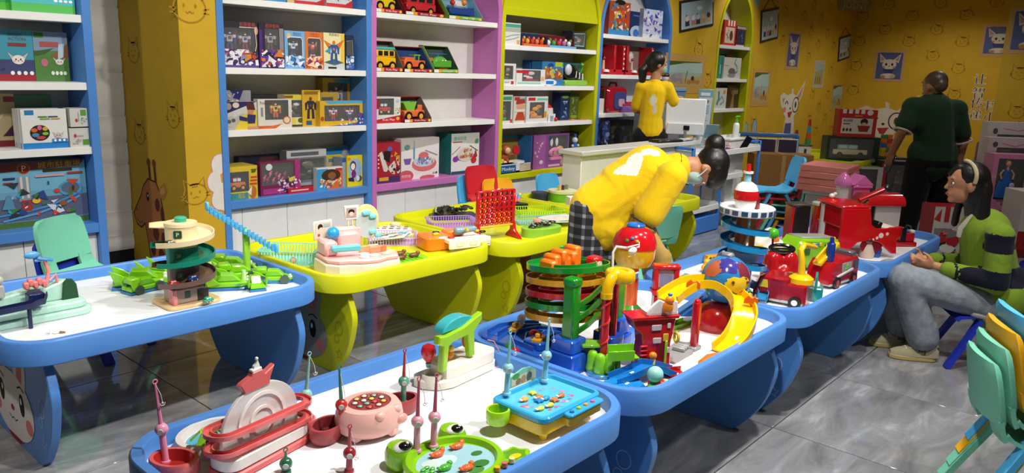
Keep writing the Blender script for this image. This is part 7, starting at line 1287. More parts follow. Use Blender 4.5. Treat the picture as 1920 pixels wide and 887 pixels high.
# gumball machine, red sign tower
t = thing('gumball_toy','yellow globe toy with red dome standing at the far side of the second table','toy',(2.9,1.80,ZT)); m = MB(); m.lathe([(.06,0),(.062,.02),(.03,.05),(.028,.235)],['#2a78c8','#3a9a3a','#e0601c'],n=20); m.build('stem',t,'gloss')
m = MB(); m.lathe([(.03,.225),(.075,.235),(.092,.27),(.096,.32)],'#e8b612',n=26); m.build('bowl',t,'gloss'); m = MB(); m.lathe([(.099,.318),(.096,.34),(.085,.375),(.06,.40),(.035,.41)],'#c4121c',n=26); m.build('dome',t,'gloss'); m = MB(); m.lathe([(.04,.405),(.042,.415),(.036,.422),(.03,.414),(0,.412)],'#2a6ab8',n=22); m.build('lid',t,'gloss')
m = MB(); rg = random.Random(5)
for i in range(3): a = radians(190+i*14); m.box(.088*cos(a),.088*sin(a),.36+.012*(i % 2),.014,.014,.012,['#3a9a4a','#3a8ac0','#e0c030'][i % 3],.003)
m.build('block_studs',t,'gloss')
t = thing('sign_tower_toy','small red framed signboard tower behind the fire station','toy',(2.95,1.66,ZT),-49); m = MB(); m.box(0,0,.06,.1,.07,.12,'#b81824',.006); m.box(0,0,.13,.12,.08,.02,'#c81c28',.004); m.build('base',t,'gloss'); m = MB()
for s in (-1,1): m.box(s*.045,0,.19,.022,.05,.1,'#c41a26',.006)
m.box(0,0,.245,.12,.055,.018,'#c41a26',.005); m.build('frame',t,'gloss'); m = MB(); m.box(0,0,.19,.068,.02,.08,'#b8a8b8',.002); m.box(0,-.011,.185,.05,.002,.05,'#8a90b8'); m.build('panel',t,'gloss')
t = thing('toy_ramp','blue toy loading ramp leaning on the rim between two tables','toy ramp',(3.12,1.60,ZT),-40); m = MB(); m.ext([(-.07,0),(.07,0),(.07,.1),(.06,.1)],-.03,.03,'#1f62b0',M=FRONT,bev=.003); m.build('wedge',t,'gloss'); m = MB(); m.box(.0,0,.06,.17,.04,.006,'#2a78c0',.001,M=T(0,0,-.005) @ Ry(-36)); m.build('deck',t,'gloss')
t = thing('toy_ramp','flat lime toy track piece beside the yellow curve','toy track',(2.92,1.56,ZT),-10); m = MB(); m.sweep([(-.07,0,.006),(0,0,.006),(.07,.01,.006)],chan(.05,.014),'#6cc01c'); m.build('track',t,'gloss'); m = MB(); m.box(.02,0,.012,.05,.03,.006,'#58a818',.002); m.build('plate',t,'gloss')
# curved yellow slide track
t = thing('curved_track_toy','yellow curved car slide with a red post and orange shrub','toy track',(2.711,1.375,ZT)); YT = '#f2bd0a'
ctrl = [(.03,.15,.165),(.10,.145,.185),(.19,.115,.21),(.255,.05,.205),(.27,-.04,.165),(.225,-.10,.11),(.13,-.118,.045),(.03,-.112,.012)]
pts = []
for i in range(len(ctrl)-1):
    p0,p1,p2,p3 = [Vector(ctrl[max(0,min(len(ctrl)-1,k))]) for k in (i-1,i,i+1,i+2)]
    for k in range(5): u = k/5; pts.append(.5*((2*p1)+(-p0+p2)*u+(2*p0-5*p1+4*p2-p3)*u*u+(-p0+3*p1-3*p2+p3)*u**3))
pts.append(Vector(ctrl[-1])); m = MB(); m.sweep(pts,chan(.1,.028,.007),YT); tr = m.build('track',t,'gloss')
for k in (9,17,24,30):
    d = (pts[k+1]-pts[k-1]).normalized(); m = MB(); m.sweep([pts[k]-d*.011+V(0,0,.0015),pts[k]+d*.011+V(0,0,.0015)],[(-.005,0),(.005,0),(.005,.001),(-.005,.001)],'#f8f0d8'); m.build('lane_mark',tr,'gloss')
m = MB(); m.box(0,0,.1,.03,.03,.2,'#b8121c',.007); m.box(0,0,.195,.024,.024,.03,'#c81a24',.006); m.box(0,0,.008,.06,.04,.016,'#8a8c90',.004); m.build('post',t,'gloss')
for k,z in ((22,.012),(6,.02)): m = MB(); q = pts[k]; m.ext([(-.03,0),(.03,0),(.028,.022),(.012,.03),(0,.024),(-.012,.034),(-.028,.02)],-.005,.005,'#ea6a1a',M=T(q.x+.02,q.y-.03 if k == 22 else q.y-.045,q.z+z) @ Rz(-50) @ FRONT,bev=.002); m.build('shrub' if k == 22 else 'logo',t,'gloss')
m = MB(); m.ext([(-.17,-.14),(-.1,-.17),(-.02,-.16),(.0,-.12),(-.08,-.09),(-.15,-.1)],0,.028,'#ee7418',bev=.008); m.build('bush',t,'gloss'); m = MB(); m.ext([(-.02,-.1),(.07,-.12),(.06,-.17),(-.02,-.15)],0,.012,'#6aa01c',bev=.003); m.build('landing',t,'gloss')
t = thing('toy_road_piece','grey toy road piece with a barrier beside the red post','toy track',(2.60,1.42,ZT),10); m = MB(); m.ext([(-.1,-.06),(.05,-.08),(.16,-.04),(.1,.02),(-.04,.02),(-.1,0)],0,.01,'#8e9092',bev=.002); m.build('road',t,'plastic'); m = MB()
for i in range(4): m.box(.02+.022*i,-.03,.018,.016,.05,.016,'#9ea0a2',.003)
m.build('barrier',t,'plastic')
t = thing('globe_toy','talking globe toy on a red dome base with a small figure','toy globe',(3.06,1.43,ZT)); c = (0,0,.215)
m = MB(); m.lathe([(.095,0),(.1,.02),(.09,.07),(.06,.105),(.03,.115)],'#a8141e',c=(-.03,.01,0),n=26); m.build('base',t,'gloss'); m = MB(); m.ball(c,.105,'#2a78b4',36,24); gl = m.build('sphere',t,'gloss')
def patch(name,lat,lon,rl,ro,col,k=1.01,seed=0):
    m = MB(); rg = random.Random(seed); P = []
    for i in range(26): a = 2*pi*i/26; f = 1+.28*(rg.random()-.5); la,lo = radians(lat+rl*f*sin(a)),radians(lon+ro*f*cos(a)); P.append((c[0]+.105*k*cos(la)*cos(lo),c[1]+.105*k*cos(la)*sin(lo),c[2]+.105*k*sin(la)))
    la,lo = radians(lat),radians(lon); ct = (c[0]+.105*(k+.012)*cos(la)*cos(lo),c[1]+.105*(k+.012)*cos(la)*sin(lo),c[2]+.105*(k+.012)*sin(la)); mid = [tuple((Vector(p)*.5+Vector(ct)*.5-Vector(c)).normalized()*.105*(k+.006)+Vector(c)) for p in P]
    n = 26; m.add(P+mid+[ct],[(i,(i+1) % n,n+(i+1) % n,n+i) for i in range(n)]+[(n+i,n+(i+1) % n,2*n) for i in range(n)],col); m.build(name,gl,'gloss')
patch('continent',50,205,24,42,'#3a3488',1.006,1); patch('continent',35,165,24,24,'#b0603a',1.006,2); patch('continent',30,262,30,22,'#7a2a3a',1.006,3); patch('continent',-12,150,16,18,'#2a8a3a',1.006,4); patch('control_patch',2,236,18,34,'#e0c026',1.014,5); patch('speaker_patch',-32,250,16,22,'#e0c026',1.012,6)
m = MB()
for i in range(3):
    for j in range(3): la,lo = radians(-26-i*6),radians(242+j*9); m.ball((c[0]+.1075*cos(la)*cos(lo),c[1]+.1075*cos(la)*sin(lo),c[2]+.1075*sin(la)),.003,'#3a2a10',6,5)
for la,lo in ((8,222),(6,262)): la,lo = radians(la),radians(lo); m.ball((c[0]+.1085*cos(la)*cos(lo),c[1]+.1085*cos(la)*sin(lo),c[2]+.1085*sin(la)),.007,'#6a2c14',8,6)
m.build('controls',gl,'gloss'); m = MB(); m.box(.0,0,.318,.04,.05,.03,'#7a7e84',.008); m.tube([(c[0]+.118*cos(a)*.6,c[1]+.118*cos(a)*.8,c[2]+.118*sin(a)) for a in [radians(70-i*13) for i in range(13)]],.008,'#7a8a9a',8); m.build('bracket',t,'plastic')
m = MB(); m.lathe([(.035,0),(.036,.02),(.024,.035)],'#b8121e',c=(.105,-.07,0),n=16); m.build('shoe',t,'gloss'); m = MB(); m.cyl((.105,-.07,.03),(.10,-.065,.12),.016,.02,'#2a5a90',12); m.build('leg',t,'gloss'); m = MB(); m.ball((.1,-.065,.135),(.022,.02,.016),'#c08a3a',10,8); m.box(.095,-.06,.155,.05,.02,.012,'#4a9a3a',.004,M=I4); m.tube([(.1,-.065,.13),(.06,-.06,.12),(.04,-.06,.135)],.008,'#b8b8bc',8); m.build('figure',t,'gloss')
# blue wave track and ball car
t = thing('wave_track_toy','blue wavy toy track with red ramp end near the rim','toy track',(2.2,1.34,ZT)); m = MB(); m.ext([(-.12,.05),(-.11,-.03),(-.05,-.075),(.02,-.05),(.06,.0),(.03,.06),(-.04,.085)],0,.016,'#1f86d0',bev=.004); m.build('pond_plate',t,'gloss')
m = MB(); m.sweep([(-.02,.06,.012),(.04,.03,.028),(.10,.0,.05),(.16,-.01,.03),(.2,-.05,.01)],chan(.07,.02),'#1e74c0'); m.build('wave',t,'gloss'); m = MB(); m.sweep([(.17,-.04,.008),(.24,-.08,.008)],chan(.075,.016),'#b8161e'); m.build('ramp_end',t,'gloss')
m = MB(); m.flat(ell(-.05,-.03,.03,.02,14),.0165,'#e8b8b0')
for i in range(5): m.line([(-.075+.012*i,-.045),(-.07+.012*i,-.015)],.004,.0168,'#c8504a')
m.build('grid_print',t,'gloss',smooth=180)
for x,y,z in ((.05,.03,.034),(-.01,.01,.0165),(.21,-.06,.0095)): m = MB(); m.box(x,y,z,.022,.009,.002,'#f0f4f8',.001); m.build('lane_mark',t,'gloss')
t = thing('ball_car_toy','lime and red toy car carrying a pale aqua ball','toy car',(2.235,1.262,ZT),25); m = MB(); m.ext([(-.055,-.025),(.05,-.03),(.05,.025),(-.05,.025)],.01,.03,'#6cc422',bev=.004); m.box(.01,-.012,.035,.06,.035,.015,'#c8161e',.004,M=Rz(20)); m.build('body',t,'gloss'); m = MB(); m.ball((.0,.005,.063),.0285,'#9adcd0',20,14); m.build('ball',t,'plastic')
for x in (-.03,.035):
    for y in (-.028,.026): m = MB(); m.cyl((x,y-.004,.012),(x,y+.004,.012),.012,.012,'#c01c24',12); m.build('wheel',t,'gloss')
t = thing('paper_sheet','printed white instruction sheet under the toy car','paper',(2.30,1.27,ZT),0); m = MB(); m.box(0,0,.001,.14,.08,.002,'#ece6d8'); m.build('sheet',t,'matte'); m = MB()
for i in range(4): m.box(-.03+.02*i,.0,.0024,.012,.05,.0008,'#d8a890')
m.build('print',t,'matte')
# ------------------------------------------------ third table
t = thing('spiral_tower_toy','tall blue spiral car tower with a white and red rocket on top','toy tower',(3.52,1.57,ZT)); SB = '#1f86bc'
m = MB(); m.lathe([(.13,0),(.13,.012),(.11,.02)],'#2a94c8',n=26); m.build('base',t,'gloss')
for a in (30,150,270): m = MB(); m.box(.038*cos(radians(a)),.038*sin(radians(a)),.22,.024,.024,.42,'#c8722a' if a != 150 else '#a8521e',.004); m.build('column',t,'plastic')
m = MB(); H = [(.095*cos(a),.095*sin(a),.40-.085*a/(2*pi)) for a in [i*.22 for i in range(104)]]; m.sweep(H,chan(.045,.02),SB); m.build('spiral_track',t,'gloss')
m = MB(); m.sweep([(.095,-.0,.06),(.07,-.08,.05),(.0,-.125,.045),(-.07,-.15,.045)],chan(.05,.018),SB); m.build('exit_track',t,'gloss'); m = MB(); m.box(-.05,-.145,.02,.03,.03,.04,'#8a9098',.005); m.box(.07,-.06,.025,.03,.03,.05,'#8a9098',.005); m.build('support',t,'plastic')
m = MB(); m.lathe([(.07,.2),(.075,.21),(.075,.245),(.07,.25)],'#8fa2ac',n=22); m.build('drum',t,'plastic')
m = MB(); m.lathe([(.118,.425),(.128,.43),(.13,.46),(.122,.466),(.112,.458),(.0,.456)],'#e2e4e4',n=30); dk = m.build('deck',t,'plastic')
for i in range(18): m = MB(); a = 2*pi*i/18; m.box(.1295*cos(a),.1295*sin(a),.445,.004,.03,.022,'#2c4a66',.001,M=T(.1295*cos(a),.1295*sin(a),0) @ Rz(math.degrees(a)) @ T(-.1295*cos(a),-.1295*sin(a),0)); m.build('picture_window',dk,'gloss')
m = MB(); m.lathe([(.045,.456),(.05,.475),(.052,.5)],'#e6e6e4',c=(-.03,0,0),n=20); m.lathe([(.056,.5),(.06,.52),(.056,.545)],'#c4161e',c=(-.03,0,0),n=20); m.lathe([(.055,.545),(.045,.57),(.022,.585)],'#ecebe8',c=(-.03,0,0),n=20); m.build('rocket_body',t,'gloss')
m = MB(); m.cyl((-.03,0,.585),(-.03,0,.63),.018,.015,'#8cc4d8',12); m.cyl((-.03,0,.625),(-.03,0,.635),.024,.024,'#ecebe8',14); m.cyl((-.03,0,.635),(-.03,0,.67),.012,.009,'#c4161e',10); m.build('rocket_tip',t,'gloss'); m = MB(); m.box(.0,-.045,.485,.03,.02,.06,'#7a1018',.003); m.build('doorway',t,'plastic')
t = thing('toy_shuttle','white toy space shuttle with navy hull behind the spiral tower','toy',(4.23,1.77,ZT),-49); m = MB(); m.ext([(-.11,.07),(.12,.08),(.13,.06),(.1,.03),(-.09,.03)],-.05,.05,'#1c3c98',M=FRONT,bev=.008); m.build('hull',t,'gloss'); blob([('c',V(-.07,0,.10),V(.07,0,.12),.042,.055,'#f0ece0'),('c',V(-.02,0,.14),V(.03,0,.20),.05,.035,'#f0ece0'),('c',V(.09,0,.12),V(.12,0,.10),.04,.03,'#f0ece0')],'canopy',t,'gloss',.008,4); m = MB(); m.box(-.05,-.05,.115,.07,.006,.05,'#e8c41c',.01); m.build('window',t,'gloss'); m = MB(); m.box(.02,-.02,.015,.1,.05,.03,'#a8141e',.006); m.build('foot',t,'gloss'); m = MB(); m.ball((.06,-.03,.17),(.02,.01,.025),'#ea7a3a',10,8); m.build('hatch',t,'gloss')
t = thing('toy_bus','small yellow toy school bus by the far rim of the third table','toy bus',(4.07,2.0,ZT),-25); m = MB(); vehicle3d(m,0,0,0,.09,.055,.04,'#efb41c','#e8a818',kind='bus',hub='#303030'); m.build('body',t,'gloss')
t = thing('folded_ramp_toy','yellow folded toy ramp lying on the third table','toy ramp',(3.66,1.92,ZT),-20); m = MB(); m.box(-.05,0,.012,.1,.09,.008,'#efb81c',.002,M=Ry(-12)); m.box(.06,0,.012,.12,.08,.008,'#f2c02a',.002,M=Ry(8)); m.build('flap',t,'plastic'); m = MB(); m.box(0,.0,.02,.03,.07,.006,'#9aa098',.001,M=Ry(-25)); m.build('hinge',t,'plastic')
t = thing('toy_duck','yellow toy duck beside the spiral tower','toy',(3.86,1.93,ZT)); m = MB(); m.ball((0,0,.025),(.03,.022,.025),'#f0b41c',12,9); m.build('body',t,'gloss'); m = MB(); m.ball((.012,0,.058),.018,'#f2bc24',12,9); m.box(.03,0,.056,.014,.012,.006,'#d8401c',.002); m.build('head',t,'gloss')
def wheels(t,pts,r,w,axis='x',hub='#ecebe6'):
    for x,y in pts:
        d = (w,0) if axis == 'x' else (0,w); m = MB(); m.cyl((x-d[0]/2,y-d[1]/2,r),(x+d[0]/2,y+d[1]/2,r),r,r,'#141416',18); wh = m.build('wheel',t,'plastic')
        m = MB(); m.cyl((x-d[0]*.56,y-d[1]*.56,r),(x+d[0]*.56,y+d[1]*.56,r),r*.5,r*.5,hub,14); m.build('hub',wh,'gloss')
t = thing('crane_truck_toy','red toy truck with a yellow crane arm at the rim','toy truck',(3.635,1.40,ZT),97); t.scale = (1.15,1.15,1.1); CR = '#a3141e'
m = MB(); m.ext([(-.11,.02),(.09,.02),(.11,.04),(.085,.115),(.06,.125),(-.04,.125),(-.04,.105),(-.11,.105)],-.06,.06,CR,M=FRONT,bev=.01); m.build('body',t,'gloss'); m = MB(); m.box(0,0,.02,.2,.115,.016,'#d4d0cc',.004); m.build('chassis',t,'plastic')
for s in (-1,1): m = MB(); m.ext([(.045,.07),(.085,.07),(.07,.105),(.05,.105)],s*.0605-.001,s*.0605+.001,'#e8c41c',M=FRONT); m.build('cab_window',t,'gloss'); m = MB(); m.box(.01,s*.0605,.07,.05,.002,.09,'#92101a',.001); m.build('door_panel',t,'gloss')
m = MB(); m.lathe([(.052,.103),(.05,.125),(.03,.14)],'#e8bc14',c=(-.07,0,0),n=20); m.build('turntable',t,'gloss'); m = MB(); m.tube([(-.07,0,.13),(-.065,0,.2),(-.055,0,.245),(-.06,-.03,.265),(-.075,-.09,.25),(-.085,-.13,.24)],[.016,.014,.013,.013,.012,.01],'#e8bc14',10); m.build('crane_arm',t,'gloss'); m = MB(); m.ball((.085,0,.13),(.02,.022,.012),'#1c3c98',12,8); m.build('beacon',t,'gloss'); wheels(t,((.06,.06),(-.07,.06),(.06,-.06),(-.07,-.06)),.026,.022,'y')
t = thing('dashboard_toy','red toy dashboard with a black steering wheel','toy',(3.93,1.54,ZT),-49); blob([('c',V(-.05,0,.05),V(-.04,0,.14),.055,.05,'#b4141c'),('c',V(.05,0,.05),V(.04,0,.14),.055,.05,'#b4141c'),('c',V(0,-.04,.03),V(0,-.05,.08),.04,.03,'#b4141c')],'console',t,'gloss',.009,4)
m = MB(); m.tube([(.062*cos(a),.004+.03*sin(a),.196+.012*sin(a)) for a in [2*pi*i/24 for i in range(24)]],.010,'#141414',8,closed=True); m.tube([(-.06,0,.196),(.06,0,.196)],.006,'#141414',6); m.build('steering_wheel',t,'gloss'); m = MB(); m.cyl((.03,-.07,.07),(.03,-.085,.075),.022,.02,'#4ca428',14); m.build('knob',t,'gloss'); m = MB(); m.cyl((-.04,.03,.18),(-.045,.03,.245),.006,.006,'#a01018',8); m.ball((-.045,.03,.27),.03,'#4ab428',16,12); m.build('gear_stick',t,'gloss')
t = thing('toy_bus','lime green toy camper bus behind the red dashboard','toy bus',(4.42,1.58,ZT),-22); GB = '#86c41c'
m = MB(); m.ext([(-.19,.02),(.19,.02),(.19,.12),(.16,.17),(-.12,.195),(-.17,.15),(-.19,.09)],-.075,.075,GB,M=FRONT,bev=.014); m.build('body',t,'gloss'); m = MB(); m.box(-.0,0,.186,.26,.11,.014,'#9aa098',.004,M=Ry(4)); m.build('roof',t,'plastic'); m = MB(); m.box(.08,-.077,.13,.075,.004,.045,'#101214',.004); m.box(-.1,-.077,.12,.06,.004,.04,'#3a6a18',.004); m.build('window',t,'gloss')
m = MB()
for i,cc in enumerate(('#c8304a','#e8d8e0','#4a8ac8','#e8c040')): m.box(-.07+.026*i,-.078,.155,.022,.004,.02,cc,.004)
m.build('sticker',t,'gloss'); wheels(t,((-.12,.07),(.12,.07),(-.12,-.07),(.12,-.07)),.03,.02,'y')
t = thing('fire_engine_toy','red toy fire engine with yellow ladder near the right rim','toy truck',(4.19,1.355,ZT),-8); m = MB(); m.ext([(-.15,.025),(.15,.025),(.15,.13),(.135,.145),(-.12,.145),(-.15,.1)],-.07,.07,'#b8121e',M=FRONT,bev=.01); m.build('body',t,'gloss'); m = MB(); m.box(0,0,.024,.29,.135,.018,'#c4c6c8',.004); m.build('chassis',t,'plastic')
m = MB(); m.box(.005,-.0715,.10,.1,.004,.06,'#9aa49c',.004); m.ext([(.005+(.02 if i % 2 == 0 else .01)*cos(i*pi/5),.105+(.02 if i % 2 == 0 else .01)*sin(i*pi/5)) for i in range(10)],.0735,.076,'#8fc03a',M=FRONT); m.build('side_panel',t,'gloss'); m = MB(); m.box(.0,-.074,.075,.17,.008,.014,'#d4d4d0',.003,M=Ry(-8)); m.build('hose_rail',t,'plastic'); m = MB(); m.box(.11,-.071,.11,.05,.004,.045,'#2c3c50',.003); m.box(.12,0,.155,.05,.1,.03,'#5a6068',.006); m.build('cab_window',t,'gloss')
m = MB(); m.box(-.0,.0,.2,.2,.05,.02,'#eebc14',.004,M=Ry(-28)); m.box(-.0,.0,.225,.2,.012,.03,'#f2c41c',.003,M=Ry(-28)); m.build('ladder',t,'gloss'); m = MB(); m.box(-.11,-.03,.19,.03,.04,.11,'#1a3490',.008); m.cyl((-.11,-.03,.245),(-.11,-.03,.27),.012,.01,'#1a3490',10); m.build('crane_block',t,'gloss'); wheels(t,((-.09,.07),(.09,.07),(-.09,-.07),(.09,-.07)),.032,.02,'y','#c83a3a')
t = thing('toy_bucket','teal toy wagon tub with white lumps behind the crane truck','toy',(3.80,1.30,ZT),20); m = MB(); m.ext(rrect(-.05,-.035,.05,.035,.01),0,.07,'#1f8f8a',bev=.004); m.build('tub',t,'gloss'); m = MB(); m.tube([(-.05,0,.06),(-.045,0,.12),(.03,0,.13),(.05,0,.07)],.006,'#1f8f8a',8); m.build('handle',t,'gloss')
for i in range(3): m = MB(); m.ball((-.02+.02*i,0,.078),(.02,.02,.014),'#e4ddd4',10,7); m.build('lump',t,'plastic')
# ------------------------------------------------ fourth table
t = thing('toy_piano','red toy piano with white dots, keyboard and microphone','toy piano',(5.07,1.51,ZT),-40); RP = '#c4101a'
prof = [(-.20,0),(-.16,0),(-.14,.06),(-.10,.10),(-.02,.115),(.05,.10),(.10,.06),(.14,.03),(.17,.03),(.16,.12),(.19,.14),(.19,.20),(.02,.185),(-.02,.21),(-.04,.31),(-.22,.31),(-.22,.03)]
for y in (-.14,.14): m = MB(); m.ext(prof,y-.012 if y > 0 else -y-.0,(y+.0 if y > 0 else -y+.012),RP,M=FRONT,bev=.003); m.build('side_panel',t,'gloss')
m = MB(); m.box(-.13,0,.245,.17,.27,.12,RP,.008); m.box(-.19,0,.12,.03,.27,.2,'#a80c16',.004); m.box(.09,0,.165,.19,.27,.02,'#a80c16',.004); m.build('cabinet',t,'gloss'); m = MB(); m.box(-.13,0,.318,.2,.29,.018,'#d41822',.006); m.build('lid',t,'gloss'); m = MB(); m.box(-.02,0,.205,.03,.25,.05,'#141214',.004,M=Ry(20)); m.build('music_stand',t,'plastic')
for i in range(12): m = MB(); m.box(.12,-.125+.0227*i,.186,.09,.021,.014,'#efece4',.003); m.build('key',t,'gloss')
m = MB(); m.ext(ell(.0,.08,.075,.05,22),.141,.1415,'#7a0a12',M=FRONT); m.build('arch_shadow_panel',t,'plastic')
for x,z,r in ((.05,.145,.016),(.025,.13,.009),(-.0,.12,.007),(-.13,.03,.014),(-.155,.02,.008),(.09,.155,.01)): m = MB(); m.ext(ell(x,z+.0,r,r*1.05,14),.1525,.1535,'#f0ccd0',M=FRONT); m.build('dot',t,'gloss')
m = MB(); m.tube([(-.03,-.05,.325),(.0,-.05,.35)],.006,'#1a1a1a',6); m.cyl((-.06,-.05,.345),(.09,-.06,.415),.016,.020,'#b0101a',12); m.ball((.105,-.061,.422),.026,'#1c1c1e',14,10); m.build('microphone',t,'gloss')
t = thing('popcorn_machine_toy','toy popcorn machine with a red roof and clear cabinet','toy',(5.72,1.60,ZT),-40); m = MB(); m.box(0,0,.03,.26,.17,.06,'#b01018',.006); m.build('base',t,'gloss'); m = MB(); R = []
for x in (-.14,.14): R.append([(x,.1*cos(radians(a)),.245+.065*sin(radians(a))) for a in range(0,181,20)])
m.rings(R,'#cc141c'); m.box(0,0,.24,.29,.2,.02,'#cc141c',.006); m.build('roof',t,'gloss'); m = MB(); m.box(.03,0,.145,.19,.15,.17,'#fff'); m.build('cabinet',t,'frost'); m = MB(); m.box(-.1,0,.145,.05,.16,.17,'#241416',.004); m.build('dark_flap',t,'plastic'); m = MB()
for i in range(14): m.ball((-.03+.012*(i % 7)+.03,-.03+.03*(i//7),.075+.004*(i % 3)),.012,'#ded2c8',8,6)
m.build('popcorn',t,'plastic')['kind'] = 'stuff'
t = thing('toy_till','red toy till tray with black phones at the piano foot','toy',(5.52,1.40,ZT),-40); m = MB(); m.ext(rrect(-.12,-.05,.12,.05,.01),0,.03,'#b8121c',bev=.004); m.box(.05,0,.06,.12,.07,.06,'#b8121c',.008); m.build('tray',t,'gloss'); m = MB(); m.box(.02,-.03,.07,.05,.014,.12,'#141416',.006); m.build('handset',t,'plastic'); m = MB(); m.box(.09,-.02,.1,.03,.03,.02,'#e0dcd8',.004); m.tube([(.05,0,.1),(.06,0,.14),(.09,0,.13),(.1,0,.1)],.006,'#3a3a3c',6); m.build('keypad',t,'plastic')
t = thing('toy_ball','small yellow ball at the right corner of the fourth table','toy ball',(5.75,1.37,ZT)); m = MB(); m.ball((0,0,.024),.024,'#e8b41c',18,12); m.build('ball',t,'plastic'); m = MB(); m.tube([(.0242*cos(a),.0242*sin(a),.024) for a in [2*pi*i/20 for i in range(20)]],.001,'#d09a10',5,closed=True); m.build('seam',t,'plastic')
t = thing('toy_speaker','black and red toy speaker box on the fourth table','toy',(4.93,1.86,ZT),-40); m = MB(); m.box(.01,0,.14,.11,.1,.27,'#141615',.006); m.build('cabinet',t,'plastic'); m = MB(); m.box(-.052,0,.14,.02,.1,.27,'#b01018',.008); m.build('side_strip',t,'gloss'); m = MB(); m.box(0,0,.28,.13,.11,.014,'#4a4846',.004); m.build('top_grille',t,'plastic')
t = thing('toy_sack','small white toy sack beside the black speaker','toy',(5.0,1.80,ZT)); blob([('e',V(0,0,.035),(.035,.03,.035),'#d8d0c4'),('c',V(-.01,0,.06),V(.01,0,.075),.016,.01,'#d8d0c4')],'sack',t,'fabric',.007,4); m = MB(); m.tube([(.014*cos(a),.014*sin(a),.064) for a in [2*pi*i/12 for i in range(12)]],.002,'#a09488',5,closed=True); m.build('tie',t,'fabric')
t = thing('bottle_tower_toy','yellow and clear toy dispenser tower with red lid','toy',(5.0,1.68,ZT),-40); m = MB(); m.lathe([(.04,0),(.04,.3)],'#fff',c=(-.02,0,0),n=18); m.build('tube',t,'frost'); m = MB(); m.box(.03,-.01,.15,.05,.07,.30,'#eaa012',.006); m.build('column',t,'gloss'); m = MB(); m.lathe([(.055,.3),(.057,.32),(.045,.335)],'#d4181e',n=20); m.build('lid',t,'gloss'); m = MB(); m.ball((-.0,0,.35),(.02,.014,.016),'#e8e4e0',10,7); m.ball((.02,0,.362),.012,'#e8e4e0',10,7); m.build('animal',t,'gloss'); m = MB(); m.box(.03,-.047,.27,.028,.004,.02,'#8a3a10',.003); m.build('slot',t,'plastic')
t = thing('toy_castle','pink toy castle tower behind the piano','toy castle',(5.72,1.80,ZT),-40); t.scale = (1.12,1.12,1.12); PC = '#d668b4'
m = MB(); m.box(.05,0,.15,.11,.1,.3,PC,.004); m.box(.05,0,.19,.13,.115,.02,'#e07ac0',.004); m.box(.05,0,.30,.13,.12,.02,'#e07ac0',.004); m.build('keep',t,'gloss'); m = MB(); m.ext([(-.02,.31),(.12,.31),(.05,.37)],-.06,.06,'#e07ac0',M=FRONT,bev=.002); m.build('roof',t,'gloss'); m = MB(); m.lathe([(.045,0),(.045,.05),(.04,.055),(.04,.3)],'#fff',c=(-.06,-.01,0),n=18); m.build('lift_shaft',t,'frost'); m = MB(); m.lathe([(.052,.3),(.056,.31),(.05,.335),(.03,.365),(.006,.385)],'#e07ac0',c=(-.06,-.01,0),n=20); m.lathe([(.05,.12),(.052,.13),(.05,.14)],PC,c=(-.06,-.01,0),n=20); m.lathe([(.055,0),(.055,.02)],PC,c=(-.06,-.01,0),n=20); m.build('turret',t,'gloss')
t = thing('toy_drum','red and white toy drum hidden behind the dispenser tower','toy',(5.28,1.82,ZT)); m = MB(); m.lathe([(.07,0),(.072,.02),(.07,.24)],'#b8141c',n=20); m.build('shell',t,'gloss'); m = MB(); m.lathe([(.074,.24),(.074,.255),(.0,.256)],'#dcd4cc',n=20); m.build('skin',t,'plastic')
t = thing('toy_figure_set','brown and white toy figures in front of the piano','toy',(4.98,1.42,ZT)); m = MB(); m.lathe([(.04,0),(.045,.03),(.03,.07),(.02,.09)],'#d0b8a8',n=16); m.build('figure_body',t,'gloss'); m = MB(); m.ball((0,0,.11),(.035,.03,.028),'#5a2a1c',12,9); m.build('figure_head',t,'gloss'); m = MB(); m.lathe([(.03,0),(.035,.05),(.02,.08)],'#2a4a98',c=(.07,-.03,0),n=14); m.build('cup',t,'gloss')

# ------------------------------------------------ toys on the far left table
t = thing('train_playset','mint green mountain train playset with navy rail at the left edge','toy playset',(1.0,3.46,ZT)); MG = '#b4dccc'
m = MB(); m.ext(rrect(-.18,-.09,.21,.06,.05),0,.03,MG,bev=.006); m.ext(rrect(-.18,-.075,.195,.06,.045),.03,.06,MG,bev=.006); m.build('base',t,'soft'); m = MB(); m.ext([(-.18,.06),(.17,.06),(.165,.13),(.12,.14),(.06,.12),(.0,.125),(-.18,.10)],-.05,.01,MG,M=FRONT,bev=.006); m.build('hill',t,'soft')
m = MB(); m.ext([(.11,.06),(.175,.06),(.17,.12),(.155,.145),(.135,.15),(.12,.135)],.012,.022,'#1c4a2c',M=FRONT,bev=.003); m.build('dark_hill',t,'soft')
m = MB(); m.sweep([(-.18,-.12,.085),(-.04,-.12,.09),(.0,-.1,.095),(.02,-.06,.11)],chan(.05,.016),'#14204c'); m.build('rail',t,'plastic'); m = MB(); m.box(-.045,-.125,.045,.014,.014,.09,'#14204c',.003); m.build('rail_post',t,'plastic'); m = MB(); m.box(.0,-.06,.10,.06,.05,.05,'#16224e',.004); m.build('station',t,'plastic')
rg = random.Random(1); m = MB()
for i in range(5): m.box(-.02+.016*i,-.03,.15+.01*(i % 2),.02,.03,.03,'#e8807a',.005,M=I4)
m.build('roof',t,'plastic'); m = MB(); m.box(-.12,-.01,.14,.05,.04,.05,'#b8b8b4',.004); m.ball((-.12,-.01,.185),(.03,.02,.022),'#c8c8c4',10,8); m.build('tower',t,'plastic'); m = MB(); m.box(-.17,-.03,.13,.02,.02,.06,'#e0687a',.004); m.build('gate',t,'plastic')
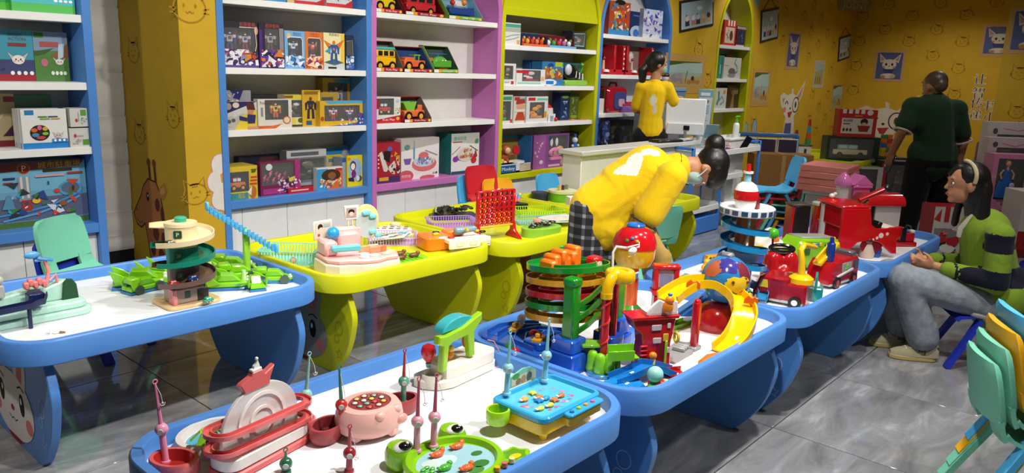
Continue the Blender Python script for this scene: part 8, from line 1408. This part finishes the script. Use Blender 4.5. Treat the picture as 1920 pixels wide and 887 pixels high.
m = MB(); m.tube([(.06,-.0,.13),(.075,.0,.19),(.065,0,.235),(.04,0,.25)],.008,'#f0938c',8); m.tube([(.075,0,.15),(.1,0,.17),(.105,0,.13)],.006,'#f0938c',8); m.build('crane',t,'plastic'); m = MB(); m.ball((.02,0,.265),(.03,.012,.016),'#5aa8e0',10,7); m.box(.0,0,.25,.06,.03,.012,'#4a98d8',.004,M=Ry(15)); m.box(.04,0,.24,.03,.02,.01,'#4a98d8',.003); m.build('plane',t,'plastic')
t = thing('toy_signpost','tiny white toy signs lying on the far left table','toy',(.985,3.22,ZT),-20); m = MB(); m.box(0,0,.012,.004,.02,.024,'#e8e8ea',.001); m.box(.02,0,.004,.02,.02,.006,'#e8e8ea',.002); m.build('stand',t,'plastic'); m = MB(); m.box(.045,0,.012,.03,.024,.003,'#8a5a3c',.001,M=Ry(15)); m.build('plate',t,'plastic')
# parking tower
t = thing('parking_tower_toy','round parking tower with cream, teal and brown spiral ramps','toy tower',(1.55,3.27,ZT)); CRM2,TL,BR = '#e4d2a8','#167f68','#6a5148'
m = MB(); m.ext(rrect(-.115,-.1,.13,.1,.035),0,.016,'#d9b886',bev=.004); m.build('plate',t,'plastic'); m = MB(); m.box(-.01,-.02,.05,.14,.1,.07,'#9a8676',.006); m.build('garage',t,'plastic'); m = MB(); m.box(.05,-.071,.045,.05,.003,.05,'#241c18'); m.build('doorway',t,'plastic'); m = MB(); m.box(-.075,-.05,.05,.02,.05,.07,'#d8848a',.003); m.box(-.02,-.0712,.055,.024,.002,.03,'#2f4a42'); m.build('booth',t,'plastic')
for z,c,mt,rr in ((.085,BR,'smoke',.1),(.175,TL,'teal_clear',.1),(.265,CRM2,'plastic',.1)):
    m = MB(); P = [(rr*cos(a),rr*sin(a),z+.012+.062*(i/24)) for i,a in enumerate([radians(195+i*12.5) for i in range(25)])]; m.sweep(P,chan(.075,.018),c); m.build('ramp',t,'plastic')
    m = MB(); m.lathe([(.066,z-.005),(.066,z+.085)],c,n=28); m.build('storey',t,'plastic')
m = MB(); m.lathe([(.064,.345),(.07,.352),(.068,.366),(.0,.367)],CRM2,n=24); m.lathe([(.024,.366),(.026,.384),(.02,.389)],'#35a888',n=18); m.build('roof',t,'plastic')
for s,z in (('P',.322),('2F',.228),('1F',.138)):
    m = MB(); a = radians(232); Pm = T(.066*cos(a),.066*sin(a),z) @ Rz(math.degrees(a)+90) @ FRONT; m.ext(rrect(-.017,-.017,.017,.017,.004),-.004,.002,'#1c4a3c' if s == 'P' else '#3a6a5c',M=Pm); m.text(s,0,-.001,.026 if s == 'P' else .02,'#e8dca8',.0025,Pm); m.build('level_sign',t,'plastic')
for x,y,z,c,lab in ((1.468,3.205,.80,'#3a2a20','dark toy car on the top parking ramp'),(1.58,3.365,.855,'#e8c81c','yellow toy car behind the parking tower top'),(1.47,3.20,.625,'#b8241c','red toy car on the lowest parking ramp'),(1.545,3.172,.64,'#24408a','blue toy car on the lowest parking ramp'),(1.60,3.155,.535,'#22a070','green toy car in front of the parking tower')):
    t2 = thing('toy_car',lab,'toy car',(x,y,z-.004),10,'parking tower cars'); m = MB(); vehicle3d(m,0,0,0,.045,.028,.022,c,c,hub='#c8c8c8'); m.build('body',t2,'gloss')
# green transforming vehicles
def green_bot(x,y,rot,label,kind,s=1.0,z=ZT,base=True):
    t = thing('toy_robot_vehicle',label,'toy robot',(x,y,z),rot,'lime green transforming vehicles'); G = '#7fc81e'; D = '#3f8a1a'; B2 = '#2a78b0'; m = MB(); rg = random.Random(int(x*977+y*331))
    m.ext([(-.09*s,-.035*s),(.05*s,-.04*s),(.1*s,-.015*s),(.1*s,.015*s),(.05*s,.04*s),(-.09*s,.035*s)],.012*s,.034*s,G,bev=.005*s); m.ext([(-.05*s,.034*s),(.05*s,.034*s),(.02*s,.062*s),(-.03*s,.065*s)],-.025*s,.025*s,G,M=FRONT,bev=.004*s); m.build('hull',t,'gloss')
    m = MB(); m.ext([(-.095*s,-.04*s),(.06*s,-.045*s),(.105*s,0),(.06*s,.045*s),(-.095*s,.04*s)],0,.012*s,B2,bev=.003); m.build('undertray',t,'gloss')
    m = MB(); m.box(.0,0,.052*s,.04*s,.03*s,.014*s,'#1c3a1a',.004); m.build('canopy',t,'gloss')
    for e in (-1,1): m = MB(); m.ext([(-.08*s,.02*s),(-.03*s,.03*s),(-.06*s,.055*s),(-.1*s,.07*s+.01*rg.random())],e*.042*s-.004,e*.042*s+.004,G if rg.random() < .7 else '#a8e040',M=FRONT,bev=.002); m.build('fin',t,'gloss')
    if kind == 'truck':
        for px,py in ((-.055,-.042),(.05,-.045),(-.055,.042),(.05,.045)): m = MB(); m.cyl((px*s,py*s-.01*s,.022*s),(px*s,py*s+.01*s,.022*s),.022*s,.022*s,'#4a5a50',14); m.build('wheel',t,'plastic')
        m = MB(); m.box(-.06*s,0,.06*s,.05*s,.06*s,.03*s,G,.006); m.build('cargo_pod',t,'gloss')
    elif kind == 'jet':
        m = MB(); m.add([(-.02*s,-.03*s,.03*s),(.03*s,-.03*s,.03*s),(-.06*s,-.11*s,.036*s),(-.02*s,.03*s,.03*s),(.03*s,.03*s,.03*s),(-.06*s,.11*s,.036*s)],[(0,2,1),(3,4,5),(0,1,2),(3,5,4)],'#4aa0d0'); m.build('wings',t,'gloss')
    else:
        m = MB(); m.cyl((.06*s,0,.034*s),(.06*s,0,.075*s),.012*s,.009*s,'#c8e8a0',10); m.build('turret',t,'gloss')
    m = MB(); m.ball((.075*s,-.02*s,.036*s),.008*s,'#e8f0e0',8,6); m.ball((.075*s,.02*s,.036*s),.008*s,'#e8f0e0',8,6); m.build('headlamps',t,'gloss')
green_bot(1.52,3.63,-25,'lime vehicle with blue wings left of the parking tower','jet',1.35); green_bot(1.50,3.56,10,'lime truck with grey wheels left of the parking tower','truck',1.0,ZT); green_bot(1.66,3.74,-60,'lime vehicle half hidden behind the parking tower','bot',1.1)
green_bot(1.86,3.72,30,'lime jet vehicle furthest back beside the far rim','jet',1.2); green_bot(1.98,3.62,-40,'lime truck behind the ramp post','truck',1.1); green_bot(1.79,3.50,60,'lime vehicle nearest the right of the parking tower','bot',1.1); green_bot(1.92,3.46,-20,'lime vehicle at the foot of the ramp post','truck',1.15); green_bot(1.80,3.34,-30,'lime vehicle with clear dome at the front of the group','bot',1.15); green_bot(1.90,3.28,70,'lime vehicle with a blue nose near the front rim','jet',.95); green_bot(2.02,3.30,-35,'lime vehicle in the right corner of the far left table','truck',1.0)
t = thing('launch_ramp_toy','light blue toothed ramp on a lime post','toy ramp',(1.955,3.44,ZT)); m = MB(); m.box(0,0,.125,.03,.026,.25,'#9ad83a',.005); m.box(0,0,.006,.09,.09,.012,'#8acc2a',.003); m.build('post',t,'plastic')
A,Bp = V(-.17,.045,.36),V(.13,-.06,.13); d = Bp-A; m = MB(); m.sweep([A,Bp],[(-.03,-.006),(.03,-.006),(.03,.006),(-.03,.006)],'#58b4e0'); sl = m.build('slide',t,'plastic')
for i in range(17):
    q = A.lerp(Bp,(i+.5)/17); sd = d.cross(V(0,0,1)).normalized()
    for e in (-1,1): m = MB(); c = q+sd*e*.032; m.box(c.x,c.y,c.z+.008,.009,.007,.036,'#4aa4d4',.001); m.build('tooth',sl,'plastic')
for q in (A,Bp): m = MB(); m.box(q.x,q.y,q.z+.018,.012,.03,.04,'#6ac0e8',.004); m.build('end_stop',t,'plastic')
# ------------------------------------------------ toys on the yellow tables
ZY = .515
def basket(x,y,z,w,d,h,rot,col,label):
    t = thing('basket',label,'basket',(x,y,z),rot); m = MB(); R = rrect(-w/2,-d/2,w/2,d/2,.03); q = inset(R,.012); m.ext(q,0,.005,col); m.build('base',t,'plastic')
    m = MB(); m.rings([[(a,b,c) for a,b in p] for p,c in ((inset(R,-.008),h-.004),(inset(R,-.008),h),(inset(R,.002),h),(inset(R,.002),h-.004))],col,closed=True); m.build('rim',t,'plastic')
    n = 56; L = []; m = MB()
    per = [(q[i],q[(i+1) % len(q)]) for i in range(len(q))]; tot = sum((Vector(b)-Vector(a)).length for a,b in per); s = 0; k = 0
    for a,b in per:
        ln = (Vector(b)-Vector(a)).length
        while k*tot/n < s+ln and k < n: u = (k*tot/n-s)/max(ln,1e-9); p = Vector(a).lerp(Vector(b),u); o = p*1.0; f = 1.04; m.cyl((p.x,p.y,0),(p.x*f,p.y*f,h),.0028,.0028,col,5); k += 1
        s += ln
    m.build('ribs',t,'plastic')['kind'] = 'stuff'
    return t
basket(2.31,3.60,ZY,.30,.22,.075,-49,'#8fdccc','pale mint ribbed basket at the left end of the yellow table')
t = thing('toy_ball','tiny pink ball inside the mint basket','toy ball',(2.27,3.52,ZY+.006)); m = MB(); m.ball((0,0,.018),.018,'#eaa09a',14,10); m.build('ball',t,'plastic'); m = MB(); m.tube([(.0182*cos(a),.0182*sin(a),.018) for a in [2*pi*i/16 for i in range(16)]],.0008,'#d88a84',5,closed=True); m.build('seam',t,'plastic')
t = thing('toy_kitchen','pink and cream toy shop playset on the yellow table','toy playset',(2.44,3.20,ZY+.05),-14); KP = '#f4b8b4'; KC = '#f0e4d0'
fp = [(-.19,-.06),(-.14,-.12),(-.08,-.13),(-.03,-.16),(.06,-.17),(.12,-.14),(.19,-.13),(.22,-.06),(.2,.1),(.1,.16),(-.1,.16),(-.19,.1)]
m = MB(); m.ext(fp,-.05,.022,KC,bev=.006); m.ext(inset(fp,.008),.022,.048,KP,bev=.008); m.build('base',t,'plastic')
m = MB(); m.box(-.14,.04,.085,.07,.12,.08,KP,.012); m.box(-.01,.09,.095,.12,.06,.10,KP,.012); m.box(.0,.12,.11,.16,.05,.12,KP,.014); m.build('counter_walls',t,'plastic'); m = MB(); m.box(0,0,0,.15,.04,.03,'#6cc8d0',.006,M=T(-.08,-.06,.095) @ Rz(-8)); m.build('awning',t,'plastic')
m = MB(); m.box(0,0,0,.115,.01,.10,'#f0e8d8',.004,M=T(-.14,.10,.165) @ Rz(15)); bd = m.build('picture_board',t,'card'); m = MB(); P = T(-.14,.10,.165) @ Rz(15) @ T(-.05,-.0065,-.04) @ FRONT; draw(m,P,.1,.08,[('r',0,0,1,1,'#d8ccb8'),('e',.3,.72,.16,.2,'#2a1816'),('e',.35,.5,.16,.2,'#e8c8b0'),('e',.2,.2,.08,.1,'#c83a2c'),('r',.5,.7,.9,.9,'#a8b8b4')]); m.build('picture',bd,'card',smooth=180)
m = MB(); m.ball((-.10,.06,.15),.034,'#2f9ad0',18,12); m.build('blue_ball',t,'gloss'); m = MB(); m.ext([(-.03,0),(.035,0),(.045,.075),(-.04,.075)],-.008,.008,'#f0ebe2',M=T(.02,.11,.205) @ FRONT,bev=.003); sg = m.build('sign_board',t,'plastic'); m = MB(); draw(m,T(-.012,.1018,.212) @ FRONT,.064,.06,[('r',.05,.05,.95,.95,'#b89a94'),('e',.5,.6,.28,.22,'#2a1816'),('e',.5,.4,.2,.2,'#e8c8b0')]); m.build('picture',sg,'card',smooth=180); m = MB(); m.box(.005,.11,.185,.008,.008,.05,'#f0e0b0',.002); m.box(.03,.11,.185,.008,.008,.05,'#f0e0b0',.002); m.build('sign_post',t,'plastic')
m = MB(); m.ext(ell(.11,.19,.075,.09,26),-.125,-.11,'#efd890',M=FRONT,bev=.003); m.build('wheel_ring',t,'plastic'); m = MB(); m.ext(ell(.105,.175,.062,.078,24),-.1095,-.1,'#b8c8c4',M=FRONT,bev=.002); m.build('wheel_plate',t,'plastic')
for x,z in ((.10,.235),(.14,.215),(.14,.13),(.17,.11)): m = MB(); m.box(x,.095,z,.04,.02,.025,'#7ad4d4',.006); m.build('gondola',t,'plastic')
for x,y,c in ((.05,-.0,'#e8a070'),(.10,.01,'#f0c8a0'),(.09,-.04,'#d8906a'),(.13,-.03,'#c87848')): m = MB(); m.box(x,y,.065,.06,.012,.035,c,.004,M=T(0,0,0)); m.build('display_card',t,'card')
for x,y,c in ((-.0,-.11,'#e8e4dc'),(.06,-.1,'#bfe0e0'),(.13,-.09,'#e0c8b0'),(.17,-.06,'#e8d8a8'),(.02,-.06,'#f8f4ec'),(.16,.0,'#f4b8b4')): m = MB(); m.lathe([(.024,0),(.026,.008),(.014,.014)],c,c=(x,y,.046),n=14); m.build('dish',t,'plastic')
basket(3.02,3.60,ZY,.30,.22,.05,-40,'#cfa8e0','lilac basket holding picture cards on the yellow table')
for i,(c1,c2,rr,lab) in enumerate((('#c8ccc8','#8a7a70',-20,'grey picture card leaning in the lilac basket'),('#d8e8dc','#3a8a5a',-55,'green and white picture card in the lilac basket'))):
    t = thing('picture_card',lab,'card',(3.03-.05*i,3.60-.03*i,ZY+.006+.008*i),rr); m = MB(); m.box(0,0,.03,.22,.15,.004,c1,.001,M=Ry(-10)); m.build('card',t,'card'); m = MB(); m.M = Ry(-10)
    rg = random.Random(i)
    for k in range(12): m.box(-.08+.16*rg.random(),-.05+.1*rg.random(),.0328+.0001*k,.03+.03*rg.random(),.02+.02*rg.random(),.0006,rg.choice([c2,'#c8483a','#2a4a3a','#e8e0d8','#6ab0d0']))
    m.build('print',t,'card')
t = thing('green_board','lime green leaf patterned play mat with brown figures','play mat',(2.80,3.22,ZY),-20); m = MB(); m.ext(rrect(-.1,-.12,.12,.1,.02),0,.012,'#7ecb22',bev=.003); m.build('mat',t,'plastic')
for i in range(5): m = MB(); m.box(-.06+.03*i,.0,.014,.012,.16,.004,'#68b018',.001,M=Rz(12)); m.build('ridge',t,'plastic')
for x,y in ((-.02,.04),(.04,-.02),(-.05,-.05)): m = MB(); m.ball((x,y,.026),(.032,.016,.014),'#6a3f1e',10,7); m.ball((x+.026,y+.006,.036),(.014,.012,.012),'#7a4a24',9,6); m.build('brown_figure',t,'plastic')
t = thing('paint_palette','white paint palette with dark colour pans','palette',(3.22,3.84,ZY),-45); m = MB(); m.ext(rrect(-.13,-.1,.13,.1,.03),0,.03,'#ecebe4',bev=.008); m.build('tray',t,'plastic')
for i in range(14): m = MB(); x,y = -.09+.045*(i % 5),-.06+.055*(i//5); m.ext(rrect(x-.014,y-.008,x+.014,y+.008,.005),.03,.033,['#2c3a78','#a83a3a','#3a2c4a','#2f6a4a','#8a4a8a','#c89040','#2a2a30'][i % 7]); m.build('colour_pan',t,'gloss')
m = MB(); m.ball((.02,.04,.04),(.035,.025,.014),'#f0d0a8',12,8); m.build('sponge',t,'fabric')
t = thing('plane_console_toy','orange and white toy console with a grey plane','toy',(3.2,3.24,ZY),-16); m = MB(); m.ext(rrect(-.09,-.1,.19,-.03,.012),.05,.075,'#f0eadb',bev=.004); m.box(.05,-.1,.05,.28,.014,.06,'#f4eee0',.004,M=I4); m.box(.05,.08,.03,.3,.14,.06,'#f4eee0',.008); m.build('tray',t,'plastic'); m = MB(); m.ext(rrect(-.2,-.04,-.03,.13,.03),0,.085,'#ee7a1c',bev=.01); m.ext(rrect(-.03,.04,.1,.14,.03),.06,.095,'#ee7a1c',bev=.01); m.build('orange_shell',t,'gloss')
blob([('c',V(.03,.02,.10),V(.13,.0,.11),.026,.018,'#7a96a4'),('c',V(.07,-.03,.11),V(.08,.06,.11),.012,.012,'#c8a838'),('e',V(.14,.0,.11),(.016,.014,.012),'#7a96a4')],'plane',t,'gloss',.006,3)
for x,y,c in ((-.11,.03,'#e8c02a'),(-.09,.07,'#1c1c1c'),(.16,.02,'#e8b81c'),(.18,-.02,'#141414'),(-.05,-.05,'#c8242c')): m = MB(); m.box(x,y,.09,.04,.026,.014,c,.005,M=T(0,0,-.01) if c == '#c8242c' else I4); m.build('lever',t,'gloss')
m = MB()
for i in range(3): m.box(-.02+.09*i,-.109,.05,.05,.004,.03,'#e0d8c8',.003)
m.build('slot_marks',t,'plastic')
t = thing('track_tray','navy tray heaped with black track pieces','tray',(3.87,3.93,ZY),-30); m = MB(); m.ext(rrect(-.17,-.11,.17,.11,.03),0,.02,'#232a58',bev=.005); m.build('tray',t,'plastic'); rg = random.Random(12)
for i in range(18):
    m = MB(); a = rg.random()*6; R_ = .03+.02*rg.random(); cx,cy,cz = -.12+.24*rg.random(),-.07+.14*rg.random(),.026+.03*rg.random(); m.sweep([(cx+R_*cos(a+k*.4),cy+R_*sin(a+k*.4),cz+.006*k*rg.random()) for k in range(7)],chan(.022,.01,.003),['#2c2e2c','#3e423c','#1f201f','#4a4c48'][i % 4]); m.build('track_piece',t,'plastic')
basket(3.60,3.68,ZY,.32,.22,.06,-30,'#b98ad0','purple divided basket beside the red disc grid'); 
t = thing('white_slide_toy','small white curved toy slide behind the red grid','toy',(3.78,3.55,ZY),-20); m = MB(); m.ext([(-.07,0),(.06,0),(.06,.13),(.05,.13),(.02,.05),(-.03,.02)],-.04,.04,'#d8e0e4',M=FRONT,bev=.003); m.build('slide',t,'plastic'); m = MB(); m.box(.055,0,.07,.012,.07,.14,'#ccd4d8',.003); m.build('back',t,'plastic')
# upright disc grid
t = thing('disc_grid_game','upright red disc drop grid game with red feet','game',(3.575,3.255,ZY+.03),-11); t.scale = (1,1,.97); w,h,nx,ny = .27,.215,7,6; cw,chh = w/nx,h/ny
for y in (-.011,.011):
    m = MB(); r = cw*.36
    for i in range(nx):
        for j in range(ny):
            x0,z0 = -w/2+i*cw,.07+j*chh; cx,cz = x0+cw/2,z0+chh/2; S4 = []; C4 = []
            for k in range(16):
                a = 2*pi*k/16+pi/16; dx,dz = cos(a),sin(a); q = min(cw/2/abs(dx) if abs(dx) > 1e-6 else 9,chh/2/abs(dz) if abs(dz) > 1e-6 else 9); S4.append((cx+dx*q,y,cz+dz*q)); C4.append((cx+r*dx,y,cz+r*1.1*dz))
            B_ = [(p[0],y+.005,p[2]) for p in C4]
            m.add(S4+C4+B_,[(k,(k+1) % 16,16+(k+1) % 16,16+k) for k in range(16)]+[(16+k,16+(k+1) % 16,32+(k+1) % 16,32+k) for k in range(16)],'#c0101c')
    m.build('grid_panel',t,'gloss')
m = MB(); m.box(-w/2-.005,0,.07+h/2,.014,.03,h+.01,'#c0101c',.004); m.box(w/2+.005,0,.07+h/2,.014,.03,h+.01,'#c0101c',.004); m.box(0,0,.07+h+.004,w+.02,.028,.012,'#c0101c',.004); m.build('frame',t,'gloss')
for s in (-1,1): m = MB(); m.ext([(-.09,-.03),(.07,-.03),(.06,-.015),(.02,.02),(.014,.08),(-.014,.08),(-.03,.02),(-.08,-.015)],s*.14-.01,s*.14+.01,'#b80f1a',M=Matrix(((0,0,1,0),(1,0,0,0),(0,1,0,0),(0,0,0,1))),bev=.003); m.build('foot',t,'gloss')
m = MB(); m.box(0,0,.058,.26,.034,.012,'#eeb024',.003); m.build('release_bar',t,'gloss')
# right part of the yellow tables
basket(4.20,3.42,ZY,.34,.2,.03,-35,'#8ab8a8','flat teal game tray under the disc plate')
t = thing('disc_plate','round pale game plate with pink handles','game',(4.28,3.28,ZY+.035),-20); m = MB(); m.lathe([(.15,0),(.155,.006),(.15,.012),(0,.012)],'#d8d0c4',n=32,sx=1.2,sy=.75); m.build('plate',t,'plastic'); m = MB(); m.tube([(.178*cos(a),.112*sin(a),.012) for a in [2*pi*i/36 for i in range(36)]],.005,'#5a9a9c',6,closed=True); m.tube([(.05*cos(a),.03*sin(a),.0125) for a in [2*pi*i/18 for i in range(18)]],.002,'#d8a898',5,closed=True); m.build('ring',t,'plastic')
for s in (-1,1): m = MB(); m.ext(ell(s*.185,.0,.03,.03,16),-.004,.016,'#f09a94',bev=.003); m.build('handle',t,'plastic')
t = thing('clip_tray','lime oval tray of grey metal clips','tray',(3.90,3.14,ZY+.05),-12); m = MB(); m.lathe([(.15,-.05),(.152,.006),(.145,.008),(0,.002)],'#86b83a',n=28,sx=1,sy=.6); m.build('tray',t,'plastic'); rg = random.Random(21)
for i in range(9): m = MB(); cx,cy = -.09+.022*i,-.02+.04*rg.random(); m.tube([(cx+.02*cos(a),cy+.02*sin(a),.016+.02*rg.random()*0+.008*(i % 3)) for a in [2*pi*k/10 for k in range(10)]],.006,['#4a4c48','#6a6a5c','#2c2e2e','#8a8468'][i % 4],6,closed=True); m.build('clip',t,'metal')
basket(4.42,3.60,ZY,.36,.22,.05,-28,'#a4d22a','lime rectangular tray behind the disc plate')
t = thing('bead_puzzle','triangular tray of bright bead sticks on the yellow table','puzzle',(4.42,3.92,ZY),-25); m = MB(); m.ext([(-.16,-.06),(.16,-.06),(.02,.10)],0,.05,'#17181a',bev=.004); m.build('tray',t,'plastic'); cs = ['#e8d42a','#d83a2a','#f0f0ea','#2a6a3a','#8a6ac8','#e8863a','#d86a9a','#58a8d0']
for i in range(7):
    m = MB()
    for k in range(5): m.ball((-.09+.03*i+.008*k,-.03+.012*k,.065+.02*k*(1 if i < 4 else .5)),.0135,cs[(i+k//2) % 8],9,6)
    m.build('bead_stick',t,'gloss')
t = thing('stool_drum','green and cream round toy drum with three pegs','toy drum',(5.08,3.88,ZY),0); m = MB(); m.lathe([(.11,0),(.115,.01),(.115,.07)],'#6ab42a',n=26); m.build('shell',t,'plastic'); m = MB(); m.lathe([(.12,.07),(.122,.09),(.0,.091)],'#d8d8b0',n=26); m.build('top',t,'plastic')
for x,c in ((-.05,'#c8b43a'),(.0,'#5a2a24'),(.05,'#7a8a6a')): m = MB(); m.cyl((x,0,.09),(x,0,.13),.014,.014,c,10); m.build('peg',t,'plastic')
t = thing('tin_box','navy round tin beside the light blue chair','tin',(4.93,4.0,ZY)); m = MB(); m.lathe([(.07,0),(.072,.05)],'#3a3f68',n=22); m.build('tin',t,'metal'); m = MB(); m.lathe([(.074,.05),(.074,.07),(.0,.072)],'#474c7a',n=22); m.build('lid',t,'metal')
t = thing('open_carton','open white carton with brown flaps on the yellow table','carton',(4.88,3.56,ZY),-30); m = MB(); m.box(0,0,.05,.2,.1,.1,'#e4e2dc',.003); m.build('carton',t,'card'); m = MB(); m.box(.08,-.06,.02,.16,.04,.03,'#8a5a34',.003,M=Rz(10)); m.box(.12,.02,.07,.06,.09,.05,'#6a5a48',.003,M=Ry(25)); m.build('flap',t,'cardboard')
t = thing('wood_blocks','small pile of wooden block pieces beside the open carton','blocks',(4.98,3.42,ZY)); rg = random.Random(31)
for i in range(9): m = MB(); m.box(-.08+.16*rg.random(),-.06+.12*rg.random(),.015+.012*(i // 4),.05,.03,.024,['#b89068','#d0b088','#a07850','#c8c0b4','#d89a8a'][i % 5],.003,M=I4); m.build('block',t,'cardboard')
t = thing('wooden_post','brown wooden post leg under the yellow table','post',(4.25,3.55,0)); m = MB(); m.cyl((0,0,0),(-.03,0,.46),.035,.045,'#a8642a',14); m.build('post',t,'cardboard'); m = MB(); m.lathe([(.06,0),(.06,.02)],'#8a5220',n=16); m.build('foot',t,'cardboard')
